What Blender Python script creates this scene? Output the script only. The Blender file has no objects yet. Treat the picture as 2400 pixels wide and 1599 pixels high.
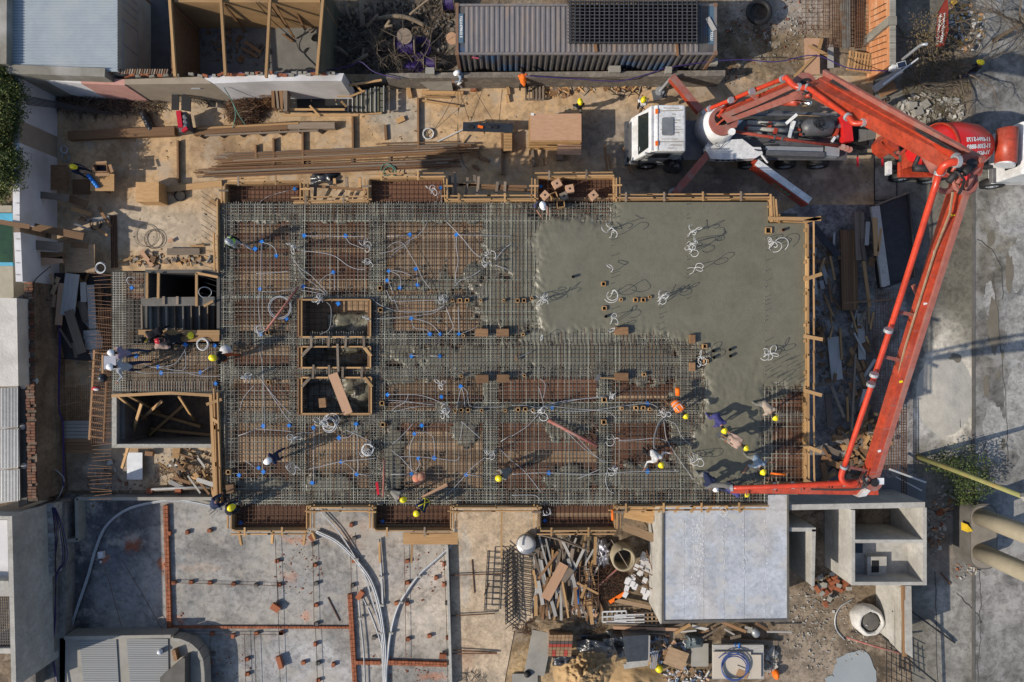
import bpy, math, random, bmesh
from mathutils import Vector, Matrix, noise
R=random.Random(7)
sc=bpy.context.scene; COL=sc.collection
D=34.0; F=1600.0            # camera height in metres; focal length in photograph pixels
# ---------------- camera, sky, sun, exposure
cd=bpy.data.cameras.new('camera'); cam=bpy.data.objects.new('camera',cd); COL.objects.link(cam)
cam.location=(0,0,D); cam.rotation_euler=(0,0,0); cd.sensor_width=36; cd.lens=24; cd.clip_start=.1; cd.clip_end=500
sc.camera=cam
SAZ,SEL=math.radians(20),math.radians(35)      # light travels towards +x, +20 deg to +y
w=bpy.data.worlds.new('World'); sc.world=w; w.use_nodes=True
nt=w.node_tree; sk=nt.nodes.new('ShaderNodeTexSky'); sk.sky_type='NISHITA'; sk.sun_disc=False
sk.sun_elevation=SEL; sk.sun_rotation=math.radians(250); sk.air_density=1.0; sk.dust_density=1.2
bg=nt.nodes['Background']; bg.inputs[1].default_value=.13; nt.links.new(sk.outputs[0],bg.inputs[0])
sd=bpy.data.lights.new('sun','SUN'); sun=bpy.data.objects.new('sun',sd); COL.objects.link(sun)
sd.energy=4.35; sd.angle=math.radians(.55); sd.color=(1,.9,.76)
ld=Vector((math.cos(SAZ)*math.cos(SEL),math.sin(SAZ)*math.cos(SEL),-math.sin(SEL)))
sun.rotation_euler=ld.to_track_quat('-Z','Y').to_euler(); sun.location=(-30,-10,25)
sc.view_settings.view_transform='Standard'; sc.view_settings.look='None'; sc.view_settings.exposure=.06
sc.view_settings.gamma=1; sc.view_settings.use_curve_mapping=False
# ---------------- helpers
def P(x,y,z=0): return Vector(((x-1200)*(D-z)/F,(799.5-y)*(D-z)/F,z))
def px(n,z=0): return n*(D-z)/F
WM={}
PEND=[]
def reg(o,M,par):
    WM[o.name]=M.copy()
    if par is not None:
        o.parent=par; o.matrix_parent_inverse=Matrix.Identity(4)
        o.matrix_basis=WM[par.name].inverted_safe()@M
    else: o.matrix_basis=M
    PEND.append(o); return o
def tag(o,label,cat,group=None,kind=None):
    if label: o['label']=label
    if cat: o['category']=cat
    if group: o['group']=group
    if kind: o['kind']=kind
    return o
def thing(name,label,cat,loc,group=None):
    o=bpy.data.objects.new(name,None); o.empty_display_size=.2
    reg(o,Matrix.Translation(loc),None); return tag(o,label,cat,group)
class MB:
    def __init__(s): s.v=[];s.f=[];s.m=[];s.mi=0;s.sm=[];s.smooth=False
    def q(s,*fs):
        for f in fs: s.f.append(f); s.m.append(s.mi); s.sm.append(s.smooth)
    def stick(s,p0,p1,w,h=None,roll=0):
        h=h or w; p0=Vector(p0);p1=Vector(p1); d=p1-p0
        if d.length<1e-6: return s
        d.normalize(); up=Vector((0,0,1)) if abs(d.z)<.95 else Vector((0,1,0))
        a=d.cross(up).normalized(); b=a.cross(d)
        if roll: a,b=a*math.cos(roll)+b*math.sin(roll),b*math.cos(roll)-a*math.sin(roll)
        a=a*w/2;b=b*h/2;n=len(s.v)
        for c in (p0,p1): s.v+= [c-a-b,c+a-b,c+a+b,c-a+b]
        s.q((n,n+1,n+2,n+3),(n+7,n+6,n+5,n+4),(n,n+4,n+5,n+1),(n+1,n+5,n+6,n+2),(n+2,n+6,n+7,n+3),(n+3,n+7,n+4,n)); return s
    def box(s,c,sx,sy,sz,rz=0):
        c=Vector(c);d=Vector((math.cos(rz),math.sin(rz),0))*sx/2
        return s.stick(c-d,c+d,sy,sz)
    def prism(s,pts,z0,z1,cap=True):
        n=len(s.v);k=len(pts)
        s.v+=[Vector((p[0],p[1],z0)) for p in pts]+[Vector((p[0],p[1],z1)) for p in pts]
        s.q(tuple(range(n+k,n+2*k)),tuple(range(n+k-1,n-1,-1)))
        for i in range(k):
            j=(i+1)%k; s.q((n+i,n+j,n+k+j,n+k+i))
        return s
    def rect(s,x0,y0,x1,y1,z0,z1):      # photograph rectangle of its top face, extruded down
        a=P(x0,y1,z1);b=P(x1,y0,z1)
        return s.prism([(a.x,a.y),(b.x,a.y),(b.x,b.y),(a.x,b.y)],z0,z1)
    def tube(s,pts,r,n=6,cap=True,r1=None):
        pts=[Vector(p) for p in pts];k=len(pts);b0=len(s.v);t=None;a=None
        for i,p in enumerate(pts):
            d=(pts[min(i+1,k-1)]-pts[max(i-1,0)])
            if d.length<1e-9: d=Vector((1,0,0))
            d.normalize()
            if a is None:
                u=Vector((0,0,1)) if abs(d.z)<.9 else Vector((1,0,0)); a=d.cross(u).normalized()
            else:
                a=(a-d*a.dot(d)); a=a.normalized() if a.length>1e-6 else d.orthogonal().normalized()
            b=d.cross(a); rr=r[i] if isinstance(r,(list,tuple)) else (r if r1 is None else r+(r1-r)*i/(k-1))
            for j in range(n):
                th=6.2831853*j/n; s.v.append(p+a*math.cos(th)*rr+b*math.sin(th)*rr)
        for i in range(k-1):
            for j in range(n):
                x=b0+i*n+j;y=b0+i*n+(j+1)%n; s.q((x,y,y+n,x+n))
        if cap: s.q(tuple(b0+j for j in range(n-1,-1,-1)),tuple(b0+(k-1)*n+j for j in range(n)))
        return s
    def ell(s,c,rx,ry,rz,nu=10,nv=6,M=None,top=False):
        c=Vector(c);n=len(s.v);v0=0
        lo=0 if top else -math.pi/2
        for i in range(nv+1):
            ph=lo+(math.pi/2-lo)*i/nv
            for j in range(nu):
                th=6.2831853*j/nu; q=Vector((rx*math.cos(ph)*math.cos(th),ry*math.cos(ph)*math.sin(th),rz*math.sin(ph)))
                s.v.append(c+(M@q if M else q))
        for i in range(nv):
            for j in range(nu):
                a=n+i*nu+j;b=n+i*nu+(j+1)%nu; s.q((a,b,b+nu,a+nu))
        return s
    def ring(s,c,r,t,z=None,n=20,m=5,tilt=0,az=0):
        c=Vector(c);pts=[]
        for i in range(n+1):
            a=6.2831853*i/n; q=Vector((r*math.cos(a),r*math.sin(a)*math.cos(tilt),r*math.sin(a)*math.sin(tilt)))
            q.rotate(Matrix.Rotation(az,3,'Z')); pts.append(c+q)
        return s.tube(pts,t,m,False)
    def build(s,name,mats,par=None,loc=None):
        if not isinstance(mats,(list,tuple)): mats=[mats]
        if loc is None:
            if par is not None: loc=WM[par.name].translation.copy()
            else:
                mn=Vector((min(v[0] for v in s.v),min(v[1] for v in s.v),min(v[2] for v in s.v)));mx=Vector((max(v[0] for v in s.v),max(v[1] for v in s.v),mn.z))
                loc=(mn+mx)/2
        me=bpy.data.meshes.new(name); me.from_pydata([(v[0]-loc.x,v[1]-loc.y,v[2]-loc.z) for v in s.v],[],s.f)
        for m in mats: me.materials.append(m)
        me.polygons.foreach_set('material_index',s.m); me.polygons.foreach_set('use_smooth',s.sm); me.update()
        o=bpy.data.objects.new(name,me); return reg(o,Matrix.Translation(loc),par)
def cat(pts,k=6):                      # Catmull-Rom
    pts=[Vector(p) for p in pts]; 
    if len(pts)<3: return pts
    q=[pts[0]]+pts+[pts[-1]];out=[]
    for i in range(1,len(q)-2):
        a,b,c,d=q[i-1],q[i],q[i+1],q[i+2]
        for j in range(k):
            t=j/k; out.append(.5*((2*b)+(c-a)*t+(2*a-5*b+4*c-d)*t*t+(3*b-a-3*c+d)*t**3))
    out.append(pts[-1]); return out
_cb={}
def cube_mesh():
    if 'c' not in _cb:
        me=bpy.data.meshes.new('board')
        v=[(x,y,z) for x in(-.5,.5) for y in(-.5,.5) for z in(-.5,.5)]
        me.from_pydata(v,[],[(0,1,3,2),(4,6,7,5),(0,4,5,1),(2,3,7,6),(0,2,6,4),(1,5,7,3)]); me.materials.append(None); _cb['c']=me
    return _cb['c']
def board(name,p0,p1,w,h,m,par=None,roll=0):      # shared-cube box from p0 to p1
    p0=Vector(p0);p1=Vector(p1);d=p1-p0;L=d.length;d.normalize()
    up=Vector((0,0,1)) if abs(d.z)<.95 else Vector((0,1,0))
    a=up.cross(d).normalized();b=d.cross(a)
    if roll: a,b=a*math.cos(roll)+b*math.sin(roll),b*math.cos(roll)-a*math.sin(roll)
    M=Matrix((( d.x*L,a.x*w,b.x*h,0),(d.y*L,a.y*w,b.y*h,0),(d.z*L,a.z*w,b.z*h,0),(0,0,0,1))); M.translation=(p0+p1)/2
    o=bpy.data.objects.new(name,cube_mesh()); o.material_slots[0].link='OBJECT'; o.material_slots[0].material=m
    return reg(o,M,par)
def S(*c): return tuple((x/255/12.92 if x<=10 else ((x/255+.055)/1.055)**2.4) for x in c)   # sRGB bytes to linear
# ---------------- materials
def mat(name,c1,c2=None,rough=.8,metal=0,sc_=3,rnd=.25,bump=0,obj=False,stretch=None,c3=None,spec=.35,detail=5,bsc=None,bias=.5):
    m=bpy.data.materials.new(name);m.use_nodes=True;t=m.node_tree;L=t.links;N=t.nodes
    b=N['Principled BSDF'];b.inputs['Roughness'].default_value=rough;b.inputs['Metallic'].default_value=metal
    b.inputs['Specular IOR Level'].default_value=spec
    if c2 is None: c2=tuple(x*.7 for x in c1)
    if obj: g=N.new('ShaderNodeTexCoord').outputs['Object']
    else: g=N.new('ShaderNodeNewGeometry').outputs['Position']
    oi=N.new('ShaderNodeObjectInfo')
    ad=N.new('ShaderNodeVectorMath');ad.operation='MULTIPLY_ADD';L.new(g,ad.inputs[0]);ad.inputs[1].default_value=stretch or (1,1,1)
    if obj:
        sv=N.new('ShaderNodeVectorMath');sv.operation='SCALE';L.new(oi.outputs['Random'],sv.inputs['Scale']);sv.inputs[0].default_value=(37,53,71);L.new(sv.outputs[0],ad.inputs[2])
    n=N.new('ShaderNodeTexNoise');n.inputs['Scale'].default_value=sc_;n.inputs['Detail'].default_value=detail;n.inputs['Roughness'].default_value=.65;L.new(ad.outputs[0],n.inputs['Vector'])
    mr=N.new('ShaderNodeMapRange');L.new(n.outputs[0],mr.inputs[0]);mr.inputs[1].default_value=bias-.2;mr.inputs[2].default_value=bias+.2
    mx=N.new('ShaderNodeMix');mx.data_type='RGBA';L.new(mr.outputs[0],mx.inputs[0]);mx.inputs[6].default_value=(*c1,1);mx.inputs[7].default_value=(*c2,1)
    out=mx.outputs[2]
    if c3:
        n3=N.new('ShaderNodeTexNoise');n3.inputs['Scale'].default_value=sc_*.35;n3.inputs['Detail'].default_value=6;L.new(ad.outputs[0],n3.inputs['Vector'])
        m3=N.new('ShaderNodeMapRange');L.new(n3.outputs[0],m3.inputs[0]);m3.inputs[1].default_value=.5;m3.inputs[2].default_value=.68
        x3=N.new('ShaderNodeMix');x3.data_type='RGBA';L.new(m3.outputs[0],x3.inputs[0]);L.new(out,x3.inputs[6]);x3.inputs[7].default_value=(*c3,1);out=x3.outputs[2]
    if rnd:
        r=N.new('ShaderNodeMapRange');L.new(oi.outputs['Random'],r.inputs[0]);r.inputs[3].default_value=1-rnd;r.inputs[4].default_value=1+rnd*.6
        s2=N.new('ShaderNodeVectorMath');s2.operation='SCALE';L.new(out,s2.inputs[0]);L.new(r.outputs[0],s2.inputs['Scale']);out=s2.outputs[0]
    L.new(out,b.inputs['Base Color'])
    if bump:
        n2=N.new('ShaderNodeTexNoise');n2.inputs['Scale'].default_value=bsc or sc_*4;n2.inputs['Detail'].default_value=6;L.new(ad.outputs[0],n2.inputs['Vector'])
        bp=N.new('ShaderNodeBump');bp.inputs['Strength'].default_value=bump;bp.inputs['Distance'].default_value=.03;L.new(n2.outputs[0],bp.inputs['Height']);L.new(bp.outputs[0],b.inputs['Normal'])
    return m
def stain_shade_blots(m,lst,nscale=1.2,namp=1.0):
    """blots of dirt, wet, dry or painted shade colour: (px x, px y, radius x px, radius y px, colour, strength, softness, z)"""
    t=m.node_tree;N=t.nodes;L=t.links;b=N['Principled BSDF']
    src=b.inputs['Base Color'].links[0].from_socket
    g=N.new('ShaderNodeNewGeometry').outputs['Position']
    nz=N.new('ShaderNodeTexNoise');nz.inputs['Scale'].default_value=nscale;nz.inputs['Detail'].default_value=7;nz.inputs['Roughness'].default_value=.62;L.new(g,nz.inputs['Vector'])
    sb=N.new('ShaderNodeVectorMath');sb.operation='MULTIPLY_ADD';L.new(nz.outputs['Color'],sb.inputs[0]);sb.inputs[1].default_value=(namp*2,namp*2,0);sb.inputs[2].default_value=(-namp,-namp,0)
    pv=N.new('ShaderNodeVectorMath');pv.operation='ADD';L.new(g,pv.inputs[0]);L.new(sb.outputs[0],pv.inputs[1])
    for e in lst:
        x,y,rx,ry,c,st=e[:6];soft=e[6] if len(e)>6 else .35;z=e[7] if len(e)>7 else 0
        p=P(x,y,z);k=(D-z)/F
        a=N.new('ShaderNodeVectorMath');a.operation='SUBTRACT';L.new(pv.outputs[0],a.inputs[0]);a.inputs[1].default_value=(p.x,p.y,0)
        d=N.new('ShaderNodeVectorMath');d.operation='MULTIPLY';L.new(a.outputs[0],d.inputs[0]);d.inputs[1].default_value=(1/(rx*k),1/(ry*k),0)
        l=N.new('ShaderNodeVectorMath');l.operation='LENGTH';L.new(d.outputs[0],l.inputs[0])
        r=N.new('ShaderNodeMapRange');r.interpolation_type='SMOOTHSTEP';L.new(l.outputs['Value'],r.inputs[0]);r.inputs[1].default_value=1-soft;r.inputs[2].default_value=1+soft;r.inputs[3].default_value=st;r.inputs[4].default_value=0
        x_=N.new('ShaderNodeMix');x_.data_type='RGBA';L.new(r.outputs[0],x_.inputs[0]);L.new(src,x_.inputs[6]);x_.inputs[7].default_value=(*c,1);src=x_.outputs[2]
    L.new(src,b.inputs['Base Color']);return m
def wood(name,c1,c2,rnd=.3): return mat(name,c1,c2,rough=.75,sc_=2.2,obj=True,stretch=(1.2,5,5),rnd=rnd,bump=.15)
def mottle(m,dark=(.3,.3,.3),amt=.5,s1=.5,s2=6,s3=45,tint=None):
    """layers of broad blotches, patches and fine grit over a surface colour"""
    t=m.node_tree;N=t.nodes;L=t.links;b=N['Principled BSDF'];src=b.inputs['Base Color'].links[0].from_socket;g=N.new('ShaderNodeNewGeometry').outputs['Position']
    for s,a,lo,hi,det in ((s1,.55,.42,.62,8),(s2,.42,.45,.62,6),(s3,.30,.4,.7,3)):
        n=N.new('ShaderNodeTexNoise');n.inputs['Scale'].default_value=s;n.inputs['Detail'].default_value=det;n.inputs['Roughness'].default_value=.7;n.inputs['Distortion'].default_value=.6;L.new(g,n.inputs['Vector'])
        r=N.new('ShaderNodeMapRange');L.new(n.outputs[0],r.inputs[0]);r.inputs[1].default_value=lo;r.inputs[2].default_value=hi;r.inputs[3].default_value=1+a*amt*.45;r.inputs[4].default_value=1-a*amt
        v=N.new('ShaderNodeVectorMath');v.operation='SCALE';L.new(src,v.inputs[0]);L.new(r.outputs[0],v.inputs['Scale']);src=v.outputs[0]
    if tint:
        n=N.new('ShaderNodeTexNoise');n.inputs['Scale'].default_value=s1*1.7;n.inputs['Detail'].default_value=9;n.inputs['Roughness'].default_value=.68;L.new(g,n.inputs['Vector'])
        r=N.new('ShaderNodeMapRange');L.new(n.outputs[0],r.inputs[0]);r.inputs[1].default_value=.52;r.inputs[2].default_value=.62;r.inputs[4].default_value=.75
        x=N.new('ShaderNodeMix');x.data_type='RGBA';L.new(r.outputs[0],x.inputs[0]);L.new(src,x.inputs[6]);x.inputs[7].default_value=(*tint,1);src=x.outputs[2]
    L.new(src,b.inputs['Base Color']);return m
W_NEW=wood('new_timber',(.46,.29,.14),(.33,.19,.08))
W_PLY=wood('plywood',(.40,.27,.14),(.29,.18,.085),.2)
W_PLR=wood('red_plywood',(.165,.08,.047),(.10,.05,.031),.5)
W_PLT=wood('tan_deck_plywood',(.37,.255,.155),(.225,.15,.09),.45)
W_OLD=wood('grey_timber',(.25,.20,.155),(.15,.115,.085),.4)
W_GRY=wood('pale_grey_board',(.42,.41,.39),(.27,.26,.25),.3)
W_BRN=wood('brown_timber',(.26,.15,.075),(.15,.08,.04),.35)
W_PNK=wood('pinkish_plywood',(.50,.31,.20),(.40,.235,.14),.1)
CONC=mat('concrete',(.33,.315,.28),(.24,.23,.205),sc_=1.6,bump=.1,c3=(.27,.255,.22),rnd=.08)
CONCD=mat('dark_concrete',(.14,.13,.12),(.085,.08,.07),sc_=1.5,bump=.2,rnd=.1)
CONCL=mat('pale_render',(.43,.42,.395),(.35,.34,.315),sc_=1.2,bump=.1,rnd=.05,c3=(.36,.34,.30))
WHITE=mat('whitewash',(.66,.66,.67),(.52,.52,.54),sc_=1.0,c3=(.40,.39,.38),rnd=.03,bump=.08)
PINK=mat('pink_paint',(.55,.30,.26),(.45,.24,.2),sc_=2,rnd=.03)
BRICK=mat('brick_clay',(.33,.11,.05),(.24,.08,.038),sc_=9,rnd=.3,bump=.15)
STEEL=mat('rebar_steel',(.22,.205,.18),(.13,.12,.105),rough=.6,metal=.3,sc_=5,rnd=.35,c3=(.15,.09,.05))
COAT=mat('cement_coated_bar',(.46,.46,.39),(.30,.30,.25),rough=.7,sc_=4,rnd=.3,c3=(.14,.13,.11))
RUST=mat('rusty_steel',(.19,.095,.05),(.11,.06,.04),rough=.8,metal=.2,sc_=6,rnd=.35)
DARK=mat('dark_steel',(.045,.045,.05),(.028,.028,.03),rough=.6,metal=.3,sc_=5)
BLACK=mat('black_rubber',(.018,.018,.02),rough=.6,rnd=.1)
BPLAS=mat('black_plastic_sheet',(.03,.035,.045),(.018,.02,.025),rough=.28,rnd=.1,bump=.5,sc_=3,spec=.6)
RED=mat('red_paint',(.42,.054,.022),(.31,.042,.02),rough=.42,sc_=2,rnd=.06,c3=(.34,.07,.045),spec=.5)
REDP=mat('bright_red_pipe',(.56,.052,.02),(.42,.04,.018),rough=.33,sc_=3,rnd=.04,spec=.5)
REDD=mat('dusty_red_paint',(.34,.12,.095),(.24,.085,.07),rough=.7,sc_=5,rnd=.05,c3=(.26,.16,.14))
REDB=mat('drum_red',(.62,.022,.02),(.55,.02,.02),rough=.3,sc_=2,rnd=.03,spec=.5)
CAMO=None
TWHITE=mat('truck_white',(.70,.72,.74),(.60,.62,.64),rough=.35,sc_=2.5,rnd=.02,c3=(.55,.55,.54),spec=.5)
GREY=mat('grey_metal',(.17,.175,.185),(.11,.11,.12),rough=.5,metal=.4,sc_=4,rnd=.15)
LGREY=mat('galvanised',(.42,.45,.48),(.33,.35,.38),rough=.42,metal=.4,sc_=3,rnd=.12)
CHROME=mat('chrome',(.8,.82,.85),(.7,.7,.75),rough=.15,metal=1,rnd=0)
GLASS=mat('dark_glass',(.02,.03,.03),(.015,.02,.02),rough=.06,rnd=0,spec=.8)
COND=mat('grey_conduit',(.38,.39,.41),(.28,.29,.31),rough=.5,sc_=5,rnd=.2)
CONDW=mat('white_conduit',(.60,.61,.62),(.48,.49,.5),rough=.45,sc_=5,rnd=.1)
PURP=mat('purple_cable',(.06,.035,.17),(.04,.025,.11),rough=.45,rnd=.15)
BLUE=mat('blue_plastic',(.02,.19,.62),(.015,.15,.5),rough=.4,rnd=.12)
YEL=mat('yellow_helmet',(.80,.68,.01),(.76,.63,.01),rough=.25,rnd=.05,spec=.6)
HWHT=mat('white_helmet',(.78,.8,.82),(.72,.74,.77),rough=.3,rnd=.03,spec=.6)
HRED=mat('red_helmet',(.55,.02,.04),rough=.3,rnd=.02)
ORG=mat('hi_vis_orange',(.85,.17,.01),(.75,.14,.01),rough=.7,rnd=.02)
REFL=mat('reflective_strip',(.45,.42,.42),(.4,.36,.36),rough=.5,rnd=0)
LIME=mat('hi_vis_lime',(.35,.7,.08),(.3,.6,.06),rough=.7,rnd=.02)
SKIN=mat('skin',(.34,.17,.11),(.28,.13,.085),rough=.6,rnd=.1)
HAIR=mat('dark_hair',(.015,.011,.009),rough=.6,rnd=0)
def cloth(n,c): return mat(n,c,tuple(x*.72 for x in c),rough=.9,sc_=14,rnd=.03,bump=.4)
C_NAVY=cloth('navy_cloth',(.018,.026,.07));C_BLK=cloth('black_cloth',(.013,.013,.017));C_GRY=cloth('grey_cloth',(.20,.195,.18));C_PUR=cloth('violet_blue_cloth',(.055,.055,.19))
C_BEI=cloth('beige_cloth',(.42,.34,.27));C_LBL=cloth('light_blue_cloth',(.26,.34,.45));C_WHT=cloth('white_cloth',(.62,.62,.62));C_JEAN=cloth('jeans',(.03,.07,.14));C_BRN=cloth('brown_work_trousers',(.14,.085,.05));C_DRE=cloth('rust_orange_trousers',(.38,.07,.015));C_PINK=cloth('dusty_pink_cloth',(.42,.30,.25));C_LG=cloth('pale_grey_cloth',(.36,.38,.42))
FOL=mat('foliage_green',(.05,.085,.02),(.10,.13,.025),rough=.6,sc_=3,rnd=.1,c3=(.03,.055,.015))
mottle(RED,amt=.42,s1=1.5,s2=8,s3=40);mottle(REDP,amt=.25,s1=1,s2=7,s3=50);mottle(REDB,amt=.2,s1=1,s2=5,s3=40);mottle(CONCL,amt=.3,s1=.8,s2=5,s3=40,tint=(.33,.32,.29));mottle(TWHITE,amt=.3,s1=1.5,s2=9,s3=40)
FOLD=mat('dark_foliage',(.035,.06,.02),(.06,.085,.025),rough=.6,sc_=4,rnd=.1)
BARK=mat('bark',(.15,.12,.09),(.085,.068,.05),rough=.9,sc_=6,rnd=.15,bump=.5)
TWIG=mat('dry_twig',(.17,.125,.085),(.09,.065,.045),rough=.9,sc_=6,rnd=.15)
# ================= SETTING: ground sheets
def sheet(name,pts,z,m,lab=None):
    mb=MB();mb.v=[P(x,y,z) for x,y in pts];
    # wind counter-clockwise
    ar=sum(mb.v[i].x*mb.v[(i+1)%len(pts)].y-mb.v[(i+1)%len(pts)].x*mb.v[i].y for i in range(len(pts)))
    mb.q(tuple(range(len(pts))) if ar>0 else tuple(reversed(range(len(pts)))))
    o=mb.build(name,m); o['kind']='structure'; return o
Gd=mat('bare_earth',(.20,.15,.10),(.12,.088,.06),sc_=1.3,rough=.95,bump=.5,c3=(.27,.22,.165),rnd=0,bsc=9)
stain_shade_blots(Gd,[(1500,1440,330,55,(.17,.12,.07),.7),(1350,1560,260,70,(.40,.28,.15),.9,.4),(2010,1480,200,60,(.19,.15,.11),.8),(2130,1080,90,70,(.07,.065,.055),.8),
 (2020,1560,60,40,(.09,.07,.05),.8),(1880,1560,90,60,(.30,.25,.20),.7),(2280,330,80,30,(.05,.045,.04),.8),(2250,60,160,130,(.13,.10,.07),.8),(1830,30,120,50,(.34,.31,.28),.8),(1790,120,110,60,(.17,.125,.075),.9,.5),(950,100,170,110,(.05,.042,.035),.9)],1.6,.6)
mottle(Gd,amt=.8,s1=.9,s2=5,s3=30,tint=(.30,.245,.18))
g=MB();g.v=[Vector((-90,-70,-.02)),Vector((90,-70,-.02)),Vector((90,70,-.02)),Vector((-90,70,-.02))];g.q((0,1,2,3));g=g.build('ground',Gd);g['kind']='structure'
YARD=mat('yard_screed',(.50,.345,.195),(.40,.27,.15),sc_=.8,rough=.85,bump=.15,c3=(.46,.36,.25),rnd=0,bsc=20)
stain_shade_blots(YARD,[(1480,330,170,60,(.26,.23,.20),.85,.5),(1700,430,330,50,(.15,.13,.115),.9,.5),(930,270,60,40,(.36,.34,.30),.8,.5),(960,300,50,40,(.36,.32,.26),.6,.6),(350,535,170,60,(.42,.36,.28),.8,.5),  # wide dark blot under the truck paints the slab's cast shadow
 (560,360,110,20,(.28,.18,.10),.6,.5),(480,345,60,30,(.28,.18,.10),.5,.4),(640,260,80,40,(.33,.25,.16),.6),(1050,370,90,14,(.25,.14,.07),.7,.4),(1960,330,60,130,(.19,.165,.145),.85),(1900,420,150,40,(.20,.15,.11),.7),
 (200,200,150,70,(.24,.19,.14),.75,.5),(1700,210,170,26,(.27,.215,.165),.6),(430,1080,110,60,(.40,.33,.24),.6),(250,1120,110,60,(.22,.19,.16),.8,.5),(1130,230,120,25,(.50,.35,.2),.5)],1.1,.7)
mottle(YARD,amt=.55,s1=.45,s2=3,s3=25,tint=(.40,.33,.25))
sheet('yard_floor',[(120,172),(2048,178),(2048,620),(1985,620),(1985,1140),(160,1150),(120,600)],.0,YARD)
STOR=mat('store_floor',(.28,.265,.255),(.19,.18,.175),sc_=.9,rough=.8,bump=.2,c3=(.10,.095,.095),rnd=0)
mottle(STOR,amt=.9,s1=1.2)
sheet('storage_floor',[(1870,480),(2110,480),(2150,1140),(1700,1140),(1700,560)],.006,STOR)
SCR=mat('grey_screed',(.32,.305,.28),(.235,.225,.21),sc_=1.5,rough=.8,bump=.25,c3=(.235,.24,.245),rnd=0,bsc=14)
stain_shade_blots(SCR,[(250,1250,100,110,(.115,.12,.14),.85,.4),(190,1400,30,130,(.06,.062,.07),.85,.4),(300,1400,80,60,(.20,.20,.21),.7,.5),(520,1300,80,40,(.22,.22,.22),.6,.6),(640,1520,70,50,(.23,.23,.225),.6,.6),(250,1200,110,60,(.10,.10,.11),.8,.5),(470,1560,50,40,(.15,.155,.165),.7,.5),(760,1400,60,60,(.25,.245,.24),.5,.7),(960,1260,60,30,(.26,.24,.22),.6,.6),(310,1275,20,18,(.42,.13,.05),.8,.5),(245,1308,9,14,(.42,.13,.05),.8,.6),(378,1325,9,16,(.40,.13,.05),.8),  # left-hand bluish dark blots paint the west walls' shade along with damp
 (470,1330,60,10,(.38,.30,.24),.5),(860,1250,100,30,(.40,.29,.22),.7,.5),(900,1380,60,150,(.46,.41,.36),.8,.6),(1000,1400,60,130,(.47,.41,.34),.8,.5),(700,1265,30,10,(.45,.17,.08),.6,.5),(718,1445,12,12,(.45,.18,.09),.6,.5),
 (700,1560,120,60,(.46,.46,.47),.6,.6),(1010,1585,30,10,(.45,.18,.09),.6,.5),(420,1455,14,8,(.45,.18,.09),.7,.6),(680,1350,16,12,(.45,.18,.09),.4,.7),(960,1340,60,30,(.33,.33,.35),.4,.6)],2.2,.5)
mottle(SCR,amt=.65,s1=.4,s2=3.5,s3=38,tint=(.37,.345,.305))
sheet('screed_floor',[(150,1158),(1050,1158),(1060,1612),(150,1612)],.012,SCR)
SAND=mat('sandy_screed',(.50,.40,.29),(.43,.33,.23),sc_=1.4,rough=.9,bump=.3,c3=(.44,.36,.27),rnd=0,bsc=18)
stain_shade_blots(SAND,[(1090,1330,14,90,(.42,.40,.36),.6),(1160,1225,60,20,(.48,.37,.25),.6),(1092,1545,20,30,(.34,.15,.08),.3,.6)],1.5,.4)
mottle(SAND,amt=.5,s1=1.2,s2=7,s3=40)
sheet('sandy_floor',[(1052,1180),(1260,1180),(1248,1460),(1205,1480),(1180,1612),(1061,1612)],.018,SAND)
ROAD=mat('road_concrete',(.215,.212,.20),(.155,.152,.142),sc_=.7,rough=.8,bump=.2,c3=(.24,.237,.225),rnd=0,stretch=(2.2,.6,1),bsc=12)
stain_shade_blots(ROAD,[(2330,250,90,70,(.13,.13,.13),.6,.5),(2350,600,60,170,(.16,.15,.12),.85,.4),(2400,760,60,150,(.36,.37,.38),.7,.4),(2380,500,60,60,(.30,.30,.30),.9,.3),(2330,820,40,70,(.13,.12,.10),.6,.5),(2340,950,14,60,(.10,.10,.09),.5,.5),(2360,1320,130,160,(.31,.30,.29),.5)],.9,.7)  # grey blot by the mixer paints a cast shadow onto the road
mottle(ROAD,amt=.75,s1=.5,s2=3,s3=30,tint=(.29,.29,.285))
sheet('road',[(2283,-300),(2700,-300),(2700,1900),(2283,1900)],.004,ROAD)
PAV=mat('pavement_concrete',(.19,.18,.155),(.13,.122,.10),sc_=.9,rough=.85,bump=.25,c3=(.15,.145,.12),rnd=0,bsc=10)
stain_shade_blots(PAV,[(2230,900,62,150,(.58,.54,.46),.95,.25),(2180,960,45,90,(.40,.39,.37),.9,.4),(2255,620,40,170,(.17,.16,.12),.8,.5),(2235,480,40,60,(.15,.14,.11),.6,.4),(2130,640,60,150,(.10,.10,.10),.8,.5),(2240,560,50,150,(.13,.12,.095),.8,.4),(2235,1440,50,180,(.30,.29,.27),.8,.5),(2200,1300,50,60,(.17,.14,.11),.8,.5),(2080,430,60,40,(.33,.30,.27),.7,.4),(2250,180,40,110,(.19,.15,.11),.8)],1.3,.8)
mottle(PAV,amt=.6,s1=.6,s2=4,s3=30)
sheet('pavement',[(2050,-300),(2279,-300),(2283,1900),(2138,1900),(2138,1180),(2150,1140),(2110,620),(2050,620)],.002,PAV)
k=MB();k.rect(2278,-200,2286,1800,-.1,.03);k=k.build('kerb',CONCD);k['kind']='structure'
# joints in the pavement
j=MB()
for x0,y0,x1,y1 in ((2050,470,2108,468),(2102,420,2102,470),(2048,150,2050,470)): j.stick(P(x0,y0,.006),P(x1,y1,.006),.05,.01)
j=j.build('pavement_joint',DARK);j['kind']='structure'
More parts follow.
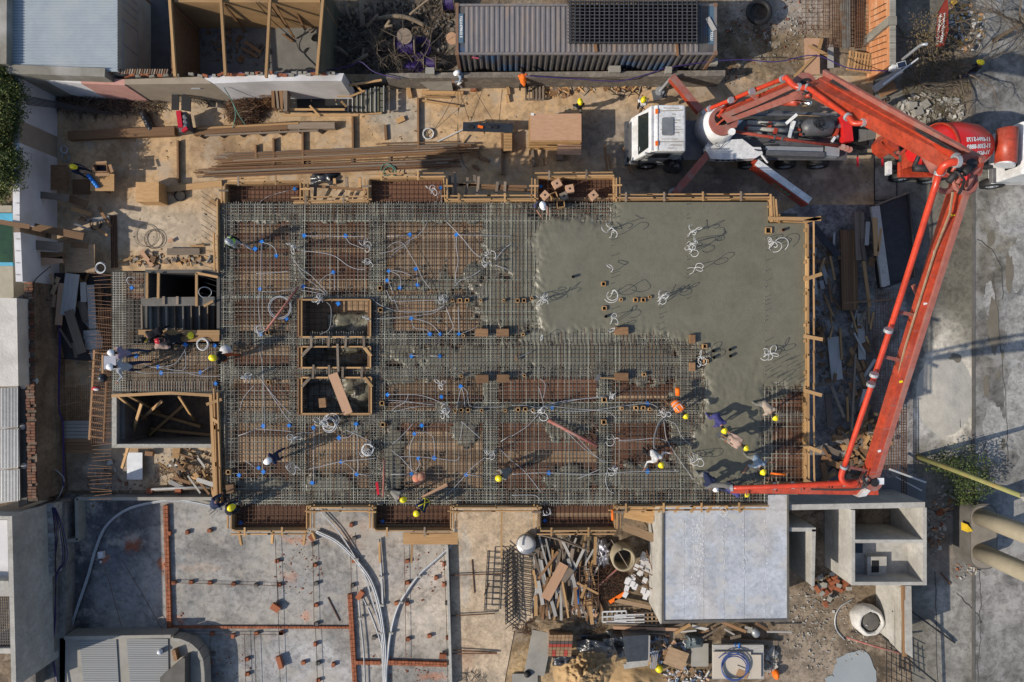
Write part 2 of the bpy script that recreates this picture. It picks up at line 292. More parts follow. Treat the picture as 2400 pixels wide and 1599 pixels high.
# raised strip walls on the yard floor (battens cast dark lines)
for i,(x,y0,y1) in enumerate(((827,1065/3.92,355),(980,230,350),(642,325,385),(710,310,385),(1176,313,410),(418,330,428),(600,340,372))):
    tag(board('timber_batten',P(x,y0,.1),P(x+1,y1,.1),.09,.2,W_BRN),'dark narrow batten fixed across the yard floor, %s'%('below the outdoor stair','in the open middle yard','left of the rebar bundle','beside the grey slatted bench','under the black covered table','beside the plywood table','through the rebar bundle')[i],'batten')
# cracks and joints in the road and pavement
for i,pts in enumerate((((2298,1335),(2300,1400),(2296,1440),(2300,1500),(2290,1560),(2296,1612)),((2240,1390),(2270,1420),(2292,1440),(2300,1462)),((2230,850),(2260,880),(2255,930),(2250,1000)),((2330,640),(2342,760),(2352,860),(2360,1000),(2362,1090)),((2180,480),(2186,560),(2180,640),(2183,700)),((2290,560),(2340,610),(2352,700)),((2150,1180),(2200,1200),(2250,1190)),((2193,1340),(2193,1480),(2196,1612)))):
    m=MB();q=cat([P(x+R.uniform(-2,2),y,.012) for x,y in pts],5);m.tube([p+Vector((R.uniform(-.05,.05),R.uniform(-.05,.05),0)) for p in q],.018,4);m=m.build('crack',DARK);m['kind']='structure'
MUD=mat('mud_stain',(.13,.115,.09),(.17,.155,.125),sc_=2,rnd=0)
def blot(name,cx,cy,rx,ry,m,z,seed):
    pts=[]
    for i in range(40):
        a=6.2832*i/40;k_=1+.35*noise.noise(Vector((math.cos(a)*1.5,math.sin(a)*1.5,seed)))+.16*noise.noise(Vector((math.cos(a)*5,math.sin(a)*5,seed)));pts.append((cx+rx*k_*math.cos(a),cy+ry*k_*math.sin(a)))
    return sheet(name,pts,z,m)
WASH=mat('cement_wash',(.34,.34,.325),(.25,.25,.24),sc_=2.5,rnd=0,bump=.2);mottle(WASH,amt=.6,s1=1,s2=6,s3=40)
for i,(cx,cy,rx,ry) in enumerate(((2385,490,62,44),(2392,620,30,60),(2388,770,40,70),(2385,960,34,90),(2330,1000,24,60),(2318,700,12,40))): blot('cement_wash_patch',cx,cy,rx,ry,WASH,.009+.001*i,i+20)
for i,(cx,cy,rx,ry) in enumerate(((2330,760,14,60),(2312,905,7,26),(2352,1040,5,14),(2340,880,5,8),(2365,640,9,50),(2322,560,10,16),(2240,840,16,10),(2310,1120,8,30),(2350,830,4,12))): blot('wet_patch',cx,cy,rx,ry,MUD,.016+.001*i,i)
# ================= WEST SIDE
PLAST=mat('dark_plaster',(.17,.125,.09),(.10,.075,.055),sc_=1.2,rough=.9,bump=.3,c3=(.22,.17,.125),rnd=0,stretch=(2,.5,1))
def wall(name,pts,z0,z1,m,lab,cat_='wall',group=None,par=None):
    """pts: photograph pixels of the wall's top outline"""
    mb=MB();q=[P(x,y,z1) for x,y in pts]
    ar=sum(q[i].x*q[(i+1)%len(q)].y-q[(i+1)%len(q)].x*q[i].y for i in range(len(q)))
    if ar<0:q.reverse()
    o=mb.prism([(a.x,a.y) for a in q],z0,z1).build(name,m,par)
    if par is None: tag(o,lab,cat_,group)
    return o
def strip(x0,y0,x1,y1,w):  # outline of a straight wall of pixel width w
    d=Vector((x1-x0,y1-y0)).normalized();n=Vector((-d.y,d.x))*w/2
    return [(x0+n.x,y0+n.y),(x1+n.x,y1+n.y),(x1-n.x,y1-n.y),(x0-n.x,y0-n.y)]
ww=thing('boundary_wall','long whitewashed west boundary wall with cement patches beside the hedge','wall',P(38,400,0))
BEIGEC=mat('bare_cement_patch',(.33,.28,.22),(.26,.22,.17),sc_=2,rnd=0,bump=.2)
for x0,y0,x1,y1,m in ((38,180,38,281,WHITE),(38,281,38,335,BEIGEC),(38,335,38,523,WHITE),(40,545,45,660,WHITE)):
    wall('wall_panel',strip(x0,y0,x1,y1,16),0,2.6,m,None,par=ww)
wall('wall_panel',strip(39,523,40,545,14),0,1.9,PLAST,None,par=ww)
for i in range(14):
    y=420+i*28; board('wall_rod',P(36,y,2.63),P(46,y+1,2.63),.014,.014,RUST,ww)
BRKD=mat('old_brick',(.20,.075,.04),(.10,.055,.035),sc_=5,rnd=.35,c3=(.17,.13,.10),bump=.2)
# brick parapet wall with dark plastered face
bw=thing('brick_wall','dark plastered west wall with a broken course of orange bricks on top','wall',P(70,920,0))
wall('wall_face',[(56,662),(80,662),(88,1175),(66,1175)],0,2.1,PLAST,None,par=bw)
for i in range(74):
    y=664+i*6.85;x=57+i*.13
    if R.random()<.1: continue
    for c in (0,1):
        if R.random()<.12: continue
        p=P(x+4.5+c*10.5+R.uniform(-1,1),y,2.15); board('brick',p+Vector((-.095,0,0)),p+Vector((.095,0,0)),.112,R.uniform(.07,.085),BRKD,bw)
sc2=thing('old_wall','grey cement boundary wall strip of the western neighbour','wall',P(48,1100,0))
wall('wall_face',[(36,700),(54,690),(64,1180),(44,1190)],0,2.0,CONCD,None,par=sc2)
for x,y in ((56,905),(52,1000),(57,1092),(82,893)):
    m=MB();m.smooth=True;m.ell(P(x,y,2.05),.18,.16,.06,8,4);m.build('mortar_lump',CONCL,sc2)
# neighbour strips, x<45
nb=thing('neighbour_house','flat pale stone roof of the western house above ribbed grey awning','house',P(20,800,0))
RF=mat('flaking_white_roof',(.58,.56,.52),(.50,.48,.44),sc_=2,rough=.8,bump=.6,c3=(.42,.40,.37),rnd=0,bsc=9)
wall('roof',[(-60,698),(39,699),(43,905),(-60,908)],0,2.9,RF,None,par=nb)
for k_,(y0,y1) in enumerate(((908,1003),(1006,1098),(1101,1176))):
    pn=wall('roof_panel',[(-50,y0+4),(1 if k_==0 else 4,y0+2),(42+k_*2,y0-2),(43+k_*2,y1-3),(4,y1+4),(-50,y1+6)],2.2,2.3,GREY,None,par=nb)
    for i in range(12): board('rib',P(4+i*3.4,y0+1,2.31),P(4+i*3.4,y1-1,2.31),.02,.02,LGREY,pn)
wt=tag(wall('pool_terrace',[(-60,480),(27,482),(32,700),(-60,700)],0,1.0,mat('terrace_tile',(.38,.35,.28),(.3,.27,.21),sc_=2,rnd=0),'tiled pool terrace behind the west wall','terrace'),None,None)
WATER=mat('green_pool_water',(.02,.07,.02),(.01,.025,.01),rough=.05,sc_=.9,rnd=0,c3=(.06,.12,.02),spec=.8)
sheet('pool_water',[(-60,520),(30,522),(31,620),(-60,620)],1.06,WATER)
POOLB=mat('pool_edge_blue',(.08,.42,.62),rough=.5,rnd=0)
for y0,y1 in((500,518),(615,623)): tag(wall('pool_edge',[(-60,y0),(29,y0),(30,y1),(-60,y1)],1.0,1.12,POOLB,None),'bright blue pool edge strip %s the green water'%('above' if y0<520 else 'below'),'pool edge')
# lower-left white building with pergola
wb=thing('white_building','white rendered building with a dark grid pergola in the lower left corner','building',P(5,1400,0))
for pts,z in (([(-60,1208),(18,1210),(19,1218),(-60,1216)],3.0),([(17,1210),(28,1210),(38,1610),(27,1610)],3.55),([(-60,1360),(20,1362),(22,1398),(-60,1396)],2.9),([(-60,1520),(26,1520),(27,1532),(-60,1532)],2.9)):
    wall('wall_top',pts,0,z,CONCL,None,par=wb)
wall('roof_slab',[(-60,1219),(17,1219),(20,1360),(-60,1360)],2.2,2.4,WHITE,None,par=wb)
m=MB()
for i in range(9): m.stick(P(-20+i*5,1400,2.7),P(-18+i*5.4,1518,2.7),.03,.04)
for i in range(18): m.stick(P(-30,1402+i*6.6,2.72),P(25,1402+i*6.6,2.72),.03,.03)
m.build('pergola_grid',DARK,wb)
# plaster walls and ledges, lower left
pw=thing('alley_wall','tall weathered grey plaster wall along the lower left alley','wall',P(60,1400,0))
PLG=mat('grey_plaster',(.19,.175,.16),(.13,.12,.11),sc_=1.0,rough=.9,bump=.25,c3=(.26,.24,.22),rnd=0,stretch=(1.8,.5,1))
PLW=mat('scraped_plaster',(.33,.32,.31),(.15,.13,.115),sc_=2.2,rough=.9,bump=.35,c3=(.40,.39,.38),rnd=0,stretch=(.8,2.5,1))
mottle(PLG,amt=.6,s1=.6,s2=4,s3=30,tint=(.25,.24,.23));mottle(PLW,amt=.6,s1=.8,s2=4,s3=30);mottle(PLAST,amt=.6,s1=.7,s2=5,s3=35)
wall('wall_face',[(29,1210),(68,1190),(80,1380),(84,1612),(39,1612)],0,1.7,PLG,None,par=pw)
wall('ledge',[(68,1190),(96,1180),(100,1380),(80,1384)],0,1.0,PLAST,None,par=pw)
wall('ledge',[(97,1180),(128,1180),(128,1345),(104,1352)],0,1.25,PLW,None,par=pw)
wall('ledge',[(84,1390),(126,1352),(128,1612),(84,1612)],0,1.0,PLG,None,par=pw)
wall('ledge',[(128,1180),(152,1180),(155,1340),(152,1612),(128,1612)],0,.7,PLG,None,par=pw)
# gap between wall and slab annex: dark trench with rusty mesh
# hedge
def leafmass(name,blobs,n,size,mats,par=None,seed=1):
    r=random.Random(seed);mb=MB()
    tot=sum(b[1]*b[2] for b in blobs)
    for c,rx,ry,rz in blobs:
        for i in range(int(n*rx*ry/tot)):
            d=Vector((r.gauss(0,1),r.gauss(0,1),r.gauss(0,1))).normalized()*(r.random()**.35)
            nn=noise.noise(Vector(c)+d*2.3);k=1+.35*nn
            p=Vector(c)+Vector((d.x*rx*k,d.y*ry*k,abs(d.z)*rz*k))
            u=Vector((r.gauss(0,1),r.gauss(0,1),r.gauss(0,.6))).normalized()*size*r.uniform(.6,1.3);v=u.cross(Vector((r.gauss(0,1),r.gauss(0,1),r.gauss(0,1)))).normalized()*size*.45
            b=len(mb.v);mb.v+=[p-u,p+v,p+u,p-v];mb.mi=r.randrange(len(mats));mb.q((b,b+1,b+2,b+3))
    return mb.build(name,mats,par)
hd=thing('hedge','tall trimmed green hedge along the left edge of the picture','hedge',P(10,300,0))
bl=[]
for i in range(26):
    y=165+i*10.5; bl.append((P(R.uniform(-8,28)+ (8 if i>4 else -8),y,2.5),.75,.55,1.0))
for i in range(6): bl.append((P(R.uniform(-10,10),415+i*9,2.2),.5,.4,.6))
leafmass('leaves',bl,26000,.06,[FOL,mat('foliage_light',(.12,.15,.03),(.17,.17,.04),rnd=0,sc_=3),FOLD],hd,3)
m=MB()
for i in range(14): m.tube([P(10,170+i*20,0),P(10+R.uniform(-5,5),170+i*20,1.5),P(12+R.uniform(-9,9),172+i*20,2.6)],.05,5,r1=.02)
m.build('stems',BARK,hd)
# corrugated roof house, top left
rh=thing('tin_roof_house','house with a large ribbed pale blue tin roof in the upper left corner','house',P(150,80,0))
TIN=mat('tin_roof',(.38,.43,.47),(.32,.37,.41),rough=.45,metal=.25,sc_=1.5,rnd=.03,c3=(.40,.44,.46))
def corr(name,x0,y0,x1,y1,z,pitch,amp,axis,m,par):
    """corrugated sheet between photo corners; ribs run along axis"""
    a=P(x0,y1,z);b=P(x1,y0,z);mb=MB();mb.smooth=False
    L=(b.y-a.y) if axis=='x' else (b.x-a.x);n=int(L/pitch)
    prof=[(0,0),(.3,0),(.42,1),(.88,1)]
    st=[]
    for i in range(n):
        for t,h in prof: st.append(((i+t)*L/n,h*amp))
    st.append((L,0))
    for s,h in st:
        if axis=='x': mb.v+=[Vector((a.x,a.y+s,z+h)),Vector((b.x,a.y+s,z+h))]
        else: mb.v+=[Vector((a.x+s,b.y,z+h)),Vector((a.x+s,a.y,z+h))]
    for i in range(len(st)-1):
        mb.q((2*i,2*i+1,2*i+3,2*i+2))
    return mb.build(name,m,par)
corr('roof_sheet',17,-60,276,168,2.9,.13,.035,'x',TIN,rh)
wall('roof_slab',[(17,-60),(276,-60),(276,167),(17,152)],0,2.86,CONC,None,par=rh)
OLDW=mat('old_parapet',(.25,.235,.20),(.17,.16,.135),sc_=1.5,rough=.9,bump=.4,rnd=0,c3=(.34,.33,.31))
wall('parapet',[(-2,-60),(16,-60),(15,150),(0,150)],0,3.3,OLDW,None,par=rh)
wall('parapet',[(14,151),(246,160),(245,180),(16,172)],0,3.05,OLDW,None,par=rh)
BRW=mat('rust_brown_render',(.17,.07,.03),(.12,.05,.02),sc_=2,rnd=0)
wf=wall('side_wall',[(276,-60),(283,-60),(283,168),(277,168)],0,2.6,BRW,None,par=rh)
for y0,y1 in ((-20,18),(44,162)):
    fr=MB()
    xw=284
    a=P(xw,y0,2.45);b=P(xw,y1,2.45)
    for z in(2.45,1.2): fr.stick(Vector((a.x+.06,a.y,z)),Vector((a.x+.06,b.y,z)),.07,.07)
    for yy in (a.y,(a.y+b.y)/2,b.y): fr.stick(Vector((a.x+.06,yy,1.2)),Vector((a.x+.06,yy,2.45)),.07,.07)
    wn=fr.build('window',LGREY,rh)
    g_=MB();g_.v=[Vector((a.x+.07,a.y,1.2)),Vector((a.x+.07,b.y,1.2)),Vector((a.x+.07,b.y,2.45)),Vector((a.x+.07,a.y,2.45))];g_.q((0,1,2,3));g_.build('pane',GLASS,wn)
sheet('alley_floor',[(276,-40),(398,-40),(398,176),(276,170)],.006,mat('alley_concrete',(.10,.10,.10),(.06,.06,.06),sc_=1.5,rnd=0,bump=.2))
tf=thing('tin_fence_strip','narrow ribbed rusty sheet lying on top of the alley wall','sheet metal',P(320,168,2.6))
for i in range(26): board('rib',P(248+i*5.8,162,2.72),P(245+i*5.8,174,2.66),.06,.03,W_OLD if i%3 else RUST,tf)
# back white wall below the roof house, up to the outdoor stair
bwall=thing('back_wall','long broken white and pink painted wall along the top of the yard','wall',P(420,180,0))
for pts,mm in (([(32,172),(190,184),(190,196),(40,182)],WHITE),([(190,180),(292,186),(292,200),(190,196)],PINK),([(292,186),(470,180),(500,196),(292,198)],BEIGEC),([(470,178),(640,174),(640,190),(496,196)],WHITE),([(640,172),(806,172),(800,190),(640,190)],WHITE)):
    wall('wall_panel',pts,0,2.35,mm,None,par=bwall)
for i in range(46):
    x=300+i*11.2+R.uniform(-3,3);
    if x>790: break
    if R.random()<.25 and x<620: continue
    p=P(x,176+R.uniform(-3,4)-(x-300)*.008,2.42); rz=R.uniform(-.3,.3) if x<520 else R.uniform(-.05,.05);dv=Vector((math.cos(rz),math.sin(rz),0))*.12
    board('brick',p-dv,p+dv,.11,.11,BRICK if R.random()<.4 else OLDW,bwall)
# plywood site office shell (open top) upper left
ps=thing('plywood_enclosure','open topped plywood enclosure with timber cross beams at the upper left','enclosure',P(580,80,0))
PW2=mat('enclosure_plywood',(.42,.26,.12),(.30,.18,.08),sc_=1.2,stretch=(.5,3,1),rnd=.1,c3=(.24,.15,.08))
wall('plywood_panel',[(398,-40),(406,-40),(410,172),(402,172)],0,2.6,W_BRN,None,par=ps)
wall('plywood_panel',[(752,-40),(760,-40),(750,172),(744,172)],0,2.6,mat('dark_plywood',(.14,.13,.09),(.09,.085,.06),sc_=1,rnd=0),None,par=ps)  # darker plywood tone on the right-hand panel
for x0,x1 in ((404,520),(522,628),(630,758)): wall('plywood_panel',[(x0,-2),(x1,0),(x1,6),(x0,5)],0,2.6,PW2,None,par=ps)
for x0,y0,x1,y1 in ((398,-10,411,180),(518,-10,529,178),(634,-10,624,182),(758,-10,743,176)): board('cross_beam',P(x0,y0,2.72),P(x1,y1,2.72),.12,.14,W_NEW,ps)
for x0,y0,z0,x1,y1,z1 in ((524,10,2.5,575,75,.1),(640,5,2.5,690,90,.1),(680,0,2.5,715,70,.2),(410,20,2.4,460,68,.3),(412,130,2.4,462,172,.1)): board('brace',P(x0,y0,z0),P(x1,y1,z1),.1,.06,W_BRN,ps)
FL=mat('enclosure_floor',(.17,.165,.15),(.12,.115,.105),sc_=1.5,rnd=0,bump=.2)
sheet('enclosure_floor',[(440,50),(760,45),(760,178),(440,178)],.01,FL)
# low wall behind container yard
lw=thing('low_wall','low wire faced grey wall running below the shipping container','wall',P(1350,180,0))
MSH=mat('gabion_grey',(.20,.18,.155),(.12,.105,.09),sc_=9,rough=.9,bump=.6,rnd=0,c3=(.26,.225,.19))
wall('wall_face',[(905,172),(1070,170),(1700,165),(1700,178),(1000,183),(905,184)],0,1.4,MSH,None,par=lw)
for x,y,w_ in ((1008,168,20),(1440,164,26),(1566,166,14),(1672,146,16)):
    p=P(x,y,1.5); board('wall_block',p-Vector((px(w_)/2,0,0)),p+Vector((px(w_)/2,0,0)),.3,.25,CONC,lw)
sp_=MB();sp_.v=[P(980,190,1.0),P(1058,190,1.0),P(1062,216,0.02),P(1010,214,0.02)];sp_.q((3,2,1,0))
tag(sp_.build('mortar_slope',CONC),'grey trapezoid mortar slope at the foot of the low wall','mortar slope')
# ================= SOUTH EAST BUILDINGS
sb=thing('silver_roof_building','concrete building with a silver foil flat roof beside the slab','building',P(1700,1310,0))
FOIL=mat('silver_foil',(.49,.52,.57),(.44,.47,.52),rough=.45,metal=.1,sc_=.9,rnd=.03,c3=(.50,.49,.49),bump=.3,bsc=14,stretch=(1.6,1,1));mottle(FOIL,amt=.35,s1=.7,s2=5,s3=30,tint=(.52,.51,.49))
wall('wall',[(1549,1150),(1556,1150),(1556,1458),(1548,1463)],0,2.8,CONCL,None,par=sb)
wall('wall',[(1558,1175),(1845,1175),(1845,1450),(1558,1455)],0,2.74,CONCL,None,par=sb)
wall('roof_edge',[(1553,1160),(1557,1160),(1557,1455),(1845,1451),(1845,1457),(1551,1462)],2.6,2.84,CONCD,None,par=sb)
wall('roof_edge',[(1845,1160),(1849,1160),(1850,1457),(1845,1457)],2.6,2.84,CONCD,None,par=sb)
seams=[1557,1604,1650,1698,1745,1794,1845]
for i in range(6):
    x0,x1=seams[i],seams[i+1]-.5
    wall('foil_strip',[(x0,1160),(x1,1160),(x1,1452),(x0,1455)],2.7,2.79+.008*(i%2),FOIL,None,par=sb)
gl=MB()
for i in range(420):
    x=R.choice([1603,1625,1638,1650,1697,1745,1794,1632,1640])+R.gauss(0,3);y=R.triangular(1200,1450,1230);l=R.uniform(1,6)
    gl.stick(P(x,y,2.805),P(x+R.uniform(-.5,.5),y+l,2.805),.014,.006)
gl=gl.build('foil_crease_glint',mat('painted_crease_glint',(.85,.87,.92),(.75,.77,.8),rough=.4,metal=0,rnd=0),sb);gl['kind']='stuff'  # pale matte slivers painted as glints on the foil creases
# box building
bb=thing('concrete_shell','unfinished roofless concrete shell with square rooms right of the silver roof','building',P(2060,1270,0))
zt=2.7
wall('wall',[(1850,1183),(2168,1177),(2168,1190),(1850,1196)],0,zt,CONCL,None,par=bb)        # north
wall('wall',[(1996,1196),(2004,1196),(2004,1364),(1996,1364)],0,zt,CONCL,None,par=bb)
wall('wall',[(2163,1190),(2172,1190),(2172,1364),(2163,1364)],0,zt,CONCL,None,par=bb)
wall('wall',[(1996,1364),(2172,1364),(2172,1372),(1996,1372)],0,zt,CONCL,None,par=bb)
wall('wall',[(2004,1265),(2163,1265),(2163,1273),(2004,1273)],0,zt,CONCL,None,par=bb)
wall('wall',[(1903,1241),(1912,1241),(1909,1374),(1903,1374)],0,zt,CONCL,None,par=bb)
wall('wall',[(1850,1237),(1912,1237),(1912,1246),(1850,1246)],0,zt,CONCL,None,par=bb)
wall('shell_floor',[(2004,1273),(2163,1273),(2163,1364),(2004,1364)],1.3,1.5,CONCL,None,par=bb)
cb=MB();cb.rect(2033,1305,2078,1348,1.5,1.8);cb.build('plinth',CONCL,bb)
cb=MB();cb.rect(2043,1314,2060,1342,1.8,1.815);cb.build('hatch_opening',BLACK,bb)
cb=MB();cb.rect(2005,1274,2022,1296,1.5,1.53);cb.build('hatch_opening',GLASS,bb)
sl=MB();sl.v=[P(1850,1183,2.7),P(2168,1177,2.7),P(2120,1120,1.2),P(1850,1120,1.2)];
tag(sheet('shell_forecourt',[(1700,1120),(2170,1120),(2170,1180),(1700,1180)],.02,mat('blue_grey_screed',(.17,.18,.20),(.13,.14,.155),sc_=1,rnd=0)),None,None)
# low-lying terrace bottom-left with curved wall
dt=thing('round_terrace','small roof terrace with grey deck boards and a curved parapet','terrace',P(330,1550,0))
DK=mat('grey_deck',(.27,.28,.285),(.23,.24,.245),sc_=1,obj=True,stretch=(.5,4,1),rnd=.05)
wall('parapet',[(150,1492),(400,1488),(400,1496),(150,1500)],0,.95,CONC,None,par=dt)
wall('terrace_floor',[(140,1496),(400,1492),(450,1500),(478,1540),(482,1640),(140,1640)],0,.7,CONC,None,par=dt)
for i in range(22):
    y=1500+i*5.1
    board('deck_board',P(186+i*.5,y,.74),P(273+i*.3,y,.74),px(4.4,1.2),.04,DK,dt);board('deck_board',P(297+i*.4,y,.74),P(394+i*.1,y,.74),px(4.4,1.2),.04,DK,dt)
arc=[(412,1492),(430,1494),(452,1503),(470,1519),(480,1540),(483,1570),(484,1640)]
for i in range(len(arc)-1):
    x0,y0=arc[i];x1,y1=arc[i+1];board('parapet',P(x0,y0,.6),P(x1,y1,.6),.16,.7,CONC,dt)
wall('stair_wall',[(375,1588),(428,1543),(433,1543),(433,1640),(375,1640)],.7,1.3,CONCD,None,par=dt)
wall('bench',[(402,1526),(410,1523),(416,1548),(407,1550)],.7,1.0,W_BRN,None,par=dt)
m=MB();m.smooth=True;m.tube([P(375,1528,.76),P(375,1528,1.0)],.13,14);tag(m.build('white_bucket',HWHT),'round white bucket standing on the grey deck terrace','bucket')
# shadowed enclosure ledge near 160-190,1160-1265
lg=thing('drain_pit','dark L shaped concrete edged pit at the left of the grey floor','pit',P(185,1200,0))
for x0,y0,x1,y1 in ((188,1165,190,1262),(158,1264,192,1262),(188,1166,516,1166)): board('edge',P(x0,y0,.3),P(x1,y1,.3),.16,.6,CONC,lg)
# ================= UTILITY COLUMNS, POLE
uc=thing('twin_columns','pair of very tall round concrete columns rising from a rounded pad','column',P(2290,1235,0))
PAD=mat('pad_concrete',(.26,.23,.19),(.19,.17,.145),sc_=2,rnd=0,bump=.2)
def rrect(cx,cy,hx,hy,r,z,n=6):
    c=P(cx,cy,z);hx=px(hx,z);hy=px(hy,z);r=px(r,z);o=[]
    for sx,sy,a0 in((1,1,0),(-1,1,90),(-1,-1,180),(1,-1,270)):
        for i in range(n+1):
            a=math.radians(a0+90*i/n);o.append((c.x+sx*(hx-r)+r*math.cos(a),c.y+sy*(hy-r)+r*math.sin(a)))
    return o
MB().prism(rrect(2306,1258,32,77,26,1.3),0,1.3).build('pad',CONCD,uc)
MB().prism(rrect(2306,1258,29,73,24,1.31),1.3,1.33).build('pad_top',PAD,uc)
m=MB();m.prism([tuple(P(2256,1225,1.0)[:2]),tuple(P(2269,1240,1.0)[:2]),tuple(P(2256,1243,1.0)[:2])],.9,1.36).build('warning_marker',mat('marker_yellow',(.75,.5,.03),rnd=0),uc)
for y in (1212,1294):
    a=P(2298,y,1.3);m=MB();m.smooth=True;m.tube([a,Vector((a.x,a.y,3.3)),Vector((a.x,a.y,9.5))],.42,20);m.build('column',mat('column_render',(.34,.30,.22),(.28,.245,.18),sc_=2,rnd=0,bump=.15),uc)
a=P(2298,1212,1.3);b=P(2298,1294,1.3)
MB().stick(Vector((a.x+.1,a.y+1,9.6)),Vector((b.x+.1,b.y-1,9.6)),1.0,.5).build('column_cap',CONC,uc)
up=thing('timber_pole','long mossy yellow green timber pole rising beside the shrub','utility pole',P(2152,1072,0))
m=MB();m.smooth=True;m.tube([P(2150,1070,0),P(2276,1117,3.4),P(2402,1166,6.6)],[.13,.115,.1],10);m.build('pole',mat('mossy_wood',(.27,.27,.10),(.20,.20,.08),sc_=3,rnd=0,c3=(.30,.20,.08)),up)
m=MB();m.tube([P(2398,1160,6.6),P(2406,1171,6.6)],.14,8);m.build('pole_cap',CONC,up)
# ================= THE SLAB BEING POURED
ZT=6.25
def inr(x,y,r,m=0): return r[0]-m<x<r[2]+m and r[1]-m<y<r[3]+m
OPEN=[(707,703,868,790),(707,813,868,862),(707,885,870,970)]
POUR=[(1262,512),(1340,500),(1425,512),(1432,474),(1798,474),(1800,524),(1883,524),(1883,905),(1800,915),(1793,1122),(1700,1138),(1640,1150),(1605,1100),(1625,1010),(1650,930),(1640,870),(1655,830),(1600,803),(1420,785),(1290,800),(1250,760),(1240,680),(1255,620),(1235,570)]
POURX=[(1262,512),(1340,500),(1425,512),(1432,400),(1960,400),(1960,905),(1800,915),(1793,1122),(1700,1138),(1640,1150),(1605,1100),(1625,1010),(1650,930),(1640,870),(1655,830),(1600,803),(1420,785),(1290,800),(1250,760),(1240,680),(1255,620),(1235,570)]
def sdist(x,y,poly):
    ins=False;d=1e9;n=len(poly)
    for i in range(n):
        ax,ay=poly[i];bx,by=poly[(i+1)%n]
        if (ay>y)!=(by>y) and x<(bx-ax)*(y-ay)/(by-ay)+ax: ins=not ins
        ux,uy=bx-ax,by-ay;t=max(0,min(1,((x-ax)*ux+(y-ay)*uy)/(ux*ux+uy*uy)));d=min(d,math.hypot(x-ax-ux*t,y-ay-uy*t))
    return d if ins else -d
slab=thing('floor_slab','suspended floor slab half covered in wet grey concrete over dense rebar','floor slab',P(1200,820,5.5))
TRO=mat('dark_formply',(.04,.034,.028),(.02,.018,.016),sc_=3,rnd=0,bump=.2)  # near-black form plywood below the beam cages and in the recesses
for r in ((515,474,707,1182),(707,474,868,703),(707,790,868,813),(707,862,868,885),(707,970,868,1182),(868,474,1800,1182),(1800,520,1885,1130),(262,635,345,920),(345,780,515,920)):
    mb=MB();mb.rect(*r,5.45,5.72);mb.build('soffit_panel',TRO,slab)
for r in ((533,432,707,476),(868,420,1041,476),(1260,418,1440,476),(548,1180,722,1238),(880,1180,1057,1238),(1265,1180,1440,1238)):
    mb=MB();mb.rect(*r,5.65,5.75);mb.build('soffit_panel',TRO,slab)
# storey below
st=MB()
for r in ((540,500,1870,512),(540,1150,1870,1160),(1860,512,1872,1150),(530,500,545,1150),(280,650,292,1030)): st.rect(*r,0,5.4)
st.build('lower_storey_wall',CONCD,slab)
for i in range(6):
    for x in (600,900,1200,1500,1800): pass
VB=[(515,547),(680,712),(866,900),(1132,1166),(1400,1432),(1592,1632)]
HB=[(476,512),(780,808),(862,888),(966,990),(1150,1182)]
cols=[(547,680),(712,866),(900,1132),(1166,1400),(1432,1592)]
def inopen(x,y,m=4): return any(inr(x,y,o,m) for o in OPEN)
nb_=0
y=513
while y<1149:
    h=R.choice((12,12,14,20,26))
    y1=min(y+h,1149)
    hb=[b for b in HB if b[0]-2<(y+y1)/2<b[1]+2]
    if hb: y=hb[0][1]+1; continue
    for ci,(a,b) in enumerate(cols):
        ym=(y+y1)/2
        if sdist((a+b)/2,ym,POUR)>10 and sdist(a+15,ym,POUR)>0 and ci>2: continue
        if ci==1 and any(o[1]-4<ym<o[3]+4 for o in OPEN): continue
        red={0:.55,1:.3,2:.08,3:.7,4:.8}[ci]
        if ci in(1,) and ym>1000: red=.3
        if ci==0 and ym>820: red=.45
        if ci==2 and ym>880: red=.25
        m=W_PLR if R.random()<red else W_PLT
        board('deck_board',P(a,ym,6.0),P(b,ym,6.0),px(y1-y-.8,6),.025,m,slab);nb_+=1
    y=y1
# lift strip on the right plus annex and bays
def decks(x0,y0,x1,y1,h,red,z=6.0):
    y=y0
    while y<y1-1:
        yy=min(y+h,y1);board('deck_board',P(x0,(y+yy)/2,z),P(x1,(y+yy)/2,z),px(yy-y-.7,z),.025,W_PLR if R.random()<red else W_PLT,slab);y=yy
decks(1796,905,1878,1128,16,.9)
decks(536,436,703,474,10,.9,5.9);decks(872,424,1037,474,10,.9,5.9);decks(1264,422,1436,474,10,.9,5.9)
decks(552,1184,718,1235,9,.9,5.9);decks(884,1184,1053,1235,9,.9,5.9);decks(1269,1184,1436,1235,9,.9,5.9)
decks(285,808,510,915,13,.1);decks(285,640,338,700,12,.4)
# ---- reinforcement
def spans(f,a,b,step=3):
    out=[];s=None;t=a
    while t<=b:
        if f(t):
            if s is None:s=t
        elif s is not None:
            if t-s>14: out.append((s,t))
            s=None
        t+=step
    if s is not None and b-s>14: out.append((s,b))
    return out
def free(x,y): return not inopen(x,y,1) and sdist(x,y,POURX)<34+16*noise.noise(Vector((x*.03,y*.03,0))) and not (x>1800 and y<520) and not(y>1130 and x>1797)
x=521;nv=0
low=MB()
while x<1882:
    y0=478;y1=1180
    for a,b in spans(lambda t:free(x,t),y0,y1):
        q=R.uniform(-1,1);board('rebar',P(x+q*.7,a,ZT+.02),P(x-q*.7,b,ZT+.02),.017,.017,R.choice((STEEL,STEEL,COAT)) if R.random()<.8 else RUST,slab);nv+=1
    for a,b in spans(lambda t:free(x+3,t),y0,y1): low.stick(P(x+3.6,a,6.06),P(x+3.6,b,6.06),.013) if nv%2 else None
    x+=9.1+R.uniform(-.9,.9)
y=481
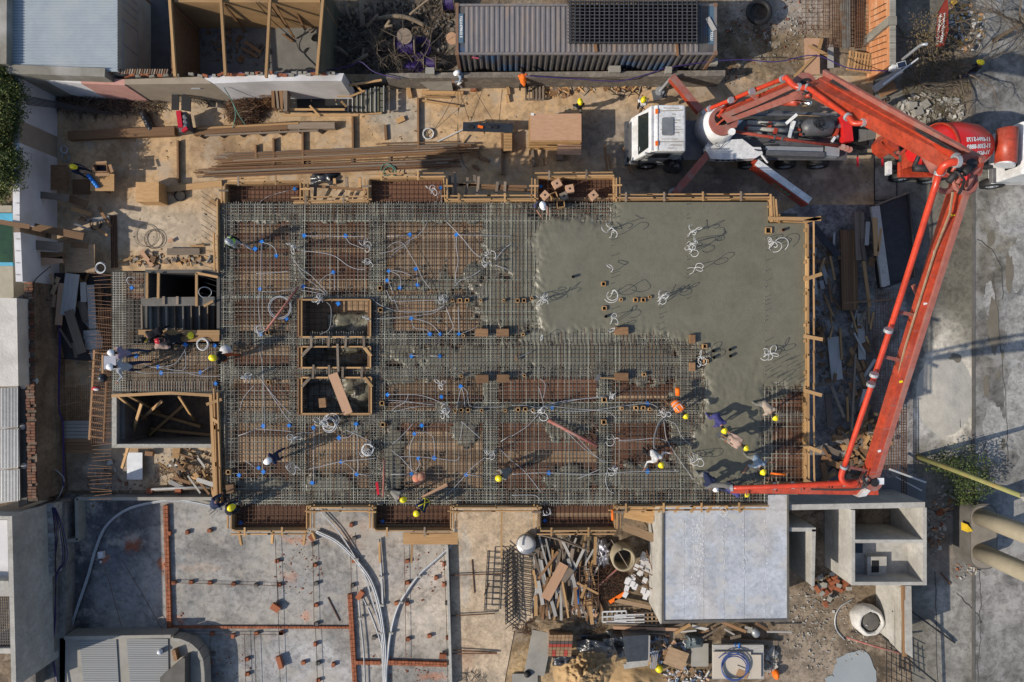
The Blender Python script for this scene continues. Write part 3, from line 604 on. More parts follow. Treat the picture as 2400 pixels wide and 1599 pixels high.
while y<1180:
    for a,b in spans(lambda t:free(t,y),519,1882):
        q=R.uniform(-1,1);board('rebar',P(a,y+q*.7,ZT),P(b,y-q*.7,ZT),.017,.017,R.choice((STEEL,STEEL,COAT)) if R.random()<.8 else RUST,slab);nv+=1
    for a,b in spans(lambda t:free(t,y+3),519,1882): low.stick(P(a,y+4.1,6.045),P(b,y+4.1,6.045),.013) if nv%2 else None
    y+=9.2+R.uniform(-.9,.9)
def grid(mb,x0,y0,x1,y1,sx,sy,z,r=.014,zl=None):
    n=int((x1-x0)/sx)
    for i in range(n+1):
        xx=x0+(x1-x0)*i/n+R.uniform(-.5,.5); mb.stick(P(xx,y0,z),P(xx,y1,z),r)
    n=int((y1-y0)/sy)
    for i in range(n+1):
        yy=y0+(y1-y0)*i/n+R.uniform(-.5,.5); mb.stick(P(x0,yy,z-.02),P(x1,yy,z-.02),r)
for r in ((537,436,703,480),(872,424,1037,480),(1264,422,1436,480),(552,1176,718,1235),(884,1176,1053,1235),(1269,1176,1436,1235)): grid(low,*r,10,9.5,6.1)
low=low.build('bottom_rebar',RUST,slab);low['kind']='stuff'
mb=MB();grid(mb,266,640,340,916,9,9,6.15);grid(mb,341,806,513,916,8.5,8.5,6.15);grid(mb,290,806,513,916,9,9,6.05);mb=mb.build('annex_rebar',STEEL,slab);mb['kind']='stuff'
# dense beam cages
cg=MB()
for (a,b) in VB:
    t=480
    while t<1180:
        mx=(a+b)/2
        if free(mx,t) and R.random()<.93:
            s=R.uniform(-2.5,2.5);cg.stick(P(a-1+s,t,6.2),P(b+4+s,t+R.uniform(-.7,.7),6.2),.016)
            if R.random()<.5: cg.stick(P(a+2,t+2,5.82),P(b-2,t+2,5.82),.016)
        t+=5.6
    for k_ in range(5):
        xx=a+3+(b-a-6)*k_/4
        for s,e in spans(lambda t:free(xx,t),478,1180): cg.stick(P(xx,s,6.17),P(xx+R.uniform(-1,1),e,6.17),.022);cg.stick(P(xx+2,s,5.85),P(xx+2,e,5.85),.022)
for (a,b) in HB+[(692,703)]:
    t=520
    while t<1880:
        my=(a+b)/2
        if free(t,my) and R.random()<.93:
            s=R.uniform(-2.5,2.5);cg.stick(P(t,a-2+s,6.2),P(t+R.uniform(-.7,.7),b+3+s,6.2),.016)
            if R.random()<.5: cg.stick(P(t+2,a+2,5.82),P(t+2,b-2,5.82),.016)
        t+=5.6
    for k_ in range(5):
        yy=a+3+(b-a-6)*k_/4
        for s,e in spans(lambda t:free(t,yy),518,1882): cg.stick(P(s,yy,6.18),P(e,yy+R.uniform(-1,1),6.18),.022);cg.stick(P(s,yy+2,5.86),P(e,yy+2,5.86),.022)
t=640
while t<916: cg.stick(P(263,t,6.18),P(296,t,6.18),.016);t+=5.6
t=264
while t<512: cg.stick(P(t,893,6.18),P(t,918,6.18),.016);t+=6
for xx in (266,272,280,288): cg.stick(P(xx,638,6.17),P(xx,916,6.17),.02)
cg=cg.build('stirrup_cage',COAT,slab);cg['kind']='stuff'
# ---- wet concrete height field
WET=mat('wet_concrete',(.155,.15,.112),(.135,.13,.097),sc_=.9,rough=.36,rnd=0,bump=.35,bsc=22,spec=.45,c3=(.168,.16,.125));mottle(WET,amt=.16,s1=.35,s2=3,s3=60)
PT=[(945,508,300,13,.17),(610,506,80,12,.15),(530,640,10,100,.08),(696,700,12,120,.12),(884,830,12,340,.09),(1150,830,16,340,.10),(1416,960,14,200,.10),(1612,960,34,210,.16),(760,1142,60,26,.2),(660,1165,120,10,.13),(945,1160,240,12,.12),(1335,1128,55,34,.2),(1520,1125,90,36,.2),
 (935,882,62,18,.18),(1130,838,240,30,.2),(1360,832,200,34,.2),(1500,850,90,50,.18),(1185,555,55,85,.22),(1190,710,75,70,.24),(1010,668,120,14,.16),(1110,645,24,22,.2),(830,1000,42,22,.16),(920,1075,22,100,.17),(610,1140,70,20,.14),(1230,610,40,140,.24),(1090,1010,30,40,.16),(930,815,60,30,.16),(990,975,260,10,.12),(1350,790,180,14,.26),(315,735,28,60,.18),(1000,870,40,12,.14),(1330,990,55,40,.12),(560,1165,40,20,.12),(1300,955,260,12,.1),(1040,690,20,60,.1),(900,745,20,40,.14),(700,600,16,60,.2)]
wc=MB();wc.smooth=True;st_=4.5;idx={}
nx=int((1886-518)/st_);ny=int((1182-474)/st_)
Hh={}
for j in range(ny+1):
    for i in range(nx+1):
        x=518+i*st_;y=474+j*st_
        n1=noise.noise(Vector((x*.035,y*.035,1)));n2=noise.noise(Vector((x*.12,y*.12,4)));n3=noise.noise(Vector((x*.4,y*.4,9)))
        if inopen(x,y,3) or (x>1801 and y<522) or (x>1798 and y>1129): continue
        h=5.99
        dd=sdist(x,y,POURX) if x>1170 else -99
        s=(dd+16*n1+9*n2+4*n3+32)/58
        if s>0:
            e=min(s,1.0);e=e*e*(3-2*e);fr=max(0,1-abs(dd-2)/60.);wk=1 if (x>1590 and y>850) else 0
            h=max(h,5.99+.325*e+.035*n3*fr+.03*n2*fr+.005*n2+wk*(.02*noise.noise(Vector((x*.22,y*.07,3)))+.012*n3))
        for cx,cy,rx,ry,lv in PT:
            ax=abs(x-cx)/rx;ay=abs(y-cy)/ry
            if ax>1.7 or ay>1.7: continue
            q=1.25-math.hypot(ax,ay) if min(rx,ry)>15 else 1.2-max(ax,ay)
            q+=n1*.5+n2*.45
            if q>0: h=max(h,5.99+lv*min(1,q*3)+.012*n3)
        if h>6.012:
            Hh[(i,j)]=h
for (i,j),h in Hh.items():
    p=P(518+i*st_,474+j*st_,6.3);idx[(i,j)]=len(wc.v);wc.v.append(Vector((p.x,p.y,h)))
for (i,j) in Hh:
    if all(k in idx for k in((i+1,j),(i,j+1),(i+1,j+1))): wc.q((idx[i,j],idx[i,j+1],idx[i+1,j+1],idx[i+1,j]))
wc.build('wet_concrete',WET,slab)
# screed ripple marks and lines in the fresh concrete
# starter bars on the column rows sticking out of the pour
sb_=MB()
for xr,y0,y1 in ((1430,480,860),(1608,480,720),(1543,700,790),(1792,560,890)):
    t=y0
    while t<y1:
        sb_.stick(P(xr+R.uniform(-1,1),t,6.28),P(xr,t+R.uniform(-1,1),6.28+R.uniform(.1,.42)),.014);t+=R.choice((9,14,24))
sb_=sb_.build('starter_bar',COND,slab);sb_['kind']='stuff'
sb_=MB()
for i in range(26):
    x=1798+R.uniform(0,80);y=R.uniform(840,925);sb_.stick(P(x,y,6.2),P(x+R.uniform(-1,1),y+1,6.75),.014)
for i in range(22):
    x=1880+R.uniform(0,14);y=530+i*27;sb_.stick(P(x-8,y,6.2),P(x+16,y+R.uniform(-2,2),6.3),.014)
for i in range(18): # bars poking out left of the slab
    y=472+i*13; sb_.stick(P(470+R.uniform(0,8),y-6-18*(i<9),6.2),P(522,y+9,6.1),.016)
for i in range(18): y=1168+i*4; sb_.stick(P(488+R.uniform(0,8),y+12,6.1),P(530,y-20,6.2),.016) if i<9 else None
sb_=sb_.build('starter_bar',DARK,slab);sb_['kind']='stuff'
# ---- openings with timber sides
for n_,o in enumerate(OPEN):
    t=thing('opening_formwork',('upper timber lined recess with a mound of grey concrete inside','middle narrow timber lined recess with corner braces','lower timber lined recess with a plank lying across it')[n_],'formwork',P((o[0]+o[2])/2,(o[1]+o[3])/2,5.3))
    x0,y0,x1,y1=o
    for a,b in (((x0,y0),(x1,y0)),((x0,y1),(x1,y1)),((x0,y0),(x0,y1)),((x1,y0),(x1,y1))): board('side_board',P(*a,6.0),P(*b,6.0),.05,.85,W_BRN,t); board('top_rail',P(*a,6.44),P(*b,6.44),.06,.04,W_NEW,t)
    m=MB();m.rect(x0,y0,x1,y1,5.2,5.3);m.build('bottom_board',W_PLT if n_==0 else TRO,t)
    m=MB();grid(m,x0+3,y0+3,x1-3,y1-3,13,13,5.5,.014);m=m.build('rebar',DARK,t);m['kind']='stuff'
    cm=MB();cm.smooth=True;G=26
    for j in range(G+1):
        for i in range(G+1):
            x=x0+(x1-x0)*i/G;y=y0+(y1-y0)*j/G;q=noise.noise(Vector((x*.03,y*.03,n_)))+noise.noise(Vector((x*.11,y*.11,n_)))*.4
            h=(.35 if x>x0+60 and y>y0+32 else -.25) if n_==0 else .16
            p=P(x,y,5.5);cm.v.append(Vector((p.x,p.y,5.3+max(-.01,h*.8+q*.22))))
    for j in range(G):
        for i in range(G): a=j*(G+1)+i;cm.q((a,a+G+1,a+G+2,a+1))
    cm.build('wet_concrete',WET,t)
    if n_>0:
        for (ax,ay,bx,by) in ((x0,y0+22,x0+20,y0),(x1-16,y0,x1+2,y0+22)): board('corner_brace',P(ax,ay,6.5),P(bx,by,6.5),.12,.03,W_NEW if ax>x0+9 else W_OLD,t)
for i,(x,y0,y1) in enumerate(((729,788,815),(771,788,815),(811,788,815),(852,788,815),(791,806,875),(735,855,888),(771,856,888),(804,860,886),(849,860,886))):
    tag(board('cross_batten',P(x,y0,6.5),P(x+R.uniform(-2,2),y1,6.5),.09,.05,W_OLD),'short grey batten bridging the timber recesses, %s'%('upper gap, leftmost','upper gap, second','upper gap, third','upper gap, rightmost','long one across the middle recess','lower gap, leftmost','lower gap beside the plank','lower gap, third','lower gap, rightmost')[i],'batten')
tag(board('walk_plank',P(780,876,6.56),P(816,970,6.56),px(22,6.5),.05,W_PNK),'wide light plank lying diagonally across the lower timber recess','plank')
# ---- formwork round the edge
def form(name,lab,segs,z=6.3,loc=None,ties=True):
    """segs: (x0,y0,x1,y1,ox,oy): inner board line and outward unit step"""
    t=thing(name,lab,'formwork',loc or P(segs[0][0],segs[0][1],z-.5))
    for x0,y0,x1,y1,ox,oy in segs:
        n=max(1,int(math.hypot(x1-x0,y1-y0)/75))
        for i in range(n):
            f0=i/n;f1=(i+1)/n;q=lambda f,o,zz:P(x0+(x1-x0)*f+ox*o+R.uniform(-.6,.6),y0+(y1-y0)*f+oy*o+R.uniform(-.6,.6),zz)
            board('side_board',q(f0,0,z-.15),q(f1,0,z-.15),.035,.45,W_NEW,t)
            board('rail',q(f0,6,z+.12),q(f1+.02,6,z+.12),.05,.08,W_NEW,t)
            if R.random()<.85: board('rail',q(f0-.04,14,z+.05),q(f1,14,z+.05),.05,.08,W_NEW,t)
            if ties: board('tie',q(f0+.3/n,-2,z+.18),q(f0+.3/n,20,z+.18),.07,.04,W_NEW if R.random()<.6 else W_OLD,t)
    return t
U,Dn,Lf,Rt=(0,-1),(0,1),(-1,0),(1,0)
form('bay_formwork','timber formwork of the upper left balcony bay',[(533,434,706,430,*U),(533,434,533,476,*Lf),(707,430,707,474,*Rt)])
form('bay_formwork','timber formwork of the upper middle balcony bay, with torn top corner',[(868,422,1040,420,*U),(868,422,868,472,*Lf),(1041,420,1043,472,*Rt)])
form('bay_formwork','timber formwork of the upper right balcony bay holding loose wooden boxes',[(1260,420,1436,418,*U),(1260,420,1260,472,*Lf),(1438,418,1438,472,*Rt)])
form('edge_formwork','timber edge formwork between the upper left and upper middle balcony bays',[(690,478,868,474,*U)])
form('edge_formwork','timber edge formwork between the upper middle and upper right balcony bays',[(1043,474,1258,472,*U)])
form('edge_formwork','straight timber edge formwork above the smooth wet concrete, near the outrigger',[(1440,471,1800,469,*U),(1800,469,1801,520,*Rt),(1801,521,1884,523,*U)])
form('bay_formwork','timber formwork of the lower left balcony bay above the orange brick lines',[(548,1238,722,1238,*Dn),(548,1184,548,1238,*Lf),(722,1184,722,1238,*Rt)])
form('bay_formwork','timber formwork of the lower middle balcony bay where a man in harness works',[(880,1238,1057,1238,*Dn),(880,1184,880,1238,*Lf),(1057,1184,1057,1238,*Rt)])
form('bay_formwork','timber formwork of the lower right balcony bay with an orange drain pipe',[(1266,1238,1440,1238,*Dn),(1266,1184,1266,1238,*Lf),(1440,1184,1440,1238,*Rt)])
form('edge_formwork','timber edge formwork along the gap between lower left and lower middle bays',[(722,1184,880,1184,*Dn)],ties=False)
form('edge_formwork','timber edge formwork along the gap between lower middle and lower right bays',[(1057,1184,1266,1184,*Dn)],ties=False)
form('edge_formwork','timber edge formwork hanging over the silver roof',[(1440,1182,1795,1180,*Dn),(1797,1130,1885,1130,*Dn)])
form('edge_formwork','rusty stained timber formwork along the left side of the main slab',[(515,470,517,635,*Lf),(516,920,524,1180,*Lf)],ties=False)
fr=thing('guard_rail','double timber guard rail along the right edge of the wet concrete','guard rail',P(1886,800,6.3))
for i in range(8):
    a=524+i*76;b=a+78
    board('side_board',P(1885,a,6.2),P(1885,b,6.2),.04,.5,W_NEW,fr)
    board('rail',P(1893.5+i*.3,a+2,6.5),P(1893.5+i*.3,b+4,6.5),.06,.05,W_NEW,fr);board('rail',P(1907,a-6,6.5),P(1907.5+i*.2,b-2,6.5),.05,.05,W_NEW,fr)
for x0,y0,x1,y1 in ((1801,512,1924,514),(1884,656,1926,642),(1884,788,1928,796),(1884,915,1926,927),(1884,1044,1925,1060),(1884,520,1924,510),(1884,1125,1906,1135)): board('cross_tie',P(x0,y0,6.57),P(x1,y1,6.57),.14,.04,W_NEW,fr)
for i in range(16): board('clip',P(1884,540+i*37,6.46),P(1889,541+i*37,6.46),.12,.05,W_NEW,fr)
for x in (1806,1812,1818): board('stair_post',P(x,455+x-1806,6.5),P(x+4,520,6.5),.06,.05,W_NEW,fr)
# joists seen in the gaps
for i,(x0,y0,x1,y1) in enumerate(((722,432,724,470),(740,428,738,468),(758,472,776,440),(785,474,806,446),(818,472,828,444),(830,470,846,438),(784,418,786,446),(812,416,814,444),(843,416,844,444),(857,462,868,440))):
    tag(board('joist',P(x0,y0,5.9),P(x1,y1,5.7),.11,.09,W_OLD if i%2 else W_NEW),'joist left of the upper middle bay','joist','joists left of the upper middle bay')
for i,(x0,y0,x1,y1) in enumerate(((1054,412,1056,462),(1066,404,1068,464),(1096,416,1091,465),(1122,414,1118,466),(1166,426,1162,466),(1184,426,1182,466),(1112,410,1113,430))):
    tag(board('joist',P(x0,y0,5.9),P(x1,y1,5.8),.11,.09,W_OLD),'joist left of the upper right bay','joist','joists left of the upper right bay')
for i in range(4): tag(board('joist_rail',P((705,1045,1075,1130)[i],(434,432,434,440)[i],5.8),P((868,1120,1235,1258)[i],(446,434,438,448)[i],5.8),.1,.08,W_BRN),'long horizontal rail tying the propping joists, %s'%('left gap','near the middle bay','mid gap','by the right bay')[i],'rail')
for i,(x0,y0,x1,y1) in enumerate(((732,1246,738,1262),(640,1246,638,1272),(716,1244,712,1276),(560,1244,566,1276))): tag(board('prop',P(x0,y0,6.0),P(x1,y1,5.2),.1,.1,W_NEW),'short timber prop under the lower left bay, %s'%('right side','centre','beside the brick','left side, yellowish')[i],'prop')
for i in range(8): tag(board('strut',P(1480+i*38,1183,6.0),P(1474+i*38-6,1200,5.3),.1,.07,W_NEW),'small diagonal strut above the silver roof','strut','struts above the silver roof')
tag(board('plywood_sheet',P(945,1262,5.3),P(1073,1262,5.3),px(28,5.3),.03,W_NEW),'plywood shelf fixed under the lower middle balcony bay','plywood')
# ---- annex: stair, pit, shaft
an=thing('stair_opening','dark stair opening with precast steps on the left side of the slab','stair opening',P(420,710,3))
PIT=mat('pit_shade_wall',(.10,.095,.085),(.07,.065,.06),sc_=1,rnd=0)  # dark base colour supplies the pit's shade
for r in ((340,632,512,640),(338,640,345,780),(508,640,515,800)): m=MB();m.rect(*r,0,6.25);m.build('pit_wall',PIT,an)
m=MB();m.rect(345,640,510,702,.0,.3);m.build('pit_shade_floor',BLACK,an)  # black floor colour paints the darkness of the depth
board('landing_beam',P(333,708,6.2),P(505,706,6.2),.35,.2,CONCD,an)
for x in (384,416): board('beam_clip',P(x,695,6.34),P(x,714,6.34),.1,.05,W_OLD,an)
for i in range(9):
    x=333+i*19.2;z=6.25-i*.17
    board('step',P(x+9,716,z-.2),P(x+9,772,z-.2),px(17,z),.16,CONCD,an);board('step_nosing',P(x,714,z),P(x+1,773,z),.07,.12,CONC if i%2 else W_OLD,an)
for x0,y0,x1,y1 in ((345,640,345,700),(372,640,371,700),(461,640,461,718),(461,640,511,650),(325,776,515,777),(325,782,515,783),(478,718,500,706)): board('trim_board',P(x0,y0,6.38),P(x1,y1,6.38),.1,.06,W_NEW,an)
tag(board('work_board',P(338,793,6.32),P(514,790,6.32),px(20,6.3),.03,W_NEW),'long light walk board laid along the stair opening, holding a yellow helmet','board')
sh=thing('concrete_shaft','open concrete walled shaft with loose props inside, left of the main slab','shaft',P(390,980,3))
RIM=mat('rough_rim',(.42,.41,.37),(.26,.25,.22),sc_=9,rough=.9,bump=.5,rnd=0)
wall('shaft_wall',[(262,930),(274,930),(274,1042),(262,1046)],0,5.6,CONC,None,par=sh);wall('shaft_wall',[(262,1042),(520,1042),(520,1050),(262,1050)],0,5.6,CONC,None,par=sh)
wall('rim',[(262,930),(273,930),(273,1043),(262,1047)],5.6,5.66,RIM,None,par=sh);wall('rim',[(273,1041),(520,1041),(520,1047),(273,1047)],5.6,5.66,RIM,None,par=sh)
wall('shaft_wall',[(262,921),(520,921),(520,926),(262,926)],0,5.6,CONCD,None,par=sh)
m=MB();m.rect(262,915,530,1050,3.0,3.2);m.build('shaft_floor',PLAST,sh)
for x0,y0,z0,x1,y1,z1 in ((330,960,3.4,470,1000,3.4),(380,940,5.4,300,1010,3.3),(420,930,5.8,455,985,3.3),(300,1000,3.3,500,1020,3.4),(350,1020,3.3,430,950,3.6),(262,928,6.2,400,921,6.2),(400,921,6.2,512,928,6.2),(290,922,6.1,374,968,3.5),(276,928,6.1,352,992,3.2),(332,946,6.0,286,1097,2.5),(345,992,3.0,424,968,2.0),(494,925,6.3,505,1180,6.3),(508,922,6.3,511,1180,6.3),(484,948,6.4,520,936,6.4),(498,982,6.4,514,992,6.4)): board('timber',P(x0,y0,z0),P(x1,y1,z1),.12,.06,W_NEW,sh)
lr=MB()
for i in range(60): y=640+i*9; lr.stick(P(205+R.uniform(0,20),y,4.6+R.random()*.5),P(262,y+R.uniform(-6,6),5.4),.02)
for i in range(9): lr.stick(P(232+i*4,720,4.9),P(214+i*5,1040,4.9),.02)
tag(lr.build('rusty_bars',RUST),'tangle of rusty starter bars along the left edge of the slab annex','reinforcement',None,'stuff')
ld_=thing('ladder','long pinkish timber ladder leaning along the left edge of the slab annex','ladder',P(230,930,4))
for a,b in (((222,820),(210,1030)),((252,850),(244,1035))): board('rail',P(*a,4.9),P(*b,3.2),.09,.07,W_BRN,ld_)
for i in range(13): t=i/12.5;board('rung',P(222-12*t,826+204*t,4.9-1.6*t),P(252-8*t,830+206*t,4.9-1.6*t),.06,.05,W_BRN,ld_)
# ---- box-outs, blue boxes, pipes
BX=[(891.5,676,9),(892.5,727,9),(1061,703.5,6),(1078,704.5,8),(1095,704.5,8),(1127,705,5),(1181,705,5),(1086,787,6),(628,780,8),(630,896,8),(896,945,9),(898,995,9),(1081.5,882,6),(1067,963,6),(1081,961,8),(1097,961,8),(1129,962,6),(1184,962,6),(1213,705,8),(1228,705,8),(1246,700,6),(1414,666,9),(1416,723,9),(1455,703,6),(1489,703.5,9),(1507,703.5,9),(1522,697,6),(1226,784,6),(1229,880,6),(1214,960,8),(1231,959,8),(1248,961,6),(1416,937,10),(1415,989,10),(1457,957,6),(1490,956,8),(1507,956,8),(1522,959,6),(1509,878,7),(1651,812,9),(1654,847,9),(1800,541,13),(537,1106,9)]
HOLE=mat('hole_shade',(.008,.007,.006),rnd=0)  # near-black fill painted as the shade inside openings
for x,y,s in BX:
    t=thing('box_out','square box-out with dark hole, %s'%('in wet concrete' if sdist(x,y,POUR)>0 else 'among rebar'),'box-out',P(x,y,6.1),'box-outs in the wet concrete' if sdist(x,y,POUR)>0 else 'box-outs among the rebar')
    h=px(s,6.3)/2
    c=P(x,y,6.32)
    for dx,dy in((1,0),(-1,0),(0,1),(0,-1)):
        a=c+Vector((dx*h-abs(dy)*h,dy*h-abs(dx)*h,0));b=c+Vector((dx*h+abs(dy)*h,dy*h+abs(dx)*h,0));board('side',a,b,.025,.2,W_NEW,t)
    m=MB();m.box(c+Vector((0,0,-.02)),h*1.9,h*1.9,.05);m.build('hole',HOLE,t)
BB=[(693,444),(1033,441),(714.5,553),(811,554),(961,551),(1070,551),(615,567),(649,600),(600,584),(782,639),(712,672),(611,678),(912,636),(975,631),(908,658),(938,675),(979,668),(794,712),(965,747),(673,747),(1008,783),(1032,783),(1076,783),(613,783),(965,835),(1031,835),(1080,906),(909,925),(1035,930),(619,998),(679,997),(736,1002),(836,994),(796,1026),(972,1016),(989,997),(981,1074),(1018,1073),(965,1110),(1093,1112),(800,1082),(837,1111),(733,1131),(608,1096),(619,1105),(1294,955),(1517,946),(1286,1108),(1517,1104),(436,808),(321,834),(372,860),(380,874),(471,873),(507,899),(505,810),(562,1113),(311,675),(565,1225),(897,1222),(1277,1220),(1267,438)]
bm=MB();bm.prism([(math.cos(i*.785)*.075,math.sin(i*.785)*.075) for i in range(8)],0,.09)
for i in range(4): bm.box((math.cos(i*1.571)*.08,math.sin(i*1.571)*.08,.045),.035,.035,.05)
bme=bm.build('blue_box',BLUE,None,Vector((0,0,0)));bmesh_=bme.data;PEND.remove(bme);bpy.data.objects.remove(bme)
for x,y in BB:
    o=bpy.data.objects.new('electrical_box',bmesh_);reg(o,Matrix.Translation(P(x,y,5.98 if y>1190 or y<470 else 6.2))@Matrix.Rotation(R.uniform(-.3,.3),4,'Z')@Matrix.Scale(R.uniform(.9,1.1),4),None)
    g='left annex' if x<515 else 'upper left quarter' if x<880 and y<800 else 'lower left quarter' if x<880 else 'upper middle field' if y<800 else 'lower middle field' if x<1200 else 'lower right field'
    tag(o,'blue electrical box on the rebar, %s'%g,'electrical box','blue electrical boxes, '+g)
for i,(x,y,c) in enumerate(((1672,823,RUST),(1673,838,RUST),(1711,820,RUST),(1712,835,RUST),(1420,742,RUST),(1343,649,LGREY),(1836,539,ORG),(957,653,RUST),(963,1012,RUST),(1345,1010,RUST))):
    m=MB();m.smooth=True;m.tube([P(x,y,6.2),P(x,y,6.52)],px(3.4,6.4),12,False);m.tube([P(x,y,6.52),P(x,y,6.2)],px(2.6,6.4),12,False)
    tag(m.build('pipe_sleeve',c),'short upright pipe stub, %s'%('upper left of four in the wet concrete','lower left of four in the wet concrete','upper right of four in the wet concrete','lower right of four in the wet concrete','rusty, beside a square box-out in the pour','grey, alone in the smooth concrete','orange, in the top right corner of the pour','dark, in the upper middle rebar field','dark, beside blue boxes in the lower field','dark, near the long pink pipe')[i],'pipe stub')
for i,(x,y,w_,h_,rz) in enumerate(((1129,780,30,18,0),(1178,780,29,18,0),(1130,888,30,19,0),(1179,887,29,18,0),(1456,776,31,18,0),(1456,883,31,18,0),(1622,795,12,20,0),(1622,860,12,20,0),(757,944,16,22,.1),(541,1145,18,20,.1))):
    m=MB();m.box(P(x,y,6.42),px(w_,6.4),px(h_,6.4),.22,rz)
    tag(m.build('wooden_cover',W_BRN),'wooden lid on a column head: %s'%('left of the upper pair in mid slab','right of the upper pair in mid slab','left of the lower pair in mid slab','right of the lower pair in mid slab','at the lower edge of the smooth concrete','with a hammer beside it, below the pour','small, upper of two near the pour corner','small, lower of two near the pour corner','deep inside the lower recess','beside the crouching man in navy')[i],'lid')
for i,(x,y,s,rz) in enumerate(((1305,432,19,.5),(1335,444,18,.2),(1390,459,18,.7),(1277,459,17,.8),(1298,461,15,.4),(1321,461,17,.4),(1314,479,16,.1))):
    t=thing('wooden_box','small plywood box on the upper right bay, %s'%('topmost, with a knot hole','right of the topmost','on its own at the right','leftmost, on its side','open, with a yellow thing inside','grey sided, in the middle','lowest, open, by the white helmet')[i],'wooden box',P(x,y,6.2))
    q=px(s,6.4)
    c=P(x,y,6.4)
    if i in(4,6):
        for k_ in range(4):
            a=rz+k_*1.5708;d=Vector((math.cos(a),math.sin(a),0));e=Vector((-d.y,d.x,0));board('side',c+d*q/2-e*q/2,c+d*q/2+e*q/2,.02,.3,W_NEW,t)
        if i==4: m=MB();m.ell(c+Vector((-.1,.0,-.05)),.06,.06,.05,8,4);m.build('cap',YEL,t)
    else:
        m=MB();m.box(c,q,q,.3,rz);m.build('body',W_PNK if i!=5 else W_OLD,t); m=MB();m.box(c+Vector((0,0,.15)),.08,.08,.004,rz);m.build('knot',C_BLK,t)
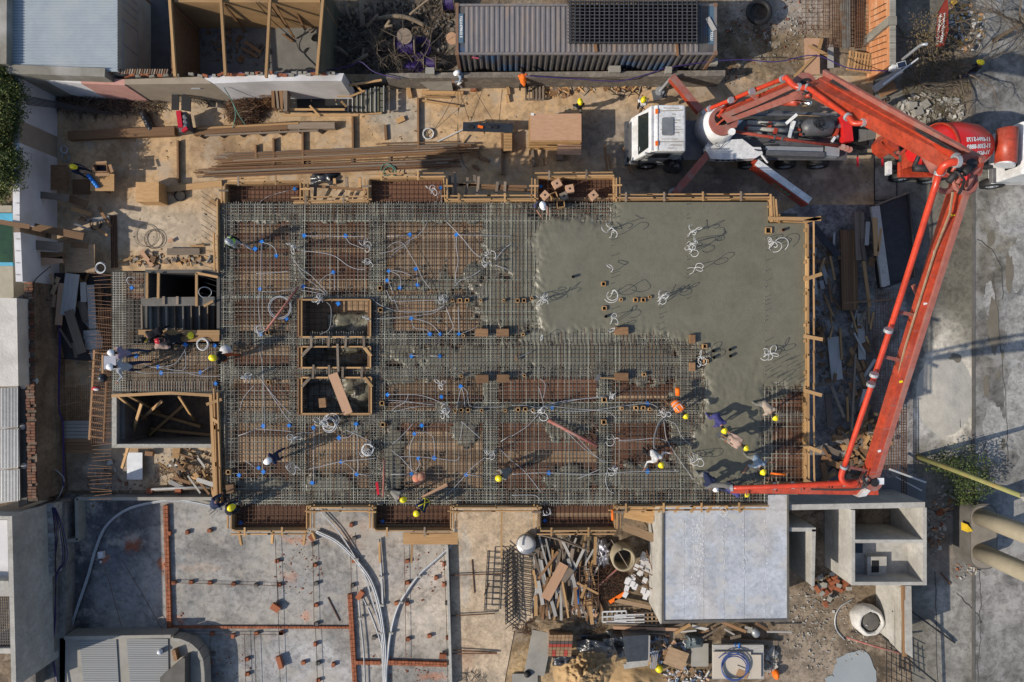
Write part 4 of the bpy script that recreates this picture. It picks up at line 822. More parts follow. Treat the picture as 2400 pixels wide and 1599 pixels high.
# ---- conduits; tile coordinates of the photograph (tile column, tile row in 600x400 px)
def T(tx,ty,pts,z): return [P(tx+x/3.921,ty+y/3.921,z+R.uniform(-.01,.03)) for x,y in pts]
CD=[(600,400,[(0,320),(90,250),(200,210),(350,172)]),(600,400,[(366,185),(360,230),(358,300)]),(600,400,[(1697,180),(1670,240),(1650,300)]),(600,400,[(1697,180),(1702,240),(1700,310)]),
(600,400,[(60,660),(130,680),(175,720),(192,775)]),(600,400,[(50,670),(45,850),(44,1080),(20,1200),(40,1400),(55,1490)]),(600,400,[(0,945),(150,940),(300,925)]),(600,400,[(455,600),(650,602),(828,605),(1010,605)]),(600,400,[(828,615),(860,665),(920,690),(995,722)]),
(600,400,[(1205,605),(1414,595)]),(600,400,[(1577,465),(1540,540),(1480,600),(1380,660),(1250,735),(1140,760)]),(600,400,[(1205,710),(1280,660),(1350,668),(1410,760),(1480,880),(1530,990),(1605,1090)]),(600,400,[(1410,620),(1400,670),(1290,740),(1235,800)]),
(600,400,[(1750,470),(1850,570),(1920,650),(2000,750),(2070,800)]),(600,400,[(1845,600),(1840,700),(1858,830),(1835,950),(1838,1040)]),(600,400,[(2065,915),(1980,970),(1880,1010),(1830,1060)]),(600,400,[(1855,590),(2060,595),(2240,600),(2352,602)]),
(600,400,[(420,738),(560,750),(720,785),(840,870),(930,905),(1010,908)]),(600,400,[(325,780),(400,890),(500,960),(600,1060),(660,1130)]),(600,400,[(390,900),(450,980),(560,1060),(640,1140)]),(600,400,[(715,940),(640,970),(580,1030)]),(600,400,[(720,950),(722,1100)]),(600,400,[(440,1070),(520,1085),(600,1100),(650,1140)]),
(600,400,[(60,1110),(180,1115),(260,1100),(420,1100),(640,1140)]),(600,400,[(1225,930),(1220,1020),(1245,1080),(1255,1130)]),(600,400,[(1225,920),(1310,960),(1328,1010),(1330,1080)]),(600,400,[(1240,915),(1340,930),(1450,975)]),(600,400,[(1475,915),(1487,1050)]),
(600,400,[(1200,1100),(1250,1190),(1350,1200),(1500,1195),(1690,1190)]),(600,400,[(1060,1170),(1150,1240),(1300,1290),(1450,1300),(1620,1290),(1730,1240)]),(600,400,[(1110,1360),(1300,1350),(1500,1330),(1640,1305),(1740,1230)]),(600,400,[(1268,1180),(1310,1280)]),(600,400,[(1432,1365),(1440,1420),(1470,1450),(1560,1460),(1601,1500)]),(600,400,[(1440,1362),(1540,1380),(1620,1420),(1695,1500)]),
(600,400,[(1858,1240),(1862,1370),(1868,1490)]),(600,400,[(1885,1500),(1960,1470),(2030,1440)]),(600,400,[(1745,1250),(1790,1370),(1812,1440),(1760,1500)]),
(600,400,[(650,1210),(690,1270),(675,1450),(590,1510),(640,1560)]),(600,400,[(2200,820),(2280,720),(2352,670)]),(600,400,[(2200,870),(2352,920)]),
(600,800,[(30,330),(120,450),(230,580),(330,680)]),(600,800,[(60,360),(160,520),(280,700),(330,750)]),(600,800,[(0,805),(150,815),(330,830)]),(600,800,[(80,840),(65,300),(30,60)]),(600,800,[(925,770),(905,830),(850,880),(775,888)]),(600,800,[(925,770),(930,900),(930,1050),(940,1150),(928,1215)]),(600,800,[(825,815),(950,870),(1075,930)]),
(600,800,[(490,1175),(640,1140),(780,1105),(1000,1085),(1110,1072)]),(600,800,[(785,1108),(850,1140),(900,1190),(928,1215)]),(600,800,[(535,800),(528,1000),(530,1290)]),(600,800,[(940,1222),(1080,1237)]),(600,800,[(370,850),(440,840),(510,840),(560,810)]),
(600,800,[(1215,490),(1380,490),(1500,495),(1620,530),(1750,590)]),(600,800,[(1180,540),(1360,550),(1500,570),(1640,585)]),(600,800,[(1400,490),(1370,560),(1290,600),(1250,640)]),(600,800,[(1270,645),(1400,615),(1500,600)]),(600,800,[(1885,425),(1860,540),(1850,600)]),(600,800,[(1890,425),(1910,500),(1920,600)]),(600,800,[(1895,420),(1940,460),(1950,540),(1980,600),(2150,605),(2300,600)]),
(600,800,[(1445,755),(1350,860),(1255,945)]),(600,800,[(1250,1005),(1340,1080),(1430,1180),(1500,1220)]),(600,800,[(1455,845),(1560,835),(1620,870),(1640,960),(1640,1060)]),(600,800,[(1455,870),(1415,960),(1415,1060),(1430,1200)]),(600,800,[(1330,1060),(1500,1062),(1640,1075),(1830,1095),(1870,1060)]),(600,800,[(1240,1225),(1430,1222)]),(600,800,[(1495,1080),(1500,1140),(1460,1200)]),
(600,800,[(1885,735),(1970,810),(2060,890)]),(600,800,[(2110,1065),(2000,1150),(1900,1260),(1770,1400)]),(600,800,[(1935,1225),(2080,1240)]),(600,800,[(1900,740),(1890,830),(1870,910)]),(600,800,[(2250,920),(2352,860)]),(600,800,[(2240,990),(2352,1100)]),(600,800,[(1430,130),(1540,140)]),(600,800,[(1600,135),(1690,138)]),
(1200,800,[(0,870),(130,790),(200,720),(260,650)]),(1200,800,[(240,410),(275,520),(295,610)]),(1200,800,[(260,345),(305,400),(290,520)]),(1200,800,[(290,610),(450,570),(640,530),(870,505)]),(1200,800,[(310,590),(500,545),(870,512)]),(1200,800,[(0,590),(120,590),(240,610),(380,600),(560,620),(800,635),(900,660),(960,710)]),(1200,800,[(430,650),(700,640),(950,605),(1240,572),(1340,610)]),
(1200,800,[(260,670),(400,750),(520,850),(680,1000),(860,1110)]),(1200,800,[(600,880),(720,1010),(840,1110)]),(1200,800,[(0,1100),(120,1200),(270,1390)]),(1200,800,[(0,1225),(250,1208),(450,1215),(700,1225),(1000,1205),(1240,1195),(1550,1195)]),(1200,800,[(610,1260),(720,1215),(820,1170)]),(1200,800,[(880,1180),(860,1280),(890,1370),(940,1395)]),
(1200,800,[(980,912),(1150,905),(1330,890),(1450,930)]),(1200,800,[(1490,620),(1400,720),(1320,830),(1310,950),(1330,1005)]),(1200,800,[(1400,720),(1500,760),(1550,860),(1610,930),(1670,950)]),(1200,800,[(1395,730),(1420,900),(1480,1000),(1560,1120),(1665,1270)]),(1200,800,[(0,1415),(200,1415),(250,1450)]),
(0,800,[(1200,250),(1300,290),(1500,290),(1700,290),(1850,290)]),(0,800,[(1460,236),(1600,210),(1690,100),(1705,40)]),(0,800,[(1460,240),(1600,265),(1690,260),(1710,180),(1700,90)]),(0,800,[(1280,180),(1370,230),(1450,240)]),(0,800,[(1720,290),(1850,320),(2040,320)]),(0,800,[(1850,285),(1940,230)]),(0,800,[(2200,640),(2240,520),(2340,400)]),(0,800,[(2250,1095),(2352,1165)]),(0,800,[(2190,870),(2352,810)])]
for tx,ty,pp in CD:
    tp=[(tx+x/3.921,ty+y/3.921) for x,y in pp];mx_=sum(t[0] for t in tp)/len(tp);my_=sum(t[1] for t in tp)/len(tp)
    m=MB();m.smooth=True;m.tube(cat(T(tx,ty,pp,5.98 if my_<470 else 6.3),6),.0125,6)
    g='left annex' if mx_<515 else 'upper left quarter' if mx_<880 and my_<800 else 'lower left quarter' if mx_<880 else 'upper middle field' if my_<800 else 'lower middle field' if mx_<1200 else 'lower right field'
    tag(m.build('conduit',COND),'thin grey conduit over the %s rebar'%g,'conduit','loose conduits, '+g)
# standing loops and bundles of conduit
LP=[(697,582,.75,4),(868,580,.7,4),(866,616,.6,3),(1150,590,.7,3),(1146,622,.6,3),(757,702,.5,7),(1040,706,.6,6),(1268,703,.95,7),(1425,545,.9,4),(1612,548,.9,4),(1612,585,1.0,8),(1612,632,1.1,2),(1432,627,.8,1),(1428,684,.9,2),(1432,748,.8,3),(1434,766,.8,1),(1542,702,1.0,8),(1268,784,.9,1),(592,880,.7,7),(765,988,.6,9),(696,1095,.5,4),(862,1055,.5,6),(1154,1060,.6,5),(1042,962,.6,6),(1265,958,.8,6),(1430,928,.6,5),(1550,962,.6,6),(1434,1022,.5,3),(1436,1092,.7,5),(1622,1070,.6,4),(1636,842,.6,5),(1790,832,.6,5),(694,1026,.5,4),(614,780,.5,4),(868,745,.6,3),(1012,450,.4,3),(1685,1190,.4,3),(1800,568,.5,3),(1800,572,.4,2),(502,700,.8,1),(312,665,.6,1),(1035,900,.5,3),(1284,1195,.4,3)]
for i,(x,y,h,n) in enumerate(LP):
    m=MB();m.smooth=True;b=P(x,y,6.25);pour=sdist(x,y,POUR)>-12
    for k_ in range(n):
        a=R.uniform(0,6.28);hh=h*R.uniform(.5,1.2);sp=R.uniform(.05,.42)*(1.3 if n<3 else 1);d=Vector((math.cos(a),math.sin(a),0));o=Vector((R.uniform(-.05,.05),R.uniform(-.22,.22) if pour else R.uniform(-.1,.1),0));le=Vector((R.uniform(-.1,.1),R.uniform(-.1,.1),0))
        rr_=R.uniform(.06,.17)*(1.7 if n<3 else 1);Zv=Vector((0,0,1));sd2=Vector((-d.y,d.x,0));tl=R.uniform(.2,1.1);vv=(Zv*math.cos(tl)+sd2*math.sin(tl));c_=b+le+Zv*hh+d*rr_;tot=R.uniform(2.6,6.6);na=int(tot/.7)+1
        m.tube(cat([b+o,b+o+le*.5+Zv*hh*.5]+[c_-d*rr_*math.cos(tot*q/na)+vv*rr_*math.sin(tot*q/na)*1.2+sd2*.05*q/na for q in range(na+1)],4),.0115,6)
    w_='standing in the smooth wet concrete' if pour else 'rising among the rebar'
    g=('upper right' if pour else 'upper left' if x<880 and y<800 else 'lower left' if x<880 else 'upper middle' if y<800 else 'lower middle' if x<1200 else 'lower right')
    tag(m.build('conduit_bundle',CONDW),'%s of white conduit, %s slab'%('upright loop' if n==1 else 'small bunch' if n<5 else 'large bunch',g),'conduit bundle','conduit bunches, %s, %s'%(g,'one' if n==1 else 'small' if n<5 else 'large'))
def coil(name,lab,x,y,r,z,n,m_,t=.016,cat_='hose coil',rx=1.5):
    mb=MB();mb.smooth=True
    for k_ in range(n): mb.ring(P(x+R.uniform(-rx,rx),y+R.uniform(-rx,rx),z+k_*.025),px(r,z)*R.uniform(.9,1.06),t,n=24)
    tag(mb.build(name,m_),lab,cat_)
coil('conduit_coil','large loose ring of grey conduit under the long copper coloured pipe',657,720,26,6.33,3,COND)
coil('conduit_coil','white ring of conduit at the right end of the walk board',475,807,14,6.36,4,CONDW)
coil('conduit_coil','white ring of conduit beside the red helmet',402,795,10,6.36,3,CONDW)
coil('conduit_coil','white conduit loops hanging over the corner of the slab annex',236,628,12,5.6,4,CONDW)
coil('conduit_coil','round coil of white conduit wound tightly, left of a beam in the lower slab',862,1054,13,6.4,6,CONDW)
coil('conduit_coil','overlapping rings of white conduit below the lower timber recess',775,990,16,6.4,6,CONDW,rx=8)
for i,(x0,y0,x1,y1,r,m_,lab) in enumerate(((700,672,622,776,.045,W_PNK,'long copper coloured pipe leaning diagonally near the upper left recess'),(1285,985,1400,1045,.075,W_PNK,'long pinkish pipe lying diagonally on the lower right rebar'),(901,1077,898,1165,.04,W_PNK,'slim pinkish pole standing upright beside the red tool'),(989,1167,1048,1136,.07,W_PNK,'short pinkish beam held over the crouching workers'),(1436,1195,1436,1220,.05,ORG,'orange drain pipe in the lower right balcony bay'),(1806,1110,1843,1112,.045,ORG,'orange drain pipe behind the rebar at the lower right corner'))):
    m=MB();m.smooth=i!=3;m.tube([P(x0,y0,6.4),P(x1,y1,6.45)],r,10 if i!=3 else 4);tag(m.build('pipe',REDD if m_ is W_PNK and i!=3 else m_),lab,'pipe')
tag(board('spirit_level',P(883,1130,6.45),P(887,1160,6.45),.1,.06,HRED),'short red spirit level beside the pinkish pole','spirit level')
hm=thing('shovel','long handled shovel lying beside the wooden lid below the pour','shovel',P(1420,885,6.35))
board('blade',P(1398,882,6.36),P(1405,888,6.36),.28,.03,GREY,hm);board('handle',P(1407,886,6.38),P(1440,887,6.38),.045,.045,W_NEW,hm)
hm=thing('concrete_rake','concrete spreading rake lying near the upper edge of the lower right field','rake',P(1225,830,6.35));board('handle',P(1210,840,6.38),P(1246,824,6.38),.04,.04,GREY,hm);board('blade',P(1208,835,6.38),P(1212,846,6.38),.06,.1,W_BRN,hm)
# ================= VEHICLES AND CONTAINER
def text_verts(s,size,bold=.0,ext=.004):
    c=bpy.data.curves.new('lettering','FONT');c.body=s;c.size=size;c.align_x='CENTER';c.align_y='CENTER';c.offset=bold;c.resolution_u=2
    o=bpy.data.objects.new('lettering',c);COL.objects.link(o);bpy.context.view_layer.update()
    me=o.evaluated_get(bpy.context.evaluated_depsgraph_get()).to_mesh();v=[x.co.copy() for x in me.vertices];f=[tuple(p.vertices) for p in me.polygons]
    o.to_mesh_clear();bpy.data.objects.remove(o);bpy.data.curves.remove(c);return v,f
def text(s,size,fn,m,par,bold=.0,name='lettering'):
    v,f=text_verts(s,size,bold);mb=MB();mb.v=[fn(a) for a in v];mb.q(*f);return mb.build(name,m,par)
TXT=mat('white_lettering',(.75,.76,.75),(.65,.66,.65),rough=.5,rnd=0);TXG=mat('green_lettering',(.12,.30,.20),(.2,.38,.28),rnd=0,sc_=8)
# ---- shipping container
ct=thing('shipping_container','long rusty grey shipping container with ribbed roof and blue patches','shipping container',P(1374,69,0))
CR=mat('container_paint',(.22,.20,.20),(.15,.145,.155),rough=.6,metal=.15,sc_=2.2,rnd=0,c3=(.25,.20,.165),stretch=(3,.6,1),bump=.1)
CS=mat('container_side',(.12,.11,.105),(.07,.068,.07),rough=.6,sc_=2.5,rnd=0,c3=(.04,.09,.18));CBL=mat('container_blue',(.07,.13,.19),(.09,.14,.19),sc_=3,rnd=0,rough=.5);CRU=mat('container_rust',(.23,.13,.08),(.16,.1,.07),sc_=4,rnd=0)
a=P(1068,128,2.59);b=P(1680,9,2.59)
wall('body',[(1072,12),(1676,12),(1676,126),(1072,126)],.15,2.53,CS,None,par=ct)
mb=MB();pit=.235;n=int((b.x-a.x-1.0)/pit);prof=((0,0),(.18,0),(.32,1),(.68,1),(.82,0))
ys=(a.y+.12,b.y-.12);xs=[]
for i in range(n):
    for t,h in prof: xs.append((a.x+.42+(i+t)*pit,2.545+h*.032))
for x,z in xs: mb.v+=[Vector((x,ys[0],z)),Vector((x,ys[1],z))]
for i in range(len(xs)-1): mb.q((2*i,2*i+2,2*i+3,2*i+1))
mb.build('roof_panel',CR,ct)
mb=MB();pit=.28;n=int((b.x-a.x-.3)/pit);pf=((0,0),(.25,0),(.45,1),(.75,1),(.95,0));xs=[]
for i in range(n):
    for t,h in pf: xs.append((a.x+.15+(i+t)*pit,a.y+.02+.05*(1-h)))
for x,y in xs: mb.v+=[Vector((x,y,.2)),Vector((x,y,2.5))]
for i in range(len(xs)-1): mb.q((2*i,2*i+2,2*i+3,2*i+1))
mb.build('side_panel',CS,ct)
for y0 in (a.y+.05,b.y-.05): board('top_rail',Vector((a.x,y0,2.55)),Vector((b.x,y0,2.55)),.1,.09,CR,ct)
for x0 in (a.x+.06,b.x-.06): board('end_rail',Vector((x0,a.y,2.55)),Vector((x0,b.y,2.55)),.13,.09,CRU if x0<0 else CR,ct)
board('bottom_rail',Vector((a.x,a.y+.04,.12)),Vector((b.x,a.y+.04,.12)),.1,.16,CRU,ct)
for x0 in (a.x+.06,b.x-.06):
    for y0 in (a.y+.06,b.y-.06): m=MB();m.box((x0,y0,2.57),.17,.17,.1);m.build('corner_casting',CRU,ct);board('corner_post',Vector((x0,y0,.05)),Vector((x0,y0,2.5)),.14,.14,CRU,ct)
for x0,x1,y0,y1 in ((1075,1086,32,101),(1660,1676,10,104)): m=MB();m.rect(x0,y0,x1,y1,2.57,2.584);m.build('blue_marking_patch',CBL,ct)
def ttop(cx,cy,z,rot):
    c=P(cx,cy,z);M_=Matrix.Rotation(rot,3,'Z');return lambda v:c+M_@Vector((v.x,v.y,0))
text('TCLU',.15,ttop(1080.5,47,2.59,-math.pi/2),TXT,ct,.006);text('479013 5',.16,ttop(1080.5,73,2.59,-math.pi/2),TXT,ct,.006);text('TCLU',.16,ttop(1668,85,2.59,-math.pi/2),TXT,ct,.006)
tg=mat('graffiti_pink',(.6,.12,.2),rnd=0)
m=MB();m.stick(P(1106,134,2.3)+Vector((0,-.02,0)),P(1122,136,2.25)+Vector((0,-.02,0)),.03,.1);m.build('painted_mark',tg,ct)
# stacked mesh mats on the container
for L in range(9):
    m=MB();z=2.66+L*.055;dx=R.uniform(-3,3);dy=R.uniform(-2,2);x0,y0,x1,y1=1337+dx,4+dy,1634+dx,100+dy
    for i in range(27): xx=x0+(x1-x0)*i/26;m.stick(P(xx,y0-2,z),P(xx,y1+3,z),.022)
    for i in range(13): yy=y0+(y1-y0)*i/12;m.stick(P(x0-4,yy,z-.02),P(x1+3,yy,z-.02),.022)
    o=m.build('welded_mesh_mat',GREY if L==8 else DARK)
    tag(o,'%s welded mesh mat of the stack on the container roof'%('topmost pale','second','third','fourth','fifth','sixth','seventh','eighth','bottom')[8-L],'steel mesh','stacked mesh mats on the container roof')
for i,(x0,y0,x1,y1,w_,m_) in enumerate(((1395,104,1397,122,.14,W_BRN),(1586,102,1588,131,.12,W_BRN),(1658,42,1675,72,.2,W_GRY))): tag(board('plank',P(x0,y0,2.64),P(x1,y1,2.64),w_,.05,m_),'short plank on the container roof, %s'%('left one under the mesh stack','right one under the mesh stack','pale, by the right corner')[i],'plank')
# ---- wheel
def wheel(par,c,r=.5,w=.3,side=-1,name='wheel'):
    c=Vector(c);m=MB();m.smooth=True
    ring=[(-w/2,r*.6),(-w/2,r*.93),(-w/2+.04,r),(w/2-.04,r),(w/2,r*.93),(w/2,r*.6)]
    N=24
    for y,q in ring:
        for i in range(N): a=6.2832*i/N;m.v.append(c+Vector((q*math.cos(a),y,q*math.sin(a))))
    for k_ in range(len(ring)-1):
        for i in range(N): p=k_*N+i;q=k_*N+(i+1)%N;m.q((p,p+N,q+N,q))
    t=m.build(name,BLACK,par)
    h=MB();h.smooth=False;h.tube([c+Vector((0,side*w*.1,0)),c+Vector((0,side*w*.42,0))],r*.6,20);h.tube([c+Vector((0,side*w*.4,0)),c+Vector((0,side*w*.6,0))],r*.22,10)
    for i in range(8): a=i*.785;h.tube([c+Vector((r*.4*math.cos(a),side*w*.4,r*.4*math.sin(a))),c+Vector((r*.4*math.cos(a),side*w*.5,r*.4*math.sin(a)))],.03,5)
    h.build('hub',LGREY,t);return t
def yprism(prof,y0,y1,name,m,par,ins=0):
    mb=MB();n=len(prof)
    for y,s in ((y0,1),(y0+.08 if ins else y0,1),): pass
    mb.v=[Vector((x,y0,z)) for x,z in prof]+[Vector((x,y1,z)) for x,z in prof]
    mb.q(tuple(range(n)),tuple(range(2*n-1,n-1,-1)))
    for i in range(n): j=(i+1)%n;mb.q((i,i+n,j+n,j))
    o=mb.build(name,m,par)
    bv=o.modifiers.new('edge','BEVEL');bv.width=.06;bv.segments=2;return o
# ---- concrete pump truck
pt=thing('concrete_pump_truck','white and red concrete pump truck with its long red boom unfolded over the slab','truck',P(1700,310,0))
yprism([(5.72,.6),(5.72,1.25),(5.9,1.7),(6.3,2.85),(6.55,3.04),(7.85,3.04),(7.9,2.9),(7.9,.6)],8.62,10.72,'cab',TWHITE,pt)
m=MB();nrm=Vector((-.944,0,.33))*.015
q=[Vector((5.96,8.76,1.86)),Vector((5.96,10.58,1.86)),Vector((6.26,10.48,2.72)),Vector((6.26,8.86,2.72))];m.v=[p+Vector((-.03,0,.02)) for p in q];m.q((3,2,1,0));m.build('windscreen',GLASS,pt)
for i,y in enumerate((9.1,9.9)): board('wiper',Vector((5.93,y,1.86)),Vector((6.07,y+.45,2.25)),.02,.02,BLACK,pt)
for i in range(3): m=MB();m.box((5.99,(8.95,9.0,10.1)[i],(1.93,2.0,1.95)[i]+.02),.05,.18,.02);m.build('dashboard_paper',TWHITE,pt)
board('visor',Vector((6.42,8.66,2.96)),Vector((6.42,10.68,2.96)),.2,.05,TWHITE,pt,.3)
board('grille',Vector((5.70,8.8,1.05)),Vector((5.70,10.5,1.05)),.05,.5,GREY,pt);board('bumper',Vector((5.62,8.6,.55)),Vector((5.62,10.72,.55)),.22,.3,GREY,pt)
for y in (8.85,10.5): m=MB();m.box((5.66,y,.62),.1,.28,.16);m.build('headlight',CHROME,pt)
for i in range(6): board('roof_rib',Vector((6.75,8.85+i*.33,3.05)),Vector((7.75,8.85+i*.33,3.05)),.02,.015,TWHITE,pt)
m=MB();c=Vector((7.05,9.72,3.075))
m.prism([(c.x+sx*(.26-.07)+.07*math.cos(a)+0,c.y+sy*(.4-.07)+.07*math.sin(a)) for sx,sy,a0 in((1,1,0),(-1,1,90),(-1,-1,180),(1,-1,270)) for a in (math.radians(a0),math.radians(a0+45),math.radians(a0+90))],3.04,3.1);m.build('roof_hatch',mat('hatch_grey',(.19,.21,.23),rough=.3,rnd=0),pt)
m=MB();m.v=[Vector((6.35,8.6,1.95)),Vector((7.3,8.6,1.95)),Vector((7.3,8.61,2.6)),Vector((6.55,8.61,2.6))];m.q((0,1,2,3));m.build('side_window',GLASS,pt)
m=MB();m.v=[Vector((6.35,10.75,1.95)),Vector((7.3,10.75,1.95)),Vector((7.3,10.74,2.6)),Vector((6.55,10.74,2.6))];m.q((3,2,1,0));m.build('side_window',GLASS,pt)
for y,s in ((8.6,-1),(10.74,1)): m=MB();m.stick((6.2,y,2.3),(5.95,y+s*.22,2.2),.03);m.box((5.93,y+s*.26,2.05),.07,.16,.5);m.build('mirror',BLACK,pt)
for x in (6.6,11.6,13.4,15.0):
    wheel(pt,(x,8.68,.5),side=-1);wheel(pt,(x,10.6,.5),side=1)
for y in (9.2,10.1): board('chassis_rail',Vector((6.5,y,.95)),Vector((16.2,y,.95)),.12,.28,DARK,pt)
board('deck',Vector((8.1,9.65,1.15)),Vector((16.1,9.65,1.15)),1.9,.08,GREY,pt)
for i in range(14):
    m=MB();y=8.75+i*.14;m.stick(Vector((6.7+R.random()*.6,y,3.052)),Vector((7.3+R.random()*.5,y+R.uniform(-.03,.03),3.052)),R.uniform(.015,.05),.006);m.build('dirt_streak',CONC,pt)
board('roof_seam',Vector((6.62,8.66,3.05)),Vector((6.62,10.68,3.05)),.02,.02,GREY,pt)
for y in (8.95,10.4): m=MB();m.box((6.55,y,3.09),.12,.2,.07);m.build('marker_light',ORG,pt)
# turret
m=MB();m.smooth=True;c=P(1672,305,1.2);c.z=0
m.tube([c+Vector((0,0,1.1)),c+Vector((0,0,1.9)),c+Vector((0,0,2.5))],[.95,.85,.72],28);m.build('turret_base',TWHITE,pt)
m=MB();m.tube([c+Vector((.05,-.02,2.5)),c+Vector((.05,-.02,2.68))],.66,28);m.build('slewing_ring',REDD,pt)
m=MB();m.tube([c+Vector((-.05,.1,2.69)),c+Vector((-.05,.1,2.70))],.34,20);m.build('ring_opening',HOLE,pt)
for s in(-1,1): board('turret_cheek',c+Vector((-.1,.1+s*.2,2.6)),c+Vector((.55,.55+s*.2,3.9)),.07,.6,RED,pt)
m=MB();m.smooth=True;m.tube(cat([c+Vector((-.15,.15,2.6)),c+Vector((-.2,.25,3.2)),c+Vector((-.1,.5,3.7)),P(1655,258,4.1)]),.08,10);m.build('delivery_elbow',REDP,pt)
m=MB();m.tube([c+Vector((.45,-.45,2.2)),c+Vector((.35,-.6,2.9))],.16,12);m.build('slewing_motor',TWHITE,pt)
m=MB();m.tube([c+Vector((.15,-.2,2.75)),c+Vector((.75,.2,3.1))],.06,8);m.build('boom_ram',DARK,pt)
# white wings
for i,(pts,z0,z1) in enumerate((([(1652,345),(1662,330),(1740,326),(1765,345),(1783,345),(1788,360),(1770,371),(1700,374),(1665,372)],1.3,1.75),([(1643,262),(1660,248),(1720,244),(1735,262),(1720,275),(1660,280)],1.3,1.7),([(1695,290),(1712,283),(1742,282),(1722,300),(1712,312),(1698,310)],1.3,1.8))):
    wall('body_wing',pts,z0,z1,TWHITE,None,par=pt)
for i in range(5): board('step_tread',P(1676+i*13,374.5,1.68),P(1686+i*13,374.5,1.68),.14,.02,DARK,pt)
m=MB();m.tube(cat([P(1684,345,1.8),P(1676,337,1.95),P(1700,330,2.0),P(1690,345,1.85),P(1682,350,1.8)]),.015,6);m.build('hose',DARK,pt)
# outriggers
def outr(p0,z0,p1,z1,w_,h_,mt,ms,foot,lab):
    A=P(*p0,z0);B=P(*p1,z1)
    b_=MB().stick(A,B,w_,h_).build('outrigger',ms,pt);b_['label']=lab
    board('outrigger_top_plate',A+Vector((0,0,h_/2+.012)),B+Vector((0,0,h_/2+.012)),w_*1.04,.02,mt,b_)
    f=Vector((foot[0],foot[1],0)) if False else P(*foot,.05)
    m=MB();m.tube([B+Vector((0,0,-.05)),f+Vector((0,0,.15))],.07,10);m.tube([f+Vector((0,0,.02)),f+Vector((0,0,.12))],.22,16);m.build('outrigger_leg',LGREY,b_)
    return b_
outr((1640,262),1.55,(1573,182),1.55,.30,.36,REDD,RED,(1546,215),'front outrigger swung out over the plates, red with a dusty top')
outr((1658,362),1.5,(1580,456),1.5,.32,.3,REDD,REDD,(1576,452),'dusty pink outrigger reaching towards the wet concrete edge')
o=outr((1768,384),1.5,(1893,474),1.45,.30,.55,TWHITE,RED,(1880,470),'rear outrigger with white top and green letters on its red side')
A=P(1768,384,1.5);B=P(1893,474,1.45);dr=(B-A).normalized();sd_=Vector((dr.y,-dr.x,0)).normalized()
c0=A+dr*(B-A).length*.56+sd_*.178
board('outrigger_flank',A+sd_*.2+Vector((0,0,-.02)),B+sd_*.2+Vector((0,0,-.02)),.05,.62,RED,pt)
text('CAM',.46,lambda v:c0+sd_*.075+dr*v.x+Vector((0,0,v.y))+sd_*(.0),TXG,pt,.012)
wall('side_red',[(1762,380),(1768,372),(1898,475),(1890,482)],.9,1.2,RED,None,par=pt)
m=MB();m.tube([P(1775,350,1.7),P(1799,382,1.65)],.05,8);m.build('outrigger_ram',TWHITE,pt)
m=MB();m.v=[P(1527,213,.03),P(1548,202,.03),P(1558,228,.03),P(1535,236,.03)];m.q((0,1,2,3))
pl=MB();pl.prism([tuple(P(x,y,.05)[:2]) for x,y in ((1527,212),(1532,237),(1563,228),(1556,205))][::1],0,.05)
tag(pl.build('outrigger_plate',GREY),'grey steel spreader plate under the front outrigger foot','plate')
# deck equipment
m=MB();m.smooth=True
for y in (288,302): m.tube([P(1752,y,1.6),P(1845,y+4,1.6)],.11,12)
m.build('pumping_cylinder',mat('dusty_white_paint',(.45,.44,.40),(.30,.29,.26),sc_=6,rnd=0),pt)
for x0,y0,x1,y1 in ((1842,290,1868,268),(1858,284,1850,322),(1850,320,1862,284)): board('bracket',P(x0,y0,1.9),P(x1,y1,2.1),.14,.06,TWHITE,pt)
m=MB();m.smooth=True;m.tube([P(1878,305,1.5),P(1890,300,1.55),P(1945,300,1.55),P(1950,302,1.5)],[.3,.42,.42,.2],16);m.build('water_tank',GREY,pt)
m=MB();m.smooth=True
for i in range(5): m.ring(P(1920+R.uniform(-8,8),290+R.uniform(-4,6),2.02+i*.02),R.uniform(.14,.26),.018)
m.build('coiled_hose',BLACK,pt)
for y,h in ((338,.5),(350,.4),(363,.7)): board('tool_locker',P(1790,y,1.3),P(1925,y+4,1.3),.22,h,GREY if y!=350 else LGREY,pt)
board('tool_locker',P(1930,355,1.3),P(1962,358,1.3),.5,.5,LGREY,pt)
for x0,x1 in ((1740,1870),(1800,1960)): board('side_bar',P(x0,268 if x0<1790 else 262,1.3),P(x1,270,1.3),.12,.1,GREY,pt)
m=MB();m.smooth=True;m.tube([P(1706,306,2.3),P(1810,322,2.0),P(1965,343,1.9)],.075,10);m.build('deck_pipe',RED,pt)
for x,y in ((1812,322),(1830,324)): m=MB();m.tube([P(x,y,2.0),P(x+4,y+.6,2.0)],.11,12);m.build('pipe_clamp',GREY,pt)
board('rear_frame',P(1978,273,1.7),P(1984,335,1.7),.42,.5,REDB,pt)
m=MB();m.box(P(2003,310,1.0),1.1,1.6,.9);m.build('hopper',DARK,pt);
m=MB();m.box(P(2003,310,1.3),.95,1.4,.5);m.build('hopper_dark_fill',HOLE,pt)  # near-black block filling the hopper mouth
for i in range(3): m=MB();m.tube([P(1975+i*8,345+i*3,1.6),P(1975+i*8,345+i*3,1.9)],.14,10);m.build('valve',REDD,pt)
for x in (2010,2068): board('marker_rod',P(x,330,1.0),P(x,380,.9),.05,.05,DARK,pt);board('marker_tip',P(x,368,.92),P(x,391,.9),.07,.06,HRED,pt)
